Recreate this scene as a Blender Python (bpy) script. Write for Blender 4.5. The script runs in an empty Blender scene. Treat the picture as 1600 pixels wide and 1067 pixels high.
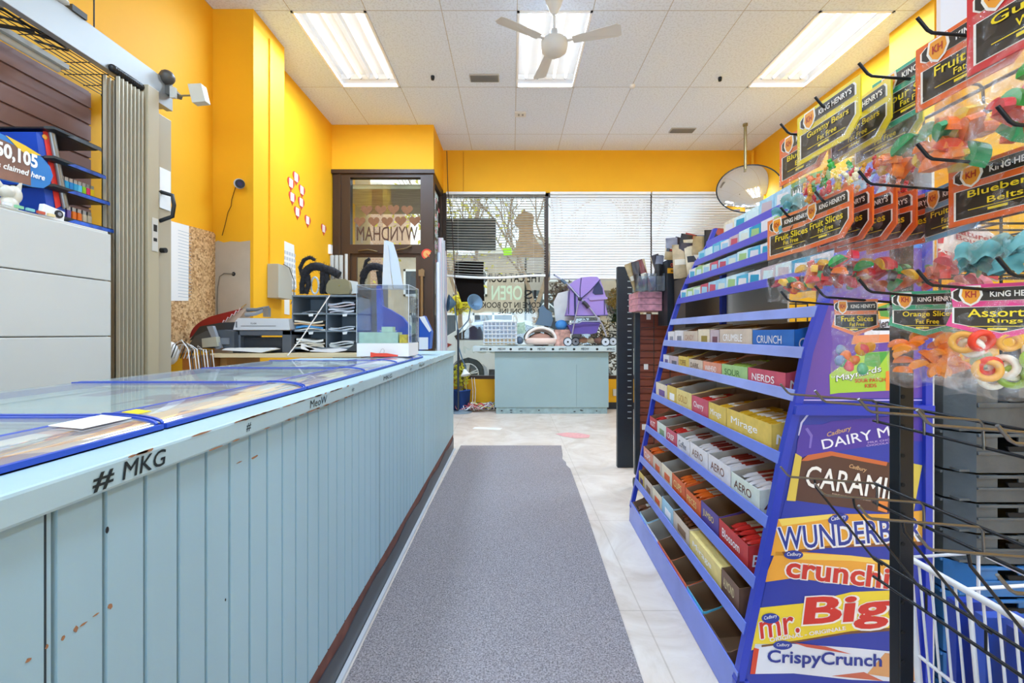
import bpy, bmesh, math, random
from mathutils import Vector, Matrix
from mathutils.geometry import tessellate_polygon
random.seed(11)
S = bpy.context.scene
COL = S.collection
PI = math.pi
F, CX, CY, EYE = 715.0, 800.0, 520.0, 1.15

# ---------------------------------------------------------------- camera
cam_d = bpy.data.cameras.new('camera')
cam_d.sensor_width = 36; cam_d.lens = F / 1600 * 36
cam_d.shift_x = 0.0; cam_d.shift_y = -(533.5 - CY) / 1600
cam_d.clip_start = 0.02; cam_d.clip_end = 300
cam = bpy.data.objects.new('camera', cam_d); COL.objects.link(cam)
cam.location = (0, 0, EYE); cam.rotation_euler = (PI / 2, 0, 0)
S.camera = cam
# ---------------------------------------------------------------- world, exposure
S.view_settings.view_transform = 'Standard'
S.view_settings.look = 'None'
S.view_settings.gamma = 1
S.view_settings.use_curve_mapping = False
S.view_settings.exposure = 0.07
W = bpy.data.worlds.new('overcast_sky'); S.world = W; W.use_nodes = True
nt = W.node_tree; nt.nodes.clear()
wo = nt.nodes.new('ShaderNodeOutputWorld'); bg = nt.nodes.new('ShaderNodeBackground')
tc = nt.nodes.new('ShaderNodeTexCoord'); ns = nt.nodes.new('ShaderNodeTexNoise'); cr = nt.nodes.new('ShaderNodeValToRGB')
ns.inputs['Scale'].default_value = 2.5; ns.inputs['Detail'].default_value = 5
cr.color_ramp.elements[0].color = (.72, .83, 1, 1); cr.color_ramp.elements[1].color = (1, 1, 1, 1)
cr.color_ramp.elements[0].position = .35; cr.color_ramp.elements[1].position = .6
nt.links.new(tc.outputs['Generated'], ns.inputs['Vector']); nt.links.new(ns.outputs['Fac'], cr.inputs['Fac'])
nt.links.new(cr.outputs['Color'], bg.inputs['Color']); bg.inputs['Strength'].default_value = 1.8
nt.links.new(bg.outputs[0], wo.inputs[0])
CEIL = EYE + 2.76
FIX_X = (-1.90, .045, 2.637); CELL = .648
FIX_Y = (3.92, .26, -2.18)
LAMP_W = 38.0
def lamp(name, loc, sx, sy, watts, col=(.57, .765, 1)):
    d = bpy.data.lights.new(name, 'AREA'); d.shape = 'RECTANGLE'; d.size = sx; d.size_y = sy; d.energy = watts; d.color = col
    o = bpy.data.objects.new(name, d); COL.objects.link(o); o.location = loc
    return o
S.cycles.max_bounces = 10; S.cycles.diffuse_bounces = 6; S.cycles.transparent_max_bounces = 24
for fx in FIX_X:            # the downward light of each tube in the visible fixtures
    for q in (.11, .235, .415, .54):
        lamp('fluorescent_light', (fx + q, FIX_Y[0] + .575, CEIL + .029), .026, 1.04, 18.0)
# added fill area lamp, unseen, brightening the ceiling from several metres behind the camera
rw = lamp('rear_fill', (.55, -4.93, 1.9), 5.2, 3.0, 340.0, (.57, .77, 1)); rw.rotation_euler = (PI / 2 + .55, 0, 0)
for fx in FIX_X:
    for fy in FIX_Y[1:]:
        lamp('fluorescent_light', (fx + CELL / 2, fy + .61, CEIL - .004), .56, 1.12, LAMP_W)

# ---------------------------------------------------------------- helpers
def P(px, py, Y): return Vector(((px - CX) * Y / F, Y, EYE - (py - CY) * Y / F))
def lin(h):
    h = h.lstrip('#'); c = [int(h[i:i + 2], 16) / 255 for i in (0, 2, 4)]
    return tuple((x / 12.92 if x <= .04045 else ((x + .055) / 1.055) ** 2.4) for x in c) + (1,)
MATS = {}
def mat(h, rough=.5, metal=0., var=0., scale=8., bump=0., bscale=60., emit=0., trans=0., spec=.5, name=None, stretch=(1, 1, 1)):
    key = (h, rough, metal, var, scale, bump, bscale, emit, trans, spec, stretch)
    if key in MATS: return MATS[key]
    m = bpy.data.materials.new(name or 'paint_' + h.lstrip('#')); m.use_nodes = True
    t = m.node_tree; b = t.nodes['Principled BSDF']
    c = lin(h); b.inputs['Base Color'].default_value = c
    b.inputs['Roughness'].default_value = rough; b.inputs['Metallic'].default_value = metal
    b.inputs['Specular IOR Level'].default_value = spec
    if trans: b.inputs['Transmission Weight'].default_value = trans
    if emit:
        b.inputs['Emission Color'].default_value = c; b.inputs['Emission Strength'].default_value = emit
    if var or bump:
        co = t.nodes.new('ShaderNodeTexCoord'); mp = t.nodes.new('ShaderNodeMapping'); mp.inputs['Scale'].default_value = stretch
        t.links.new(co.outputs['Object'], mp.inputs['Vector'])
    if var:
        n = t.nodes.new('ShaderNodeTexNoise'); n.inputs['Scale'].default_value = scale; n.inputs['Detail'].default_value = 6
        r = t.nodes.new('ShaderNodeValToRGB')
        r.color_ramp.elements[0].position = .3; r.color_ramp.elements[1].position = .7
        r.color_ramp.elements[0].color = tuple(x * (1 - var) for x in c[:3]) + (1,)
        r.color_ramp.elements[1].color = tuple(min(1, x * (1 + var)) for x in c[:3]) + (1,)
        t.links.new(mp.outputs[0], n.inputs['Vector']); t.links.new(n.outputs['Fac'], r.inputs['Fac']); t.links.new(r.outputs['Color'], b.inputs['Base Color'])
    if bump:
        n2 = t.nodes.new('ShaderNodeTexNoise'); n2.inputs['Scale'].default_value = bscale; n2.inputs['Detail'].default_value = 4
        bp = t.nodes.new('ShaderNodeBump'); bp.inputs['Strength'].default_value = bump; bp.inputs['Distance'].default_value = .01
        t.links.new(mp.outputs[0], n2.inputs['Vector']); t.links.new(n2.outputs['Fac'], bp.inputs['Height']); t.links.new(bp.outputs[0], b.inputs['Normal'])
    MATS[key] = m
    return m
def clear(name, tint='#ffffff', gloss=.12, rough=.03, haze=0., fk=.7):
    key = ('clear', name)
    if key in MATS: return MATS[key]
    m = bpy.data.materials.new(name); m.use_nodes = True; t = m.node_tree; t.nodes.clear()
    o = t.nodes.new('ShaderNodeOutputMaterial'); tr = t.nodes.new('ShaderNodeBsdfTransparent'); gl = t.nodes.new('ShaderNodeBsdfGlossy')
    tr.inputs[0].default_value = lin(tint); gl.inputs['Roughness'].default_value = rough
    lw = t.nodes.new('ShaderNodeLayerWeight'); lw.inputs[0].default_value = .35
    mu = t.nodes.new('ShaderNodeMath'); mu.operation = 'MULTIPLY_ADD'; mu.inputs[1].default_value = fk; mu.inputs[2].default_value = gloss
    mu.use_clamp = True
    mx = t.nodes.new('ShaderNodeMixShader')
    t.links.new(lw.outputs['Fresnel'], mu.inputs[0]); t.links.new(mu.outputs[0], mx.inputs[0]); t.links.new(tr.outputs[0], mx.inputs[1]); t.links.new(gl.outputs[0], mx.inputs[2])
    last = mx
    if haze:
        df = t.nodes.new('ShaderNodeBsdfDiffuse'); df.inputs[0].default_value = (.9, .92, .95, 1)
        m2 = t.nodes.new('ShaderNodeMixShader'); m2.inputs[0].default_value = haze
        t.links.new(mx.outputs[0], m2.inputs[1]); t.links.new(df.outputs[0], m2.inputs[2]); last = m2
    t.links.new(last.outputs[0], o.inputs[0]); MATS[key] = m
    return m
def translucent(name, h, k=.5):
    m = bpy.data.materials.new(name); m.use_nodes = True; t = m.node_tree; t.nodes.clear()
    o = t.nodes.new('ShaderNodeOutputMaterial'); d = t.nodes.new('ShaderNodeBsdfDiffuse'); s = t.nodes.new('ShaderNodeBsdfTranslucent'); x = t.nodes.new('ShaderNodeMixShader')
    d.inputs[0].default_value = lin(h); s.inputs[0].default_value = lin(h); x.inputs[0].default_value = k
    t.links.new(d.outputs[0], x.inputs[1]); t.links.new(s.outputs[0], x.inputs[2]); t.links.new(x.outputs[0], o.inputs[0])
    return m
WM = {}
TXT = {}
def raw_text(s, off):
    k = (s, off)
    if k in TXT: return TXT[k]
    soft = off if ('M' in s or 'm' in s) else 0
    cu = bpy.data.curves.new('lettering', 'FONT'); cu.body = s; cu.size = 1; cu.offset = 0 if soft else off; cu.resolution_u = 3
    ob = bpy.data.objects.new('lettering', cu)
    me = bpy.data.meshes.new_from_object(ob)
    V = [v.co.copy() for v in me.vertices]; Fc = [tuple(p.vertices) for p in me.polygons]
    if soft:                      # bold by overlapping shifted copies (the offset breaks some glyphs)
        V0, F0 = V, Fc; V, Fc = [], []
        for q in range(8):
            d = Vector((math.cos(q * PI / 4) * soft, math.sin(q * PI / 4) * soft, q * .00003)); n0 = len(V)
            V += [v + d for v in V0]; Fc += [tuple(n0 + i for i in f) for f in F0]
    bpy.data.objects.remove(ob); bpy.data.curves.remove(cu); bpy.data.meshes.remove(me)
    x0 = min(v.x for v in V); x1 = max(v.x for v in V); y0 = min(v.y for v in V); y1 = max(v.y for v in V)
    TXT[k] = (V, Fc, x0, x1, y0, y1)
    return TXT[k]
class MB:
    def __init__(s): s.v = []; s.f = []; s.m = []; s.s = []
    def add(s, V, Fc, mi=0, sm=False):
        b = len(s.v); s.v += [Vector(v) for v in V]
        for f in Fc: s.f.append(tuple(b + i for i in f)); s.m.append(mi); s.s.append(sm)
        return s
    def box(s, x0, x1, y0, y1, z0, z1, mi=0, M=None):
        V = [Vector((x, y, z)) for x in (x0, x1) for y in (y0, y1) for z in (z0, z1)]
        if M: V = [M @ v for v in V]
        return s.add(V, [(0, 1, 3, 2), (4, 6, 7, 5), (0, 4, 5, 1), (2, 3, 7, 6), (0, 2, 6, 4), (1, 5, 7, 3)], mi)
    def ngon(s, pts, mi=0): return s.add(pts, [tuple(range(len(pts)))], mi)
    def poly(s, pts, mi=0):
        pts = [Vector(p) for p in pts]
        return s.add(pts, [tuple(t) for t in tessellate_polygon([pts])], mi)
    def prism(s, pts, d, mi=0, mc=None):
        pts = [Vector(p) for p in pts]; d = Vector(d); n = len(pts)
        tri = [tuple(t) for t in tessellate_polygon([pts])]
        s.add(pts, tri, mi if mc is None else mc); s.add([p + d for p in pts], [t[::-1] for t in tri], mi if mc is None else mc)
        return s.add(pts + [p + d for p in pts], [(i, (i + 1) % n, n + (i + 1) % n, n + i) for i in range(n)], mi)
    def cyl(s, a, b, r, r2=None, n=12, mi=0, cap=True):
        a = Vector(a); b = Vector(b); r2 = r if r2 is None else r2
        d = (b - a).normalized(); q = d.to_track_quat('Z', 'Y'); V = []
        for c, rr in ((a, r), (b, r2)):
            for i in range(n):
                t = 2 * PI * i / n; V.append(c + q @ Vector((math.cos(t) * rr, math.sin(t) * rr, 0)))
        s.add(V, [(i, (i + 1) % n, n + (i + 1) % n, n + i) for i in range(n)], mi, True)
        if cap: s.add(V, [tuple(range(n))[::-1], tuple(range(n, 2 * n))], mi)
        return s
    def tube(s, pts, r, n=6, mi=0, r_end=None):
        pts = [Vector(p) for p in pts]; V = []; N = len(pts); up = None
        for i, p in enumerate(pts):
            d = (pts[min(i + 1, N - 1)] - pts[max(i - 1, 0)])
            if d.length < 1e-9: d = Vector((0, 0, 1))
            d.normalize()
            if up is None: up = d.orthogonal().normalized()
            else:
                up = up - d * up.dot(d)
                up = up.normalized() if up.length > 1e-6 else d.orthogonal().normalized()
            w = d.cross(up); rr = r if r_end is None else r + (r_end - r) * i / max(1, N - 1)
            for k in range(n):
                t = 2 * PI * k / n; V.append(p + up * math.cos(t) * rr + w * math.sin(t) * rr)
        Fc = [(i * n + k, i * n + (k + 1) % n, (i + 1) * n + (k + 1) % n, (i + 1) * n + k) for i in range(N - 1) for k in range(n)]
        s.add(V, Fc, mi, True); s.add(V, [tuple(range(n))[::-1], tuple(range((N - 1) * n, N * n))], mi)
        return s
    def lathe(s, prof, c=(0, 0, 0), n=24, mi=0, M=None):
        V = []; c = Vector(c); N = len(prof)
        for r, z in prof:
            for k in range(n):
                t = 2 * PI * k / n; v = Vector((r * math.cos(t), r * math.sin(t), z))
                V.append(c + (M @ v if M else v))
        return s.add(V, [(i * n + k, i * n + (k + 1) % n, (i + 1) * n + (k + 1) % n, (i + 1) * n + k) for i in range(N - 1) for k in range(n)], mi, True)
    def ball(s, c, r, mi=0, n=10, m=7, M=None, wob=0):
        c = Vector(c); r = Vector(r) if hasattr(r, '__len__') else Vector((r, r, r)); V = []
        for i in range(m + 1):
            a = PI * i / m
            for k in range(n):
                t = 2 * PI * k / n; w = 1 + wob * random.uniform(-1, 1)
                v = Vector((r.x * math.sin(a) * math.cos(t), r.y * math.sin(a) * math.sin(t), r.z * math.cos(a))) * w
                V.append(c + (M @ v if M else v))
        return s.add(V, [(i * n + k, i * n + (k + 1) % n, (i + 1) * n + (k + 1) % n, (i + 1) * n + k) for i in range(m) for k in range(n)], mi, True)
    def surf(s, fn, nu, nv, mi=0, sm=True):
        V = [Vector(fn(i / nu, j / nv)) for i in range(nu + 1) for j in range(nv + 1)]
        return s.add(V, [(i * (nv + 1) + j, (i + 1) * (nv + 1) + j, (i + 1) * (nv + 1) + j + 1, i * (nv + 1) + j + 1) for i in range(nu) for j in range(nv)], mi, sm)
    def text(s, t, o, u, v, w=None, h=.05, mi=0, off=.0, lift=0., shear=0., fit=True):
        V, Fc, x0, x1, y0, y1 = raw_text(t, off); o = Vector(o); u = Vector(u).normalized(); v = Vector(v).normalized(); n = u.cross(v)
        sy = h / (y1 - y0); sx = sy if w is None else w / (x1 - x0)
        return s.add([o + u * ((p.x - x0) * sx + shear * (p.y - y0) * sy) + v * (p.y - y0) * sy + n * (lift + p.z) for p in V], Fc, mi)
    def build(s, name, mats, parent=None, bevel=0, local=False):
        if not isinstance(mats, (list, tuple)): mats = [mats]
        me = bpy.data.meshes.new(name); o = bpy.data.objects.new(name, me)
        if parent:
            if not local:
                inv = WM[parent.name].inverted(); V = [inv @ v for v in s.v]
                # centre the part's origin on itself
            else: V = s.v
            c = Vector((0, 0, 0)); WM[o.name] = WM[parent.name].copy()
        elif local: V = s.v; WM[o.name] = Matrix.Identity(4)
        else:
            lo = [min(v[i] for v in s.v) for i in range(3)]; hi = [max(v[i] for v in s.v) for i in range(3)]
            c = Vector(((lo[0] + hi[0]) / 2, (lo[1] + hi[1]) / 2, lo[2])); V = [v - c for v in s.v]; o.location = c; WM[o.name] = Matrix.Translation(c)
        me.from_pydata([tuple(v) for v in V], [], s.f)
        for m in mats: me.materials.append(m)
        me.polygons.foreach_set('material_index', s.m); me.polygons.foreach_set('use_smooth', s.s)
        me.validate(); me.update(); COL.objects.link(o)
        if parent: o.parent = parent
        if bevel:
            b = o.modifiers.new('bevel', 'BEVEL'); b.width = bevel; b.segments = 2; b.limit_method = 'ANGLE'
        return o
def tag(o, label, cat, group=None, kind=None):
    o['label'] = label; o['category'] = cat
    if group: o['group'] = group
    if kind: o['kind'] = kind
    return o
def thing(name, label, cat, loc=(0, 0, 0), rz=0., group=None, M=None):
    o = bpy.data.objects.new(name, None); COL.objects.link(o); o.empty_display_size = .05
    m = M if M is not None else Matrix.Translation(loc) @ Matrix.Rotation(rz, 4, 'Z')
    o.matrix_world = m; WM[o.name] = m.copy()
    tag(o, label, cat, group)
    return o
def struct(name, mb, mats, parent=None, bevel=0):
    o = mb.build(name, mats, parent, bevel)
    if not parent: o['kind'] = 'structure'
    return o
def copy_tree(o, parent=None):
    c = o.copy(); COL.objects.link(c)
    if parent: c.parent = parent
    for ch in o.children: copy_tree(ch, c)
    return c
X3, Y3, Z3 = Vector((1, 0, 0)), Vector((0, 1, 0)), Vector((0, 0, 1))
# common materials
WHITE = mat('#eeeeec', .5); BLACK = mat('#15171a', .45); INK = mat('#111111', .8)
YEL = mat('#f3b420', .62, spec=.3, var=.03, scale=1.5, bump=.08, bscale=25, name='yellow_wall_paint')
STEEL = mat('#b9bbbd', .3, .9); DKMETAL = mat('#2a2e33', .4, .6); PAPER = mat('#f1f1ee', .8)
BROWNF = mat('#3a2412', .45, name='dark_bronze_frame')
LBLUE = mat('#9dbdc9', .55, var=.06, scale=3, bump=.08, bscale=30, stretch=(1, 1, .15), name='worn_light_blue_paint')
CARD = mat('#b39373', .8, name='brown_cardboard'); GLASS = clear('window_glass', '#f4faf8', .03)
# ================================================================ SETTING
XL, XR, XD, YB, YD = -2.55, 3.62, -2.39, 6.92, 6.07
YF = -5.0
def nodes_floor():
    m = bpy.data.materials.new('marbled_vinyl_floor'); m.use_nodes = True; t = m.node_tree; b = t.nodes['Principled BSDF']
    co = t.nodes.new('ShaderNodeTexCoord')
    n = t.nodes.new('ShaderNodeTexNoise'); n.inputs['Scale'].default_value = 3.2; n.inputs['Detail'].default_value = 9; n.inputs['Roughness'].default_value = .65; n.inputs['Distortion'].default_value = 1.2
    r = t.nodes.new('ShaderNodeValToRGB')
    for e, p, c in zip(r.color_ramp.elements, (.3, .68), ('#c9b7a5', '#e9ded3')): e.position = p; e.color = lin(c)
    e = r.color_ramp.elements.new(.5); e.color = lin('#dccec1')
    t.links.new(co.outputs['Object'], n.inputs['Vector']); t.links.new(n.outputs['Fac'], r.inputs['Fac'])
    br = t.nodes.new('ShaderNodeTexBrick'); br.offset = 0; br.inputs['Scale'].default_value = 1; br.inputs['Brick Width'].default_value = 1.22; br.inputs['Row Height'].default_value = .91
    br.inputs['Mortar Size'].default_value = .003; br.inputs['Color1'].default_value = br.inputs['Color2'].default_value = (1, 1, 1, 1); br.inputs['Mortar'].default_value = (.72, .68, .62, 1)
    t.links.new(co.outputs['Object'], br.inputs['Vector'])
    mx = t.nodes.new('ShaderNodeMix'); mx.data_type = 'RGBA'; mx.blend_type = 'MULTIPLY'; mx.inputs[0].default_value = .7
    t.links.new(r.outputs['Color'], mx.inputs[6]); t.links.new(br.outputs['Color'], mx.inputs[7]); t.links.new(mx.outputs[2], b.inputs['Base Color'])
    b.inputs['Roughness'].default_value = .35
    return m
struct('floor', MB().box(XL - .1, XR + .1, YF, YB + .05, -.1, 0), nodes_floor())
def ceil_mat():
    m = bpy.data.materials.new('acoustic_ceiling_tile'); m.use_nodes = True; t = m.node_tree; b = t.nodes['Principled BSDF']
    g = t.nodes.new('ShaderNodeNewGeometry'); mp = t.nodes.new('ShaderNodeMapping'); mp.inputs['Location'].default_value = (-FIX_X[1] + CELL * 20, -FIX_Y[0] + 1.22 * 10, 0)
    br = t.nodes.new('ShaderNodeTexBrick'); br.offset = 0; br.inputs['Scale'].default_value = 1; br.inputs['Brick Width'].default_value = CELL; br.inputs['Row Height'].default_value = 1.22
    br.inputs['Mortar Size'].default_value = .0045; br.inputs['Mortar Smooth'].default_value = .2
    br.inputs['Color1'].default_value = lin('#e2edff'); br.inputs['Color2'].default_value = lin('#dfeafc'); br.inputs['Mortar'].default_value = lin('#bdbdc0')
    t.links.new(g.outputs['Position'], mp.inputs['Vector']); t.links.new(mp.outputs[0], br.inputs['Vector'])
    n = t.nodes.new('ShaderNodeTexNoise'); n.inputs['Scale'].default_value = 55; n.inputs['Detail'].default_value = 5
    mx = t.nodes.new('ShaderNodeMix'); mx.data_type = 'RGBA'; mx.blend_type = 'MULTIPLY'; mx.inputs[0].default_value = 1
    rr = t.nodes.new('ShaderNodeValToRGB'); rr.color_ramp.elements[0].position = .38; rr.color_ramp.elements[0].color = (.87, .87, .87, 1); rr.color_ramp.elements[1].position = .52
    t.links.new(g.outputs['Position'], n.inputs['Vector']); t.links.new(n.outputs['Fac'], rr.inputs['Fac']); t.links.new(br.outputs['Color'], mx.inputs[6]); t.links.new(rr.outputs['Color'], mx.inputs[7])
    t.links.new(mx.outputs[2], b.inputs['Base Color'])
    bp = t.nodes.new('ShaderNodeBump'); bp.inputs['Strength'].default_value = .25; bp.inputs['Distance'].default_value = .01
    t.links.new(n.outputs['Fac'], bp.inputs['Height']); t.links.new(bp.outputs[0], b.inputs['Normal']); b.inputs['Roughness'].default_value = .9
    return m
cb = MB()
ys = sorted([YF, YB + .05] + [y for f in FIX_Y for y in (f, f + 1.22)]); xs = sorted([XL - .1, XR + .1] + [x for f in FIX_X for x in (f, f + CELL)])
for i in range(len(xs) - 1):
    for j in range(len(ys) - 1):
        if xs[i] in FIX_X and ys[j] in FIX_Y: continue
        cb.box(xs[i], xs[i + 1], ys[j], ys[j + 1], CEIL, CEIL + .02)
struct('ceiling', cb, ceil_mat())
# left wall: far back part, pillar, forward part
PATCH = mat('#b9ab98', .85, var=.08, scale=5, bump=.2, bscale=12, name='bare_grey_plaster')
struct('wall_left', MB().box(XL - .15, XL, YF, 4.0, 0, CEIL).box(XD - .2, XD, 4.3, YB + .05, 0, CEIL), YEL)
pil = struct('wall_pillar', MB().box(XL, -2.204, 3.9, 4.43, 0, CEIL), YEL)
pp = [(335, 379), (341, 376), (350, 379), (362, 377), (375, 378), (391, 376), (391, 640), (335, 640)]
struct('plaster_patch', MB().prism([P(a, b, 3.9) for a, b in pp], (0, -.004, 0)), PATCH, pil)
struct('crack', MB().tube([P(a, b, 3.893) for a, b in ((368, 292), (362, 312), (361, 322), (356, 332), (352, 350), (347, 368))], .003, 4), mat('#6b4a10', .9), pil)
struct('wall_right', MB().box(XR, XR + .15, YF, YB + .05, 0, CEIL).box(3.48, XR, 3.77, 4.22, 0, CEIL), YEL)
struct('wall_rear', MB().box(XL - .1, XR + .1, YF - .15, YF, 0, CEIL), mat('#f2f0ea', .8))
rw_ = MB()  # unseen rear window, made up to go with the fill lamp
for x in (-2.15, -.35, 1.4, 3.15): rw_.box(x, x + .1, YF + .001, YF + .08, .3, 3.5)
rw_.box(-2.15, 3.25, YF + .001, YF + .08, .3, .4).box(-2.15, 3.25, YF + .001, YF + .08, 3.4, 3.5)
w3 = struct('added_rear_window', rw_, BROWNF)
struct('pane', MB().box(-2.05, 3.15, YF + .02, YF + .03, .4, 3.4), GLASS, w3)
# street wall: header, knee wall, entry alcove
SILL, HEAD = .45, 3.27
struct('wall_front', MB().box(-1.04, XR + .1, YB, YB + .2, HEAD, CEIL).box(-1.04, XR + .1, YB, YB + .2, 0, SILL)
       .box(XD, -1.04, YD, YD + .12, 3.31, CEIL).box(-1.16, -1.04, YD + .12, YB + .2, 3.31, CEIL), YEL)
struct('baseboard_front', MB().box(-1.0, XR, YB - .02, YB, 0, .1), mat('#20242a', .5))
# entry door set into a bronze frame
fr = MB()
def fb(x0, x1, y0, y1, d=.1, Y=YD):
    a = P(x0, y1, Y); b = P(x1, y0, Y); fr.box(a.x, b.x, Y, Y + d, max(a.z, 0), b.z)
fb(520, 547, 268, 660); fb(657, 677, 268, 660); fb(547, 657, 268, 277); fb(547, 657, 382, 396)
fr.box(P(517, 0, YD).x, P(679, 0, YD).x, YD - .03, YD, 3.26, 3.31)
fr.box(P(529, 0, YD).x, P(533, 0, YD).x, YD - .02, YD, 0, 3.25)
door = struct('door_1', fr, BROWNF)
dm = MB()
for x0, x1, y0, y1 in ((547, 556, 396, 655), (649, 657, 396, 655), (556, 649, 396, 401), (556, 649, 600, 655)):
    a = P(x0, y1, YD); b = P(x1, y0, YD); dm.box(a.x, b.x, YD + .03, YD + .07, max(a.z, 0.01), b.z)
dl = struct('door_leaf', dm, mat('#452b16', .45), door)
a = P(556, 600, YD); b = P(649, 401, YD); struct('door_glass', MB().box(a.x, b.x, YD + .045, YD + .052, a.z, b.z), GLASS, dl)
a = P(547, 382, YD); b = P(657, 277, YD); struct('transom_glass', MB().box(a.x, b.x, YD + .045, YD + .052, a.z, b.z), GLASS, door)
struct('push_bar', MB().tube([P(659, 420, YD - .03), P(659, 540, YD - .03)], .02, 8).box(*sum([[P(655, 0, YD).x, P(664, 0, YD).x], [YD - .05, YD], [P(0, 432, YD).z, P(0, 422, YD).z]], [])), mat('#8a6f4d', .4, .5), door)
struct('closer_arm', MB().tube([P(560, 392, YD - .02), P(575, 390, YD - .05), P(590, 393, YD - .02)], .012, 6).tube([P(620, 391, YD - .02), P(635, 388, YD - .05), P(643, 384, YD - .02)], .012, 6), mat('#6d5a3c', .4, .6), door)
# hearts and WYNDHAM on the transom
def heart(c, s, th=.002, u=X3, v=Z3):
    pts = []
    for i in range(24):
        t = 2 * PI * i / 24
        x = 16 * math.sin(t) ** 3; y = 13 * math.cos(t) - 5 * math.cos(2 * t) - 2 * math.cos(3 * t) - math.cos(4 * t)
        pts.append(Vector(c) + u * x * s / 32 + v * y * s / 32)
    return pts
HB = mat('#7a5233', .7, var=.15, scale=40)
for k, (x, y) in enumerate([(573, 328), (595, 328), (615, 327), (636, 328), (562, 346), (584, 346), (605, 346), (626, 345), (648, 345)]):
    row = 'upper' if k < 4 else 'lower'
    o = MB().prism(heart(P(x, y, YD + .04), .155), (0, -.002, 0)).build('heart_decal', HB)
    tag(o, '%s brown heart from the left in the %s row on the transom glass' % (['first', 'second', 'third', 'fourth', 'fifth'][k if k < 4 else k - 4], row), 'decal', 'brown hearts above the entry door')
WD = YD + .04
o = MB().text('WYNDHAM', P(652.5, 376, WD), -X3, Z3, 95 * WD / F, 22 * WD / F, off=.004).build('window_lettering', mat('#4b2c17', .7))
tag(o, 'reversed brown capital letters on the transom glass under the hearts', 'lettering')
# side light of the alcove
sl = MB(); XS = -1.05
sl.box(XS - .06, XS, YD + .1, YD + .16, 0, 3.31).box(XS - .06, XS, YB - .06, YB + .06, 0, 3.31).box(XS - .06, XS, YD + .16, YB - .06, 3.2, 3.31).box(XS - .06, XS, YD + .16, YB - .06, 0, .3)
w0 = struct('window_1', sl, BROWNF)
struct('pane', MB().box(XS - .033, XS - .027, YD + .16, YB - .06, .3, 3.2), GLASS, w0)
# shop windows
wf = MB()
MX = [P(x, 0, YB).x for x in (697, 854, 1016, 1176)]
wf.box(MX[0] - .06, MX[0], YB + .02, YB + .1, SILL, HEAD).box(MX[1] - .03, MX[1] + .03, YB + .02, YB + .1, SILL, HEAD).box(MX[2] - .03, MX[2] + .03, YB + .02, YB + .1, SILL, HEAD).box(MX[3], XR, YB + .02, YB + .1, SILL, HEAD)
wf.box(MX[0], MX[3], YB + .02, YB + .1, SILL, SILL + .05).box(MX[0], MX[3], YB + .02, YB + .1, HEAD - .05, HEAD)
w1 = struct('window_2', wf, BROWNF)
for i in range(3):
    struct('pane', MB().box(MX[i] + .02, MX[i + 1] - .02, YB + .055, YB + .061, SILL + .04, HEAD - .04), GLASS, w1)
# lettering on the first pane, written for the street
YW = YB + .05
def wtext(s, xr, xl, yt, yb, m, name, label, off=.0):
    o = MB().text(s, P(xr, yb, YW), -X3, Z3, (xr - xl) * YW / F, (yb - yt) * YW / F, off=off).build(name, m)
    return tag(o, label, 'lettering')
wtext('THE CAT LOUNGE', 846, 742, 427, 441, INK, 'window_lettering', 'topmost line of reversed black letters, at the blind bottom edge', .012)
wtext('IS', 838, 819, 453, 467, INK, 'window_lettering', 'reversed black word IS on the first window pane', .012)
wtext('OPEN', 816, 768, 446, 469, mat('#c3d8b6', .6), 'window_lettering', 'reversed pale green outline word OPEN on the glass', .02)
wtext('COME IN TO BOOK', 845, 753, 472, 481, INK, 'window_lettering', 'reversed black letters COME IN TO BOOK on the pane', .012)
wtext('OR ONLINE', 836, 778, 482, 490, INK, 'window_lettering', 'reversed black letters OR ONLINE lowest on the pane', .012)
wtext('SOM', 775, 724, 541, 552, mat('#d5ded0', .6), 'window_lettering', 'reversed pale letters low on the pane by the white car', .02)
cat = [(819, 325), (822, 331), (831, 333), (835, 340), (833, 352), (834, 365), (840, 378), (848, 388), (852, 398), (846, 402), (800, 401), (799, 396), (806, 385), (810, 372), (811, 358), (805, 352), (803, 346), (809, 336), (816, 332)]
o = MB().prism([P(a, b, YW) for a, b in cat], (0, -.002, 0)).build('cat_decal', mat('#b59b78', .8, var=.2, scale=12)); tag(o, 'tan sitting cat silhouette on the glass behind the open blind', 'decal')
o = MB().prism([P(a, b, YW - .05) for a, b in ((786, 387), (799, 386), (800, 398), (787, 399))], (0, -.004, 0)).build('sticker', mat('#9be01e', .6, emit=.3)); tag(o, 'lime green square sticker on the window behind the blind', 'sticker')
o = MB().prism([P(a, b, YW) for a, b in ((697, 341), (775, 341), (775, 391), (697, 391))], (0, -.003, 0)).build('window_poster', mat('#43453f', .7, var=.4, scale=9)); tag(o, 'dark wide poster on the glass behind the upper blind slats', 'poster')
sg = thing('hanging_sign', 'black sign board hanging in the window through the blind bottom', 'sign', P(735, 472, YW - .02))
MB().prism([P(a, b, YW - .01) for a, b in ((712, 409), (756, 408), (755, 430), (757, 470), (721, 472), (714, 450), (708, 432))], (0, -.012, 0)).build('board', mat('#17110e', .8, spec=.1), sg)
MB().tube([P(720, 409, YW - .02), P(733, 392, YW - .02), P(748, 408, YW - .02)], .003, 4).build('cord', BLACK, sg)
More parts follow.
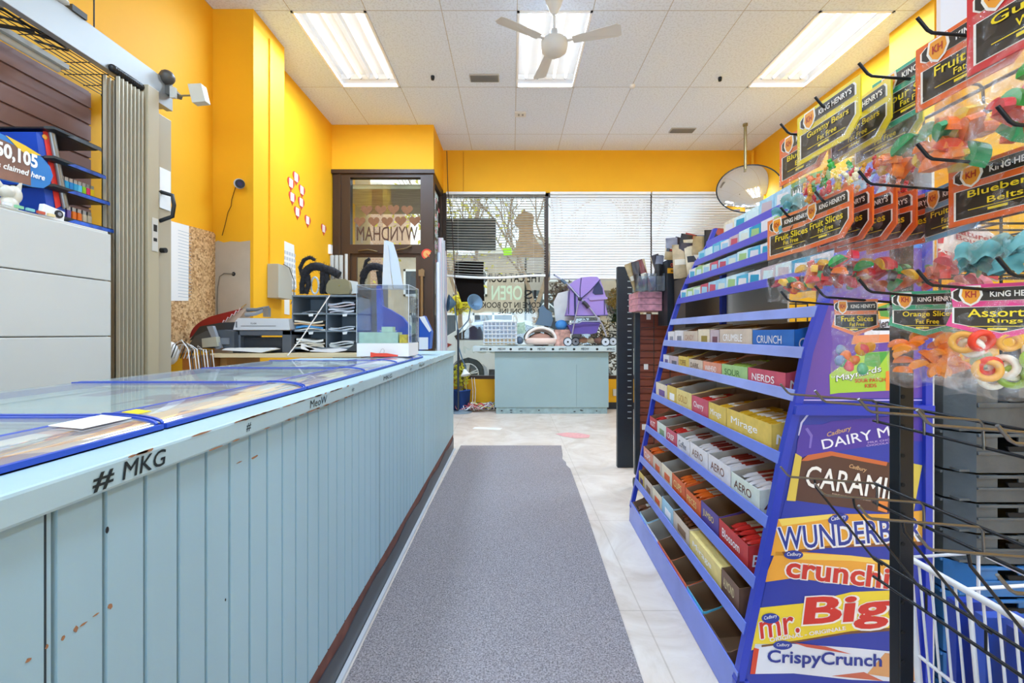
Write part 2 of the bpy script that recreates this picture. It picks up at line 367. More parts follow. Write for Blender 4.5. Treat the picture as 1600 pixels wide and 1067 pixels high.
# blinds
def blind(x0, x1, Y, n, closed, label, zt, sag=0.):
    t = thing('window_blind', label, 'blind', (0, Y, zt), 0, 'horizontal slat blinds on the shop windows')
    sm = translucent('white_blind_slat', '#f6f6f7', .22) if closed else mat('#e9e6df', .5)
    MB().box(x0, x1, Y - .025, Y + .025, zt - .035, zt).build('headrail', WHITE, t)
    b = MB(); pitch = .0385; hw = .0245 if closed else .021
    ang = math.radians(58 if closed else -4)
    for i in range(n):
        f = i / n; z = zt - .06 - i * pitch
        N = 8
        for k in range(N):
            V = []
            for q in (k / N, (k + 1) / N):
                x = x0 + (x1 - x0) * q; dz = -sag * f * f * math.sin(PI * min(1, q * 1.15))
                for s in (-1, 0, 1):
                    c = .0065 * (1 - s * s); V.append(Vector((x, Y + s * hw * math.cos(ang) - c * math.sin(ang), z + dz - s * hw * math.sin(ang) * -1 + c * math.cos(ang))))
            b.add(V, [(0, 3, 4, 1), (1, 4, 5, 2)], 0, True)
    b.build('slats', sm, t)
    zb = zt - .06 - n * pitch
    MB().surf(lambda u, v: (x0 + (x1 - x0) * u, Y + .014 * math.cos(2 * PI * v), zb - sag * math.sin(PI * min(1, u * 1.15)) + .02 * math.sin(2 * PI * v)), 12, 8).build('bottom_rail', WHITE, t)
    c = MB()
    for q in (.12, .5, .88):
        x = x0 + (x1 - x0) * q; c.tube([(x, Y - .024, zt - .03), (x, Y - .024, zb)], .0015, 4)
    c.build('ladder_cords', WHITE, t)
    MB().tube([(x0 + .1, Y - .03, zt - .03), (x0 + .1, Y - .03, zt - .45)], .004, 6).build('tilt_wand', WHITE, t)
YBL = YB - .04
blind(MX[0] + .01, MX[1] - .02, YBL, 31, False, 'open white blind on the leftmost shop window with a sagging bottom', HEAD - .005, .035)
blind(MX[1] + .05, MX[2] - .01, YBL, 32, True, 'closed white blind on the middle shop window beside the brown mullion', HEAD - .005)
blind(MX[2] + .012, MX[3] - .02, YBL, 32, True, 'closed white blind on the rightmost shop window behind the round mirror', HEAD - .005)
# ================================================================ CEILING FITTINGS
GLOW = mat('#ffffff', .5, emit=1.3, name='lit_fluorescent_tube'); TROF = mat('#f4f4f4', .4, name='white_troffer_enamel')
for j, fy in enumerate(FIX_Y):
    for i, fx in enumerate(FIX_X):
        if j == 0: lb = ['lit fluorescent ceiling light at the left above the yellow wall', 'lit fluorescent ceiling light in the middle above the fan', 'lit fluorescent ceiling light at the right above the candy bags'][i]
        else: lb = 'lit fluorescent ceiling light in the %s row above the counter end, %s' % (['', 'near', 'rear'][j], ['left', 'middle', 'right'][i])
        t = thing('ceiling_light', lb, 'light', (fx + CELL / 2, fy + .61, CEIL - .01), 0, 'fluorescent ceiling lights')
        x0, x1, y0, y1, z0, z1 = fx + .012, fx + CELL - .012, fy + .01, fy + 1.21, CEIL, CEIL + .09
        MB().box(x0, x1, y0, y1, z1, z1 + .01).box(x0, x0 + .006, y0, y1, z0, z1).box(x1 - .006, x1, y0, y1, z0, z1).box(x0, x1, y0, y0 + .006, z0, z1).box(x0, x1, y1 - .09, y1, z0 + .035, z1).build('tray', TROF, t)
        f_ = MB().box(fx, fx + .02, fy, fy + 1.22, CEIL - .008, CEIL).box(fx + CELL - .02, fx + CELL, fy, fy + 1.22, CEIL - .008, CEIL).box(fx, fx + CELL, fy, fy + .02, CEIL - .008, CEIL).box(fx, fx + CELL, fy + 1.2, fy + 1.22, CEIL - .008, CEIL)
        f_.build('rim', TROF, t)
        MB().prism([(fx + .31, fy + .03, z1), (fx + .34, fy + .03, z1), (fx + .325, fy + .03, z0 + .03)], (0, 1.14, 0)).build('divider', TROF, t)
        for q in (.11, .235, .415, .54):
            tb = MB().cyl((fx + q, fy + .05, z0 + .045), (fx + q, fy + 1.1, z0 + .045), .0145, n=10).build('tube', GLOW, t)
            MB().cyl((fx + q, fy + 1.1, z0 + .045), (fx + q, fy + 1.125, z0 + .045), .014, n=10).cyl((fx + q, fy + .03, z0 + .045), (fx + q, fy + .05, z0 + .045), .014, n=10).build('end_cap', STEEL, t)
# ceiling fan
FANW = mat('#d4d3d0', .5, name='off_white_fan_enamel')
fc = P(866, 0, 3.72); fc.z = CEIL
t = thing('ceiling_fan', 'small white three-blade ceiling fan in front of the middle light', 'fan', fc)
MB().lathe([(.0, 0), (.075, 0), (.078, -.03), (.06, -.09), (.032, -.16), (.014, -.175)], fc, 24).build('canopy', FANW, t)
MB().cyl(fc + Vector((0, 0, -.17)), fc + Vector((0, 0, -.3)), .011).build('downrod', FANW, t)
MB().lathe([(.012, -.29), (.03, -.3), (.042, -.35), (.06, -.365), (.1, -.385), (.11, -.4), (.105, -.41), (.11, -.42), (.1, -.47), (.06, -.5), (0, -.505)], fc, 32).build('motor', FANW, t)
for a in (100, 212, -18):
    M = Matrix.Translation(fc + Vector((0, 0, -.405))) @ Matrix.Rotation(math.radians(a), 4, 'Z')
    MB().box(.1, .16, -.012, .012, -.003, .003, M=M).prism([M @ Vector(p) for p in ((.15, -.035, 0), (.5, -.06, .012), (.53, -.04, .01), (.53, .05, -.01), (.5, .06, -.012), (.15, .04, -.005))], (0, 0, .004)).build('blade', FANW, t)
def vent(x, y, w, lab):
    Y = F * 2.76 / (CY - y); c = P(x, y, Y); c.z = CEIL; hw = w * Y / F / 2
    t = thing('ceiling_vent', lab, 'vent', c)
    MB().box(c.x - hw, c.x + hw, c.y - .07, c.y + .07, CEIL - .012, CEIL - .001).build('grille_frame', mat('#b8b8b8', .6), t)
    b = MB()
    for i in range(9):
        yy = c.y - .056 + i * .014; b.box(c.x - hw + .01, c.x + hw - .01, yy - .002, yy + .002, CEIL - .02, CEIL - .012)
    b.build('louvres', mat('#8b8b8b', .6), t)
vent(757, 121, 46, 'grey slotted air vent left of the middle ceiling light')
vent(1066, 203, 38, 'grey slotted air vent near the round mirror pole')
def puck(x, y, r, lab, name='smoke_detector', m=WHITE, drop=.03):
    Y = F * 2.76 / (CY - y); c = P(x, y, Y); c.z = CEIL
    o = MB().lathe([(0, -drop), (r * .8, -drop), (r, -drop * .5), (r, 0)], c, 20, M=None).build(name, m)
    return tag(o, lab, 'sensor' if name != 'sprinkler_head' else 'sprinkler')
puck(676, 119, .02, 'small dark sprinkler head near the left ceiling light', 'sprinkler_head', DKMETAL, .04)
puck(1125, 121, .02, 'small dark sprinkler head near the right ceiling light', 'sprinkler_head', DKMETAL, .04)
puck(988, 133, .03, 'small white ceiling sensor between the middle and right lights', drop=.03)
c = P(813, 177, F * 2.76 / (CY - 177)); c.z = CEIL
t = thing('ceiling_sensor', 'white square ceiling sensor in the row beyond the middle light', 'sensor', c)
MB().box(c.x - .07, c.x + .07, c.y - .06, c.y + .06, CEIL - .02, CEIL - .001).build('plate', mat('#dddddd', .5), t)
MB().box(c.x - .03, c.x - .01, c.y - .02, c.y + .02, CEIL - .026, CEIL - .02).box(c.x + .02, c.x + .04, c.y - .02, c.y + .02, CEIL - .026, CEIL - .02).build('slots', mat('#9a9a9a', .5), t)
# convex mirror
mc = P(1170, 294, 5.95); R_ = .385
t = thing('convex_mirror', 'round convex security mirror hanging on a ceiling pole', 'mirror', mc)
Mr = Matrix.Translation(mc) @ Matrix.Rotation(math.radians(90 + 24), 4, 'X') @ Matrix.Rotation(0, 4, 'Z')
Mr = Matrix.Translation(mc) @ Matrix.Rotation(math.radians(-22), 4, 'Z') @ Matrix.Rotation(math.radians(90 - 24), 4, 'X')
prof = [(R_ * math.sin(a) / math.sin(.95), R_ * (math.cos(a) - math.cos(.95)) / math.sin(.95)) for a in [.95 * k / 14 for k in range(14, -1, -1)]]
b = MB(); V = []; n = 40
for r, z in prof:
    for k in range(n): V.append(Mr @ Vector((r * math.cos(2 * PI * k / n), r * math.sin(2 * PI * k / n), z * .55)))
b.add(V, [(i * n + k, i * n + (k + 1) % n, (i + 1) * n + (k + 1) % n, (i + 1) * n + k) for i in range(len(prof) - 1) for k in range(n)], 0, True)
b.build('mirror_dome', mat('#f5f5f5', .03, 1.), t)
rim = MB(); rim.tube([Mr @ Vector((R_ * math.cos(2 * PI * k / 40), R_ * math.sin(2 * PI * k / 40), 0)) for k in range(41)], .009, 6)
rim.build('rim', DKMETAL, t)
b = MB(); V = [Mr @ Vector((R_ * math.cos(2 * PI * k / 40), R_ * math.sin(2 * PI * k / 40), -.012)) for k in range(40)]
b.ngon(V); b.build('back_plate', mat('#b9b2a4', .6), t)
MB().cyl((mc.x, mc.y + .09, CEIL), (mc.x, mc.y + .09, mc.z + .1), .018).cyl((mc.x, mc.y + .09, CEIL - .03), (mc.x, mc.y + .09, CEIL), .03).build('pole', mat('#9b8f6c', .4, .6), t)
# hanging cables by the alcove
for pts, lab in (([(698, 236), (700, 300), (706, 345), (709, 400), (712, 460), (715, 540), (722, 585), (728, 640)], 'long thin dark cable hanging from the ceiling past the window'),):
    o = MB().tube([P(a, b, 6.72) for a, b in pts], .006, 5).build('cable', mat('#3a2020', .7)); tag(o, lab, 'cable')
o = MB().tube([P(724, 237, YB - .01), P(724, 302, YB - .01)], .004, 5).build('wall_cable', mat('#c98a10', .7)); tag(o, 'thin painted cable on the yellow header over the left window', 'cable')
o = MB().cyl(P(1176, 236, 6.8), P(1176, 330, 6.8), .02, n=8).build('wall_pipe', YEL); tag(o, 'yellow painted pipe in the right front corner', 'pipe')
# ================================================================ OUTSIDE
ASPH = mat('#77787a', .9, var=.1, scale=4); CONC = mat('#b6b2aa', .9, var=.08, scale=3, bump=.1)
struct('street_ground', MB().box(-40, 40, YB + .21, 9.0, -.08, -.03), CONC)
struct('street_road', MB().box(-40, 40, 9.0, 17, -.25, .0 - .08), ASPH)
struct('street_pavement', MB().box(-40, 40, 17, 24, -.08, -.02), CONC)
struct('entry_soffit', MB().box(XD, -1.16, YD + .13, YB + .6, 3.1, 3.16), mat('#b7a487', .8, var=.25, scale=3, stretch=(1, 6, 1)))
struct('entry_side_wall', MB().box(XD - .2, XD, YB + .05, YB + .8, 0, CEIL), mat('#b7a487', .8))
def brickmat(c1, c2, nm):
    m = bpy.data.materials.new(nm); m.use_nodes = True; t = m.node_tree; b = t.nodes['Principled BSDF']; b.inputs['Roughness'].default_value = .9
    co = t.nodes.new('ShaderNodeTexCoord'); mp = t.nodes.new('ShaderNodeMapping'); mp.inputs['Rotation'].default_value = (PI / 2, 0, 0)
    br = t.nodes.new('ShaderNodeTexBrick'); br.inputs['Scale'].default_value = 3; br.inputs['Color1'].default_value = lin(c1); br.inputs['Color2'].default_value = lin(c2); br.inputs['Mortar'].default_value = lin('#cfc6b8')
    t.links.new(co.outputs['Object'], mp.inputs[0]); t.links.new(mp.outputs[0], br.inputs['Vector']); t.links.new(br.outputs['Color'], b.inputs['Base Color'])
    return m
def house(x0, x1, h, wallm, label, wins, Y=22, sign=None, awn=None):
    t = thing('street_building', label, 'building', ((x0 + x1) / 2, Y, -.02))
    MB().box(x0, x1, Y, Y + 6, -.02, h).build('facade', wallm, t)
    MB().box(x0, x1, Y - .25, Y + 6, h, h + .3).build('cornice', mat('#e8e2d6', .8), t)
    for (a, b_, c, d) in wins:
        f = MB().box(a, b_, Y - .08, Y - .002, c, c + .1).box(a, b_, Y - .08, Y - .002, d - .1, d).box(a, a + .1, Y - .08, Y - .002, c, d).box(b_ - .1, b_, Y - .08, Y - .002, c, d).box((a + b_) / 2 - .05, (a + b_) / 2 + .05, Y - .08, Y - .002, c, d).build('window_frame', mat('#f3f2ee', .6), t)
        MB().box(a + .1, b_ - .1, Y - .04, Y - .002, c + .1, d - .1).build('window_pane', mat('#3b444c', .15), f)
    return t
h1 = house(-16, -6.2, 8, brickmat('#b08a72', '#c19d84', 'pale_brick'), 'pale brick building across the street behind the entry door', [(-9.5, -7.3, 3, 5), (-13, -11, 3, 5), (-9.3, -7.0, .4, 2.4)])
h2 = house(-6.1, .6, 4.9, mat('#c8b8a2', .85, var=.1, scale=2), 'low beige shopfront across the street behind the first window', [(-5.2, -3.6, 2.9, 4.2), (-2.8, -1.2, 2.9, 4.2), (-4.9, -2.6, .3, 2.1), (-1.9, .1, .3, 2.1)])
h3 = house(.7, 9.6, 5.4, mat('#b9aea2', .85, var=.1, scale=2), 'grey beige shop across the street under a dark white-lettered sign', [(1.4, 4.2, .3, 2.0), (5.2, 8.6, .3, 2.0), (1.6, 3.4, 3.6, 4.9), (5, 7, 3.6, 4.9)])
h4 = house(9.7, 20, 6.5, brickmat('#9a6a52', '#ad7d63', 'red_brick'), 'red brick building across the street at the far right', [(11, 13, .4, 2.4), (11, 13, 3.4, 5)])
YS = 21.7
MB().box(.8, 5.9, YS - .1, YS + .3, 2.15, 3.15).build('sign_board', mat('#454f57', .7), h3)
MB().text('HIGH LIFE', (1.05, YS - .12, 2.72), X3, Z3, 2.4, .28, off=.02).text('CANNABIS', (1.0, YS - .12, 2.3), X3, Z3, 2.4, .28, off=.02).build('sign_lettering', mat('#e4ebf0', .6, emit=.1), h3)
# car
CARW = mat('#f0f1f2', .15, name='white_car_paint'); yc0, yc1 = 9.9, 11.6
car = thing('car', 'white sedan parked at the curb behind the shop window', 'car', (.6, 10.75, -.08))
side = [(-1.62, .25), (-1.68, .55), (-1.62, .95), (-1.45, 1.06), (-.95, 1.36), (-.4, 1.44), (.3, 1.42), (.75, 1.3), (1.3, 1.03), (2.3, .9), (2.68, .7), (2.72, .4), (2.65, .25), (2.15, .22), (2.1, .4), (1.95, .55), (1.7, .62), (1.45, .55), (1.3, .4), (1.25, .22), (-.5, .22), (-.55, .4), (-.7, .55), (-.95, .62), (-1.2, .55), (-1.33, .4), (-1.38, .25)]
MB().prism([(x, yc0, z) for x, z in side], (0, yc1 - yc0, 0)).build('body', CARW, car, .05)
for pts in ([(-1.25, 1.08), (-.85, 1.3), (-.45, 1.36), (-.4, 1.0), (-1.2, 1.0)], [(-.33, 1.0), (-.38, 1.37), (.2, 1.36), (.6, 1.24), (.95, 1.04), (.9, .99)]):
    MB().prism([(x, yc0 - .012, z) for x, z in pts], (0, .02, 0)).build('side_window', mat('#4a403c', .1), car)
MB().prism([(-1.66, yc0 - .01, .82), (-1.4, yc0 - .01, .93), (-1.3, yc0 - .01, .9), (-1.5, yc0 - .01, .76)], (0, .02, 0)).build('tail_light', mat('#a5372c', .2), car)
MB().box(-.5, 1.25, yc0 - .01, yc0 + .02, .2, .36).build('sill_trim', mat('#2c2c2e', .5), car)
MB().box(-.1, .12, yc0 - .03, yc0, .88, .92).build('door_handle', STEEL, car)
for wx in (-.95, 1.7):
    w = MB().cyl((wx, yc0 - .02, .26), (wx, yc0 + .2, .26), .34, n=32).build('tire', mat('#37383a', .8), car)
    b = MB().cyl((wx, yc0 - .03, .26), (wx, yc0 - .0, .26), .23, n=28)
    b.build('rim_recess', mat('#5d5f62', .4), w)
    b = MB(); b.tube([(wx + .225 * math.cos(k * PI / 14), yc0 - .035, .26 + .225 * math.sin(k * PI / 14)) for k in range(29)], .015, 6)
    for k in range(5):
        a = 2 * PI * k / 5 + .3; b.tube([(wx, yc0 - .05, .26), (wx + .22 * math.cos(a - .12), yc0 - .04, .26 + .22 * math.sin(a - .12))], .018, 6).tube([(wx, yc0 - .05, .26), (wx + .22 * math.cos(a + .12), yc0 - .04, .26 + .22 * math.sin(a + .12))], .018, 6)
    b.build('spokes', mat('#e2e3e5', .25, .6), w)
# trees
BARK = mat('#a88f76', .9, var=.2, scale=8); 
def tree(x, Y, h, r, label, fork=1.6, leaf=None, seed=3):
    rnd = random.Random(seed); t = thing('street_tree', label, 'tree', (x, Y, -.05)); b = MB()
    def grow(p, d, L, r, lev):
        q = p + d * L; mid = p + d * L * .5 + Vector((rnd.uniform(-.05, .05) * L,) * 2 + (0,))
        b.tube([p, mid, q], r, 6, 0, r * .65)
        if lev == 0: return
        for k in range(3 if lev > 2 else 2 + (lev > 1)):
            nd = (d + Vector((rnd.uniform(-.75, .75), rnd.uniform(-.4, .4), rnd.uniform(-.05, .45)))).normalized(); grow(q if k < 2 else mid, nd, L * rnd.uniform(.6, .8), r * .6, lev - 1)
    grow(Vector((x, Y, -.05)), Vector((.03, 0, 1)).normalized(), fork, r, 0)
    for s in (-1, 1): grow(Vector((x + .05, Y, -.05 + fork * .97)), Vector((s * .3, 0, 1)).normalized(), h * .3, r * .65, 4)
    b.build('trunk_and_branches', BARK, t)
    if leaf:
        f = MB()
        for k in range(500):
            c = Vector((x + rnd.gauss(0, h * .16), Y + rnd.gauss(0, h * .13), h * .75 + rnd.gauss(0, h * .15))); a = Vector((rnd.uniform(-1, 1), rnd.uniform(-1, 1), rnd.uniform(-1, 1))).normalized() * .09; c2 = a.orthogonal().normalized() * .05
            f.ngon([c - a, c + c2, c + a, c - c2])
        f.build('leaves', leaf, t)
tree(.72, 15.3, 6, .13, 'forked bare tree behind the mirrored window letters', 2.0)
tree(-1.7, 14.6, 6.5, .1, 'slim budding tree at the left of the first window', 2.1, mat('#cfc24a', .8), 9)
tree(4.3, 15.5, 6, .12, 'bare street tree behind the purple stroller', 2.2, None, 5)
def bush(c, r, m, n, label, name='shrub', lf=.06, seed=1, base=-.03):
    rnd = random.Random(seed); t = thing(name, label, 'plant', (c[0], c[1], c[2] - r[2])); f = MB(); st = MB()
    for k in range(n):
        v = Vector((rnd.gauss(0, .45), rnd.gauss(0, .45), rnd.gauss(0, .45)))
        if v.length > 1: v.normalize()
        p = Vector((c[0] + v.x * r[0], c[1] + v.y * r[1], c[2] + v.z * r[2])); a = Vector((rnd.uniform(-1, 1), rnd.uniform(-1, 1), rnd.uniform(-1, 1))).normalized() * lf; q = a.orthogonal().normalized() * lf * .45
        f.ngon([p - a, p + q, p + a, p - q])
        if k % 14 == 0: st.tube([(c[0], c[1], c[2] - r[2]), p], .006, 4)
    f.build('foliage', m, t); st.tube([(c[0], c[1], c[2] - r[2] * .5), (c[0], c[1], base)], .02, 6); st.build('stems', BARK, t)
bush((-1.55, 13.5, 2.0), (.4, .3, .3), mat('#e6d622', .8), 260, 'bright yellow shrub at the far curb left of the black sign', lf=.11)
bush((1.9, 7.9, 1.55), (.28, .25, .42), mat('#241f1c', .8), 700, 'dark leafy bush outside the window above the stroller wheels', lf=.05, seed=4)
bush((1.55, 8.1, .85), (.38, .25, .5), mat('#332a22', .8), 700, 'dark leafy bush low outside the window behind the stroller', lf=.05, seed=5)
bush((.95, 8.6, 1.9), (.3, .25, .25), mat('#6b4f3e', .8), 260, 'brown dry twiggy bush outside behind the stroller handle', lf=.05, seed=6)
# ================================================================ FLOOR MAT
MATG = mat('#968e90', .95, var=.6, scale=170, bump=.6, bscale=200, name='ribbed_grey_mat')
mp_ = [(-.555, -1.2), (.36, -1.2), (.40, 0), (.43, 1.5), (.475, 3.0), (.49, 3.85), (.47, 3.95), (.475, 4.05), (.455, 4.15), (.475, 4.3), (.5, 4.645), (-.52, 4.645), (-.545, 3)]
o = MB().prism([(x, y, .001) for x, y in mp_], (0, 0, .007)).build('floor_mat', MATG); tag(o, 'long grey ribbed runner mat on the aisle floor with a torn right edge', 'mat')
o = MB().prism([P(a, b, 1.15 * F / (b - CY)) + Vector((0, 0, .0015)) for a, b in ((868, 678), (885, 676), (905, 677), (922, 680), (920, 684), (900, 685), (880, 682))], (0, 0, .001)).build('floor_stain', mat('#e3a6a4', .7, var=.1, scale=30)); tag(o, 'faded pink paint mark on the floor before the blue table', 'stain')
o = MB().prism([P(a, b, 1.15 * F / (b - CY)) + Vector((0, 0, .0015)) for a, b in ((742, 667), (785, 669), (781, 672), (738, 670))], (0, 0, .001)).build('floor_tape', PAPER); tag(o, 'white strip of tape on the floor near the mat end', 'tape')
# ================================================================ COUNTER
cn = thing('service_counter', 'long light blue painted counter with grooved boards along the aisle', 'counter', (-1.0, 2.0, 0))
XC = -.6; Y0, Y1 = -1.0, 4.55
b = MB(); prof = []; y = Y0
while y < Y1 - .08:
    prof += [(XC + .02, y), (XC + .02, y + .0635), (XC + .008, y + .0645), (XC + .008, y + .071), (XC + .02, y + .072)]; y += .072
prof += [(XC + .02, Y1 - .02), (XC - .01, Y1 - .02), (XC - .01, Y0)]
b.prism([(x, y, .15) for x, y in prof], (0, 0, .79))
b.build('grooved_panel', LBLUE, cn)
b = MB().box(XC + .0127, XC + .0145, .5695, .5705, .15, .93)
for yy in (.567, 2.0, 3.0): b.box(XC + .0125, XC + .0206, yy, yy + .0025, .15, .93)
b.build('panel_seams', mat('#233038', .8), cn)
b = MB(); rnd = random.Random(4)
for (px, py, rr) in ((167, 828, .005), (352, 937, .003), (79, 1010, .0)):
    if rr: Yk = F * .58 / (800 - px); c = P(px, py, Yk); c.x = XC + .0205; b.ball(c, (.0008, rr * .6, rr), 0, 8, 5)
b.build('panel_holes', BLACK, cn)
b = MB()
def chip(px, py, w, h, X=XC + .0202):
    Yk = F * abs(X) / (800 - px); c = P(px, py, Yk); n_ = 9
    b.prism([(X, c.y + w * math.cos(2 * PI * k / n_) * rnd.uniform(.5, 1), c.z + h * math.sin(2 * PI * k / n_) * rnd.uniform(.5, 1)) for k in range(n_)], (.0006, 0, 0))
for a in ((172, 947, .005, .005), (118, 983, .004, .005), (98, 997, .003, .004), (130, 975, .006, .002), (73, 1010, .003, .003), (398, 714, .018, .004), (374, 722, .012, .0015), (44, 1031, .004, .003), (150, 960, .006, .0012)): chip(*a)
for k in range(90):
    yy = rnd.uniform(.6, 4.3) if k > 45 else rnd.uniform(.85, 1.6); zz = .969 if rnd.random() < .65 else .9325; Xk = XC + .041; n_ = 8; w = rnd.uniform(.008, .035); h = rnd.uniform(.001, .003)
    b.prism([(Xk, yy + w * math.cos(2 * PI * q / n_) * rnd.uniform(.6, 1), zz + h * math.sin(2 * PI * q / n_) * rnd.uniform(.5, 1)) for q in range(n_)], (.0006, 0, 0))
b.build('bare_wood_chips', mat('#9c6e4c', .8), cn)['kind'] = 'stuff'
MB().box(-1.5, XC + .04, Y0, 3.25, .93, .971).box(-1.06, XC + .04, 3.25, Y1, .93, .971).build('countertop', mat('#a9c4cb', .5, var=.06, scale=3, bump=.08, bscale=30), cn, .005)
MB().box(-1.04, XC - .01, Y1 - .04, Y1 - .02, 0, .93).box(-1.5, -1.47, Y0, 3.24, 0, .93).box(-1.06, -1.04, 3.24, Y1 - .02, 0, .93).box(-1.47, -1.06, 3.22, 3.24, 0, .93).build('end_panel', LBLUE, cn)
MB().box(XC - .01, XC + .018, Y0, Y1 - .02, .09, .15).build('wood_plinth', mat('#6b4238', .8, var=.3, scale=12), cn)
kb = MB(); N = 30
for i in range(N):
    ya, yb = Y0 + (Y1 - .03 - Y0) * i / N, Y0 + (Y1 - .03 - Y0) * (i + 1) / N
    za, zb_ = [.105 + .012 * math.sin(j * 1.7) for j in (i, i + 1)]
    kb.prism([(XC + .019, ya, 0), (XC + .019, yb, 0), (XC + .019, yb, zb_), (XC + .019, ya, za)], (.005, 0, 0))
kb.build('rubber_kickboard', mat('#3b3f44', .35, var=.2, scale=6), cn)
MB().box(XC + .026, XC + .042, Y0, Y1 - .03, .0, .012).build('floor_strip', mat('#c8cbd0', .4), cn)
# marker writing on the counter edge
b = MB(); xf = XC + .0405
def ctext(s, p0, p1, hh, zc, off=.02, sh=.15):
    ya = F * .56 / (800 - p0); yb = F * .56 / (800 - p1)
    b.text(s, (xf, ya, zc - hh / 2), Y3, Z3, yb - ya, hh, off=off, lift=.0006, shear=sh)
ctext('#', 142, 175, .025, .948); ctext('MKG', 190, 256, .026, .951, .008)
ctext('MeoW', 484, 510, .022, .951, .0); ctext('#', 384, 391, .018, .95, 0); ctext('MKG', 599, 612, .018, .951, 0); ctext('MeoW', 655, 663, .018, .95, 0)
ctext('*', 549, 553, .014, .95, 0); ctext('*', 640, 643, .014, .95, 0)
b.build('marker_lettering', mat('#15201f', .7), cn)
# ---- lottery ticket trays on the counter
TB = mat('#1f47b4', .35, name='blue_tray_plastic'); TG = clear('tray_glass', '#f1f8f6', .03, .02, .1, .5)
ACR = clear('clear_acrylic', '#f8fbff', .0, .03, 0., .45)
def ticketmat(seed, c1, c2, c3):
    m = bpy.data.materials.new('ticket_print'); m.use_nodes = True; t = m.node_tree; b = t.nodes['Principled BSDF']; b.inputs['Roughness'].default_value = .4
    co = t.nodes.new('ShaderNodeTexCoord'); v = t.nodes.new('ShaderNodeTexVoronoi'); v.inputs['Scale'].default_value = 9; mp = t.nodes.new('ShaderNodeMapping'); mp.inputs['Location'].default_value = (seed, seed * 2, 0)
    mp.inputs['Scale'].default_value = (1.8, .7, 1); v.distance = 'CHEBYCHEV'
    r = t.nodes.new('ShaderNodeValToRGB'); r.color_ramp.interpolation = 'CONSTANT'
    r.color_ramp.elements[0].color = lin(c1); r.color_ramp.elements[1].color = lin(c2); r.color_ramp.elements[1].position = .38
    for p, c in ((.55, c3), (.68, '#e6e2da'), (.82, '#7a5a78')): e = r.color_ramp.elements.new(p); e.color = lin(c)
    t.links.new(co.outputs['Object'], mp.inputs[0]); t.links.new(mp.outputs[0], v.inputs['Vector']); t.links.new(v.outputs['Color'], r.inputs['Fac']); t.links.new(r.outputs['Color'], b.inputs['Base Color'])
    return m
flatprint = ticketmat(7.7, '#d3ddd6', '#cfd9cc', '#e3dccb')
seams = [.22, .845, 1.43, 2.02, 2.58, 3.0, 3.3]
names_ = ['nearest', 'second nearest', 'third', 'fourth', 'fifth', 'farthest']
pal = [('#d9b9a4', '#efe3d2', '#e0a490'), ('#9d8fa8', '#ece2cc', '#d8c2ab'), ('#f0deb4', '#e2c3b0', '#a893ac'), ('#ded8e8', '#c0b3c9', '#ecdcc0'), ('#efeff5', '#b9b3d0', '#d9cbb4'), ('#d9dcea', '#f2f2f2', '#9f9fc4')]
for i in range(6):
    ya, yb = seams[i] + .004, seams[i + 1] - .004
    end = i >= 4
    xb = -1.36 if not end else -.93
    t = thing('ticket_tray', '%s blue-rimmed glass topped lottery ticket tray on the counter' % names_[i], 'tray', (-1.0, (ya + yb) / 2, .971), 0, 'ticket trays on the counter')
    ft = MB(); ft.box(-.648, -.64, ya, yb, .971, .982).box(xb, xb + .012, ya, yb, .971, .99)
    ft.box(-.762, -.75, ya, yb, .989, .998)
    for y_ in (ya, yb - .014): ft.box(xb, -.755, y_, y_ + .014, .989, .9975)
    for k in range(6):
        a0, a1 = PI / 2 * k / 6, PI / 2 * (k + 1) / 6
        q = lambda a: (-.762 + .112 * math.sin(a), .98 + .017 * math.cos(a))
        for y_ in (ya, yb - .006):
            (xa, za), (xc_, zc_) = q(a0), q(a1); ft.prism([(xa, y_, za), (xc_, y_, zc_), (xc_, y_, zc_ + .004), (xa, y_, za + .004)], (0, .006, 0))
    ft.build('blue_rim', TB, t)
    MB().box(xb, -.64, ya, yb, .9711, .9735).build('tray_floor', mat('#c9cdcf', .5), t)
    tk = MB(); tk.surf(lambda u, v: (-.752 + .098 * math.sin(v * PI / 2), ya + .01 + (yb - ya - .02) * u, .975 + .017 * math.cos(v * PI / 2)), 8, 8, 0)
    tk.box(xb + .03, -.78, ya + .02, yb - .02, .974, .977, 1)
    tk.build('scratch_tickets', [ticketmat(i * 3.3, *pal[i]), flatprint], t)
    MB().surf(lambda u, v: (-.758 + .108 * math.sin(v * PI / 2), ya + .006 + (yb - ya - .012) * u, .979 + .019 * math.cos(v * PI / 2)), 2, 8, 0).build('curved_cover', TG, t)
    MB().box(xb + .01, -.756, ya + .012, yb - .012, .9925, .996).build('glass_top', TG, t)
    if i == 1:
        MB().prism([(-.735, .862, 1.0), (-.705, .862, .9965), (-.705, .895, .9965), (-.735, .895, 1.0)], (0, 0, .001)).build('yellow_sticker', mat('#f0d21e', .5), t)
    if i == 0:
        MB().prism([(-.745, .735, 1.0005), (-.69, .735, .9955), (-.69, .83, .9955), (-.745, .83, 1.0005)], (0, 0, .001)).build('price_card', PAPER, t)
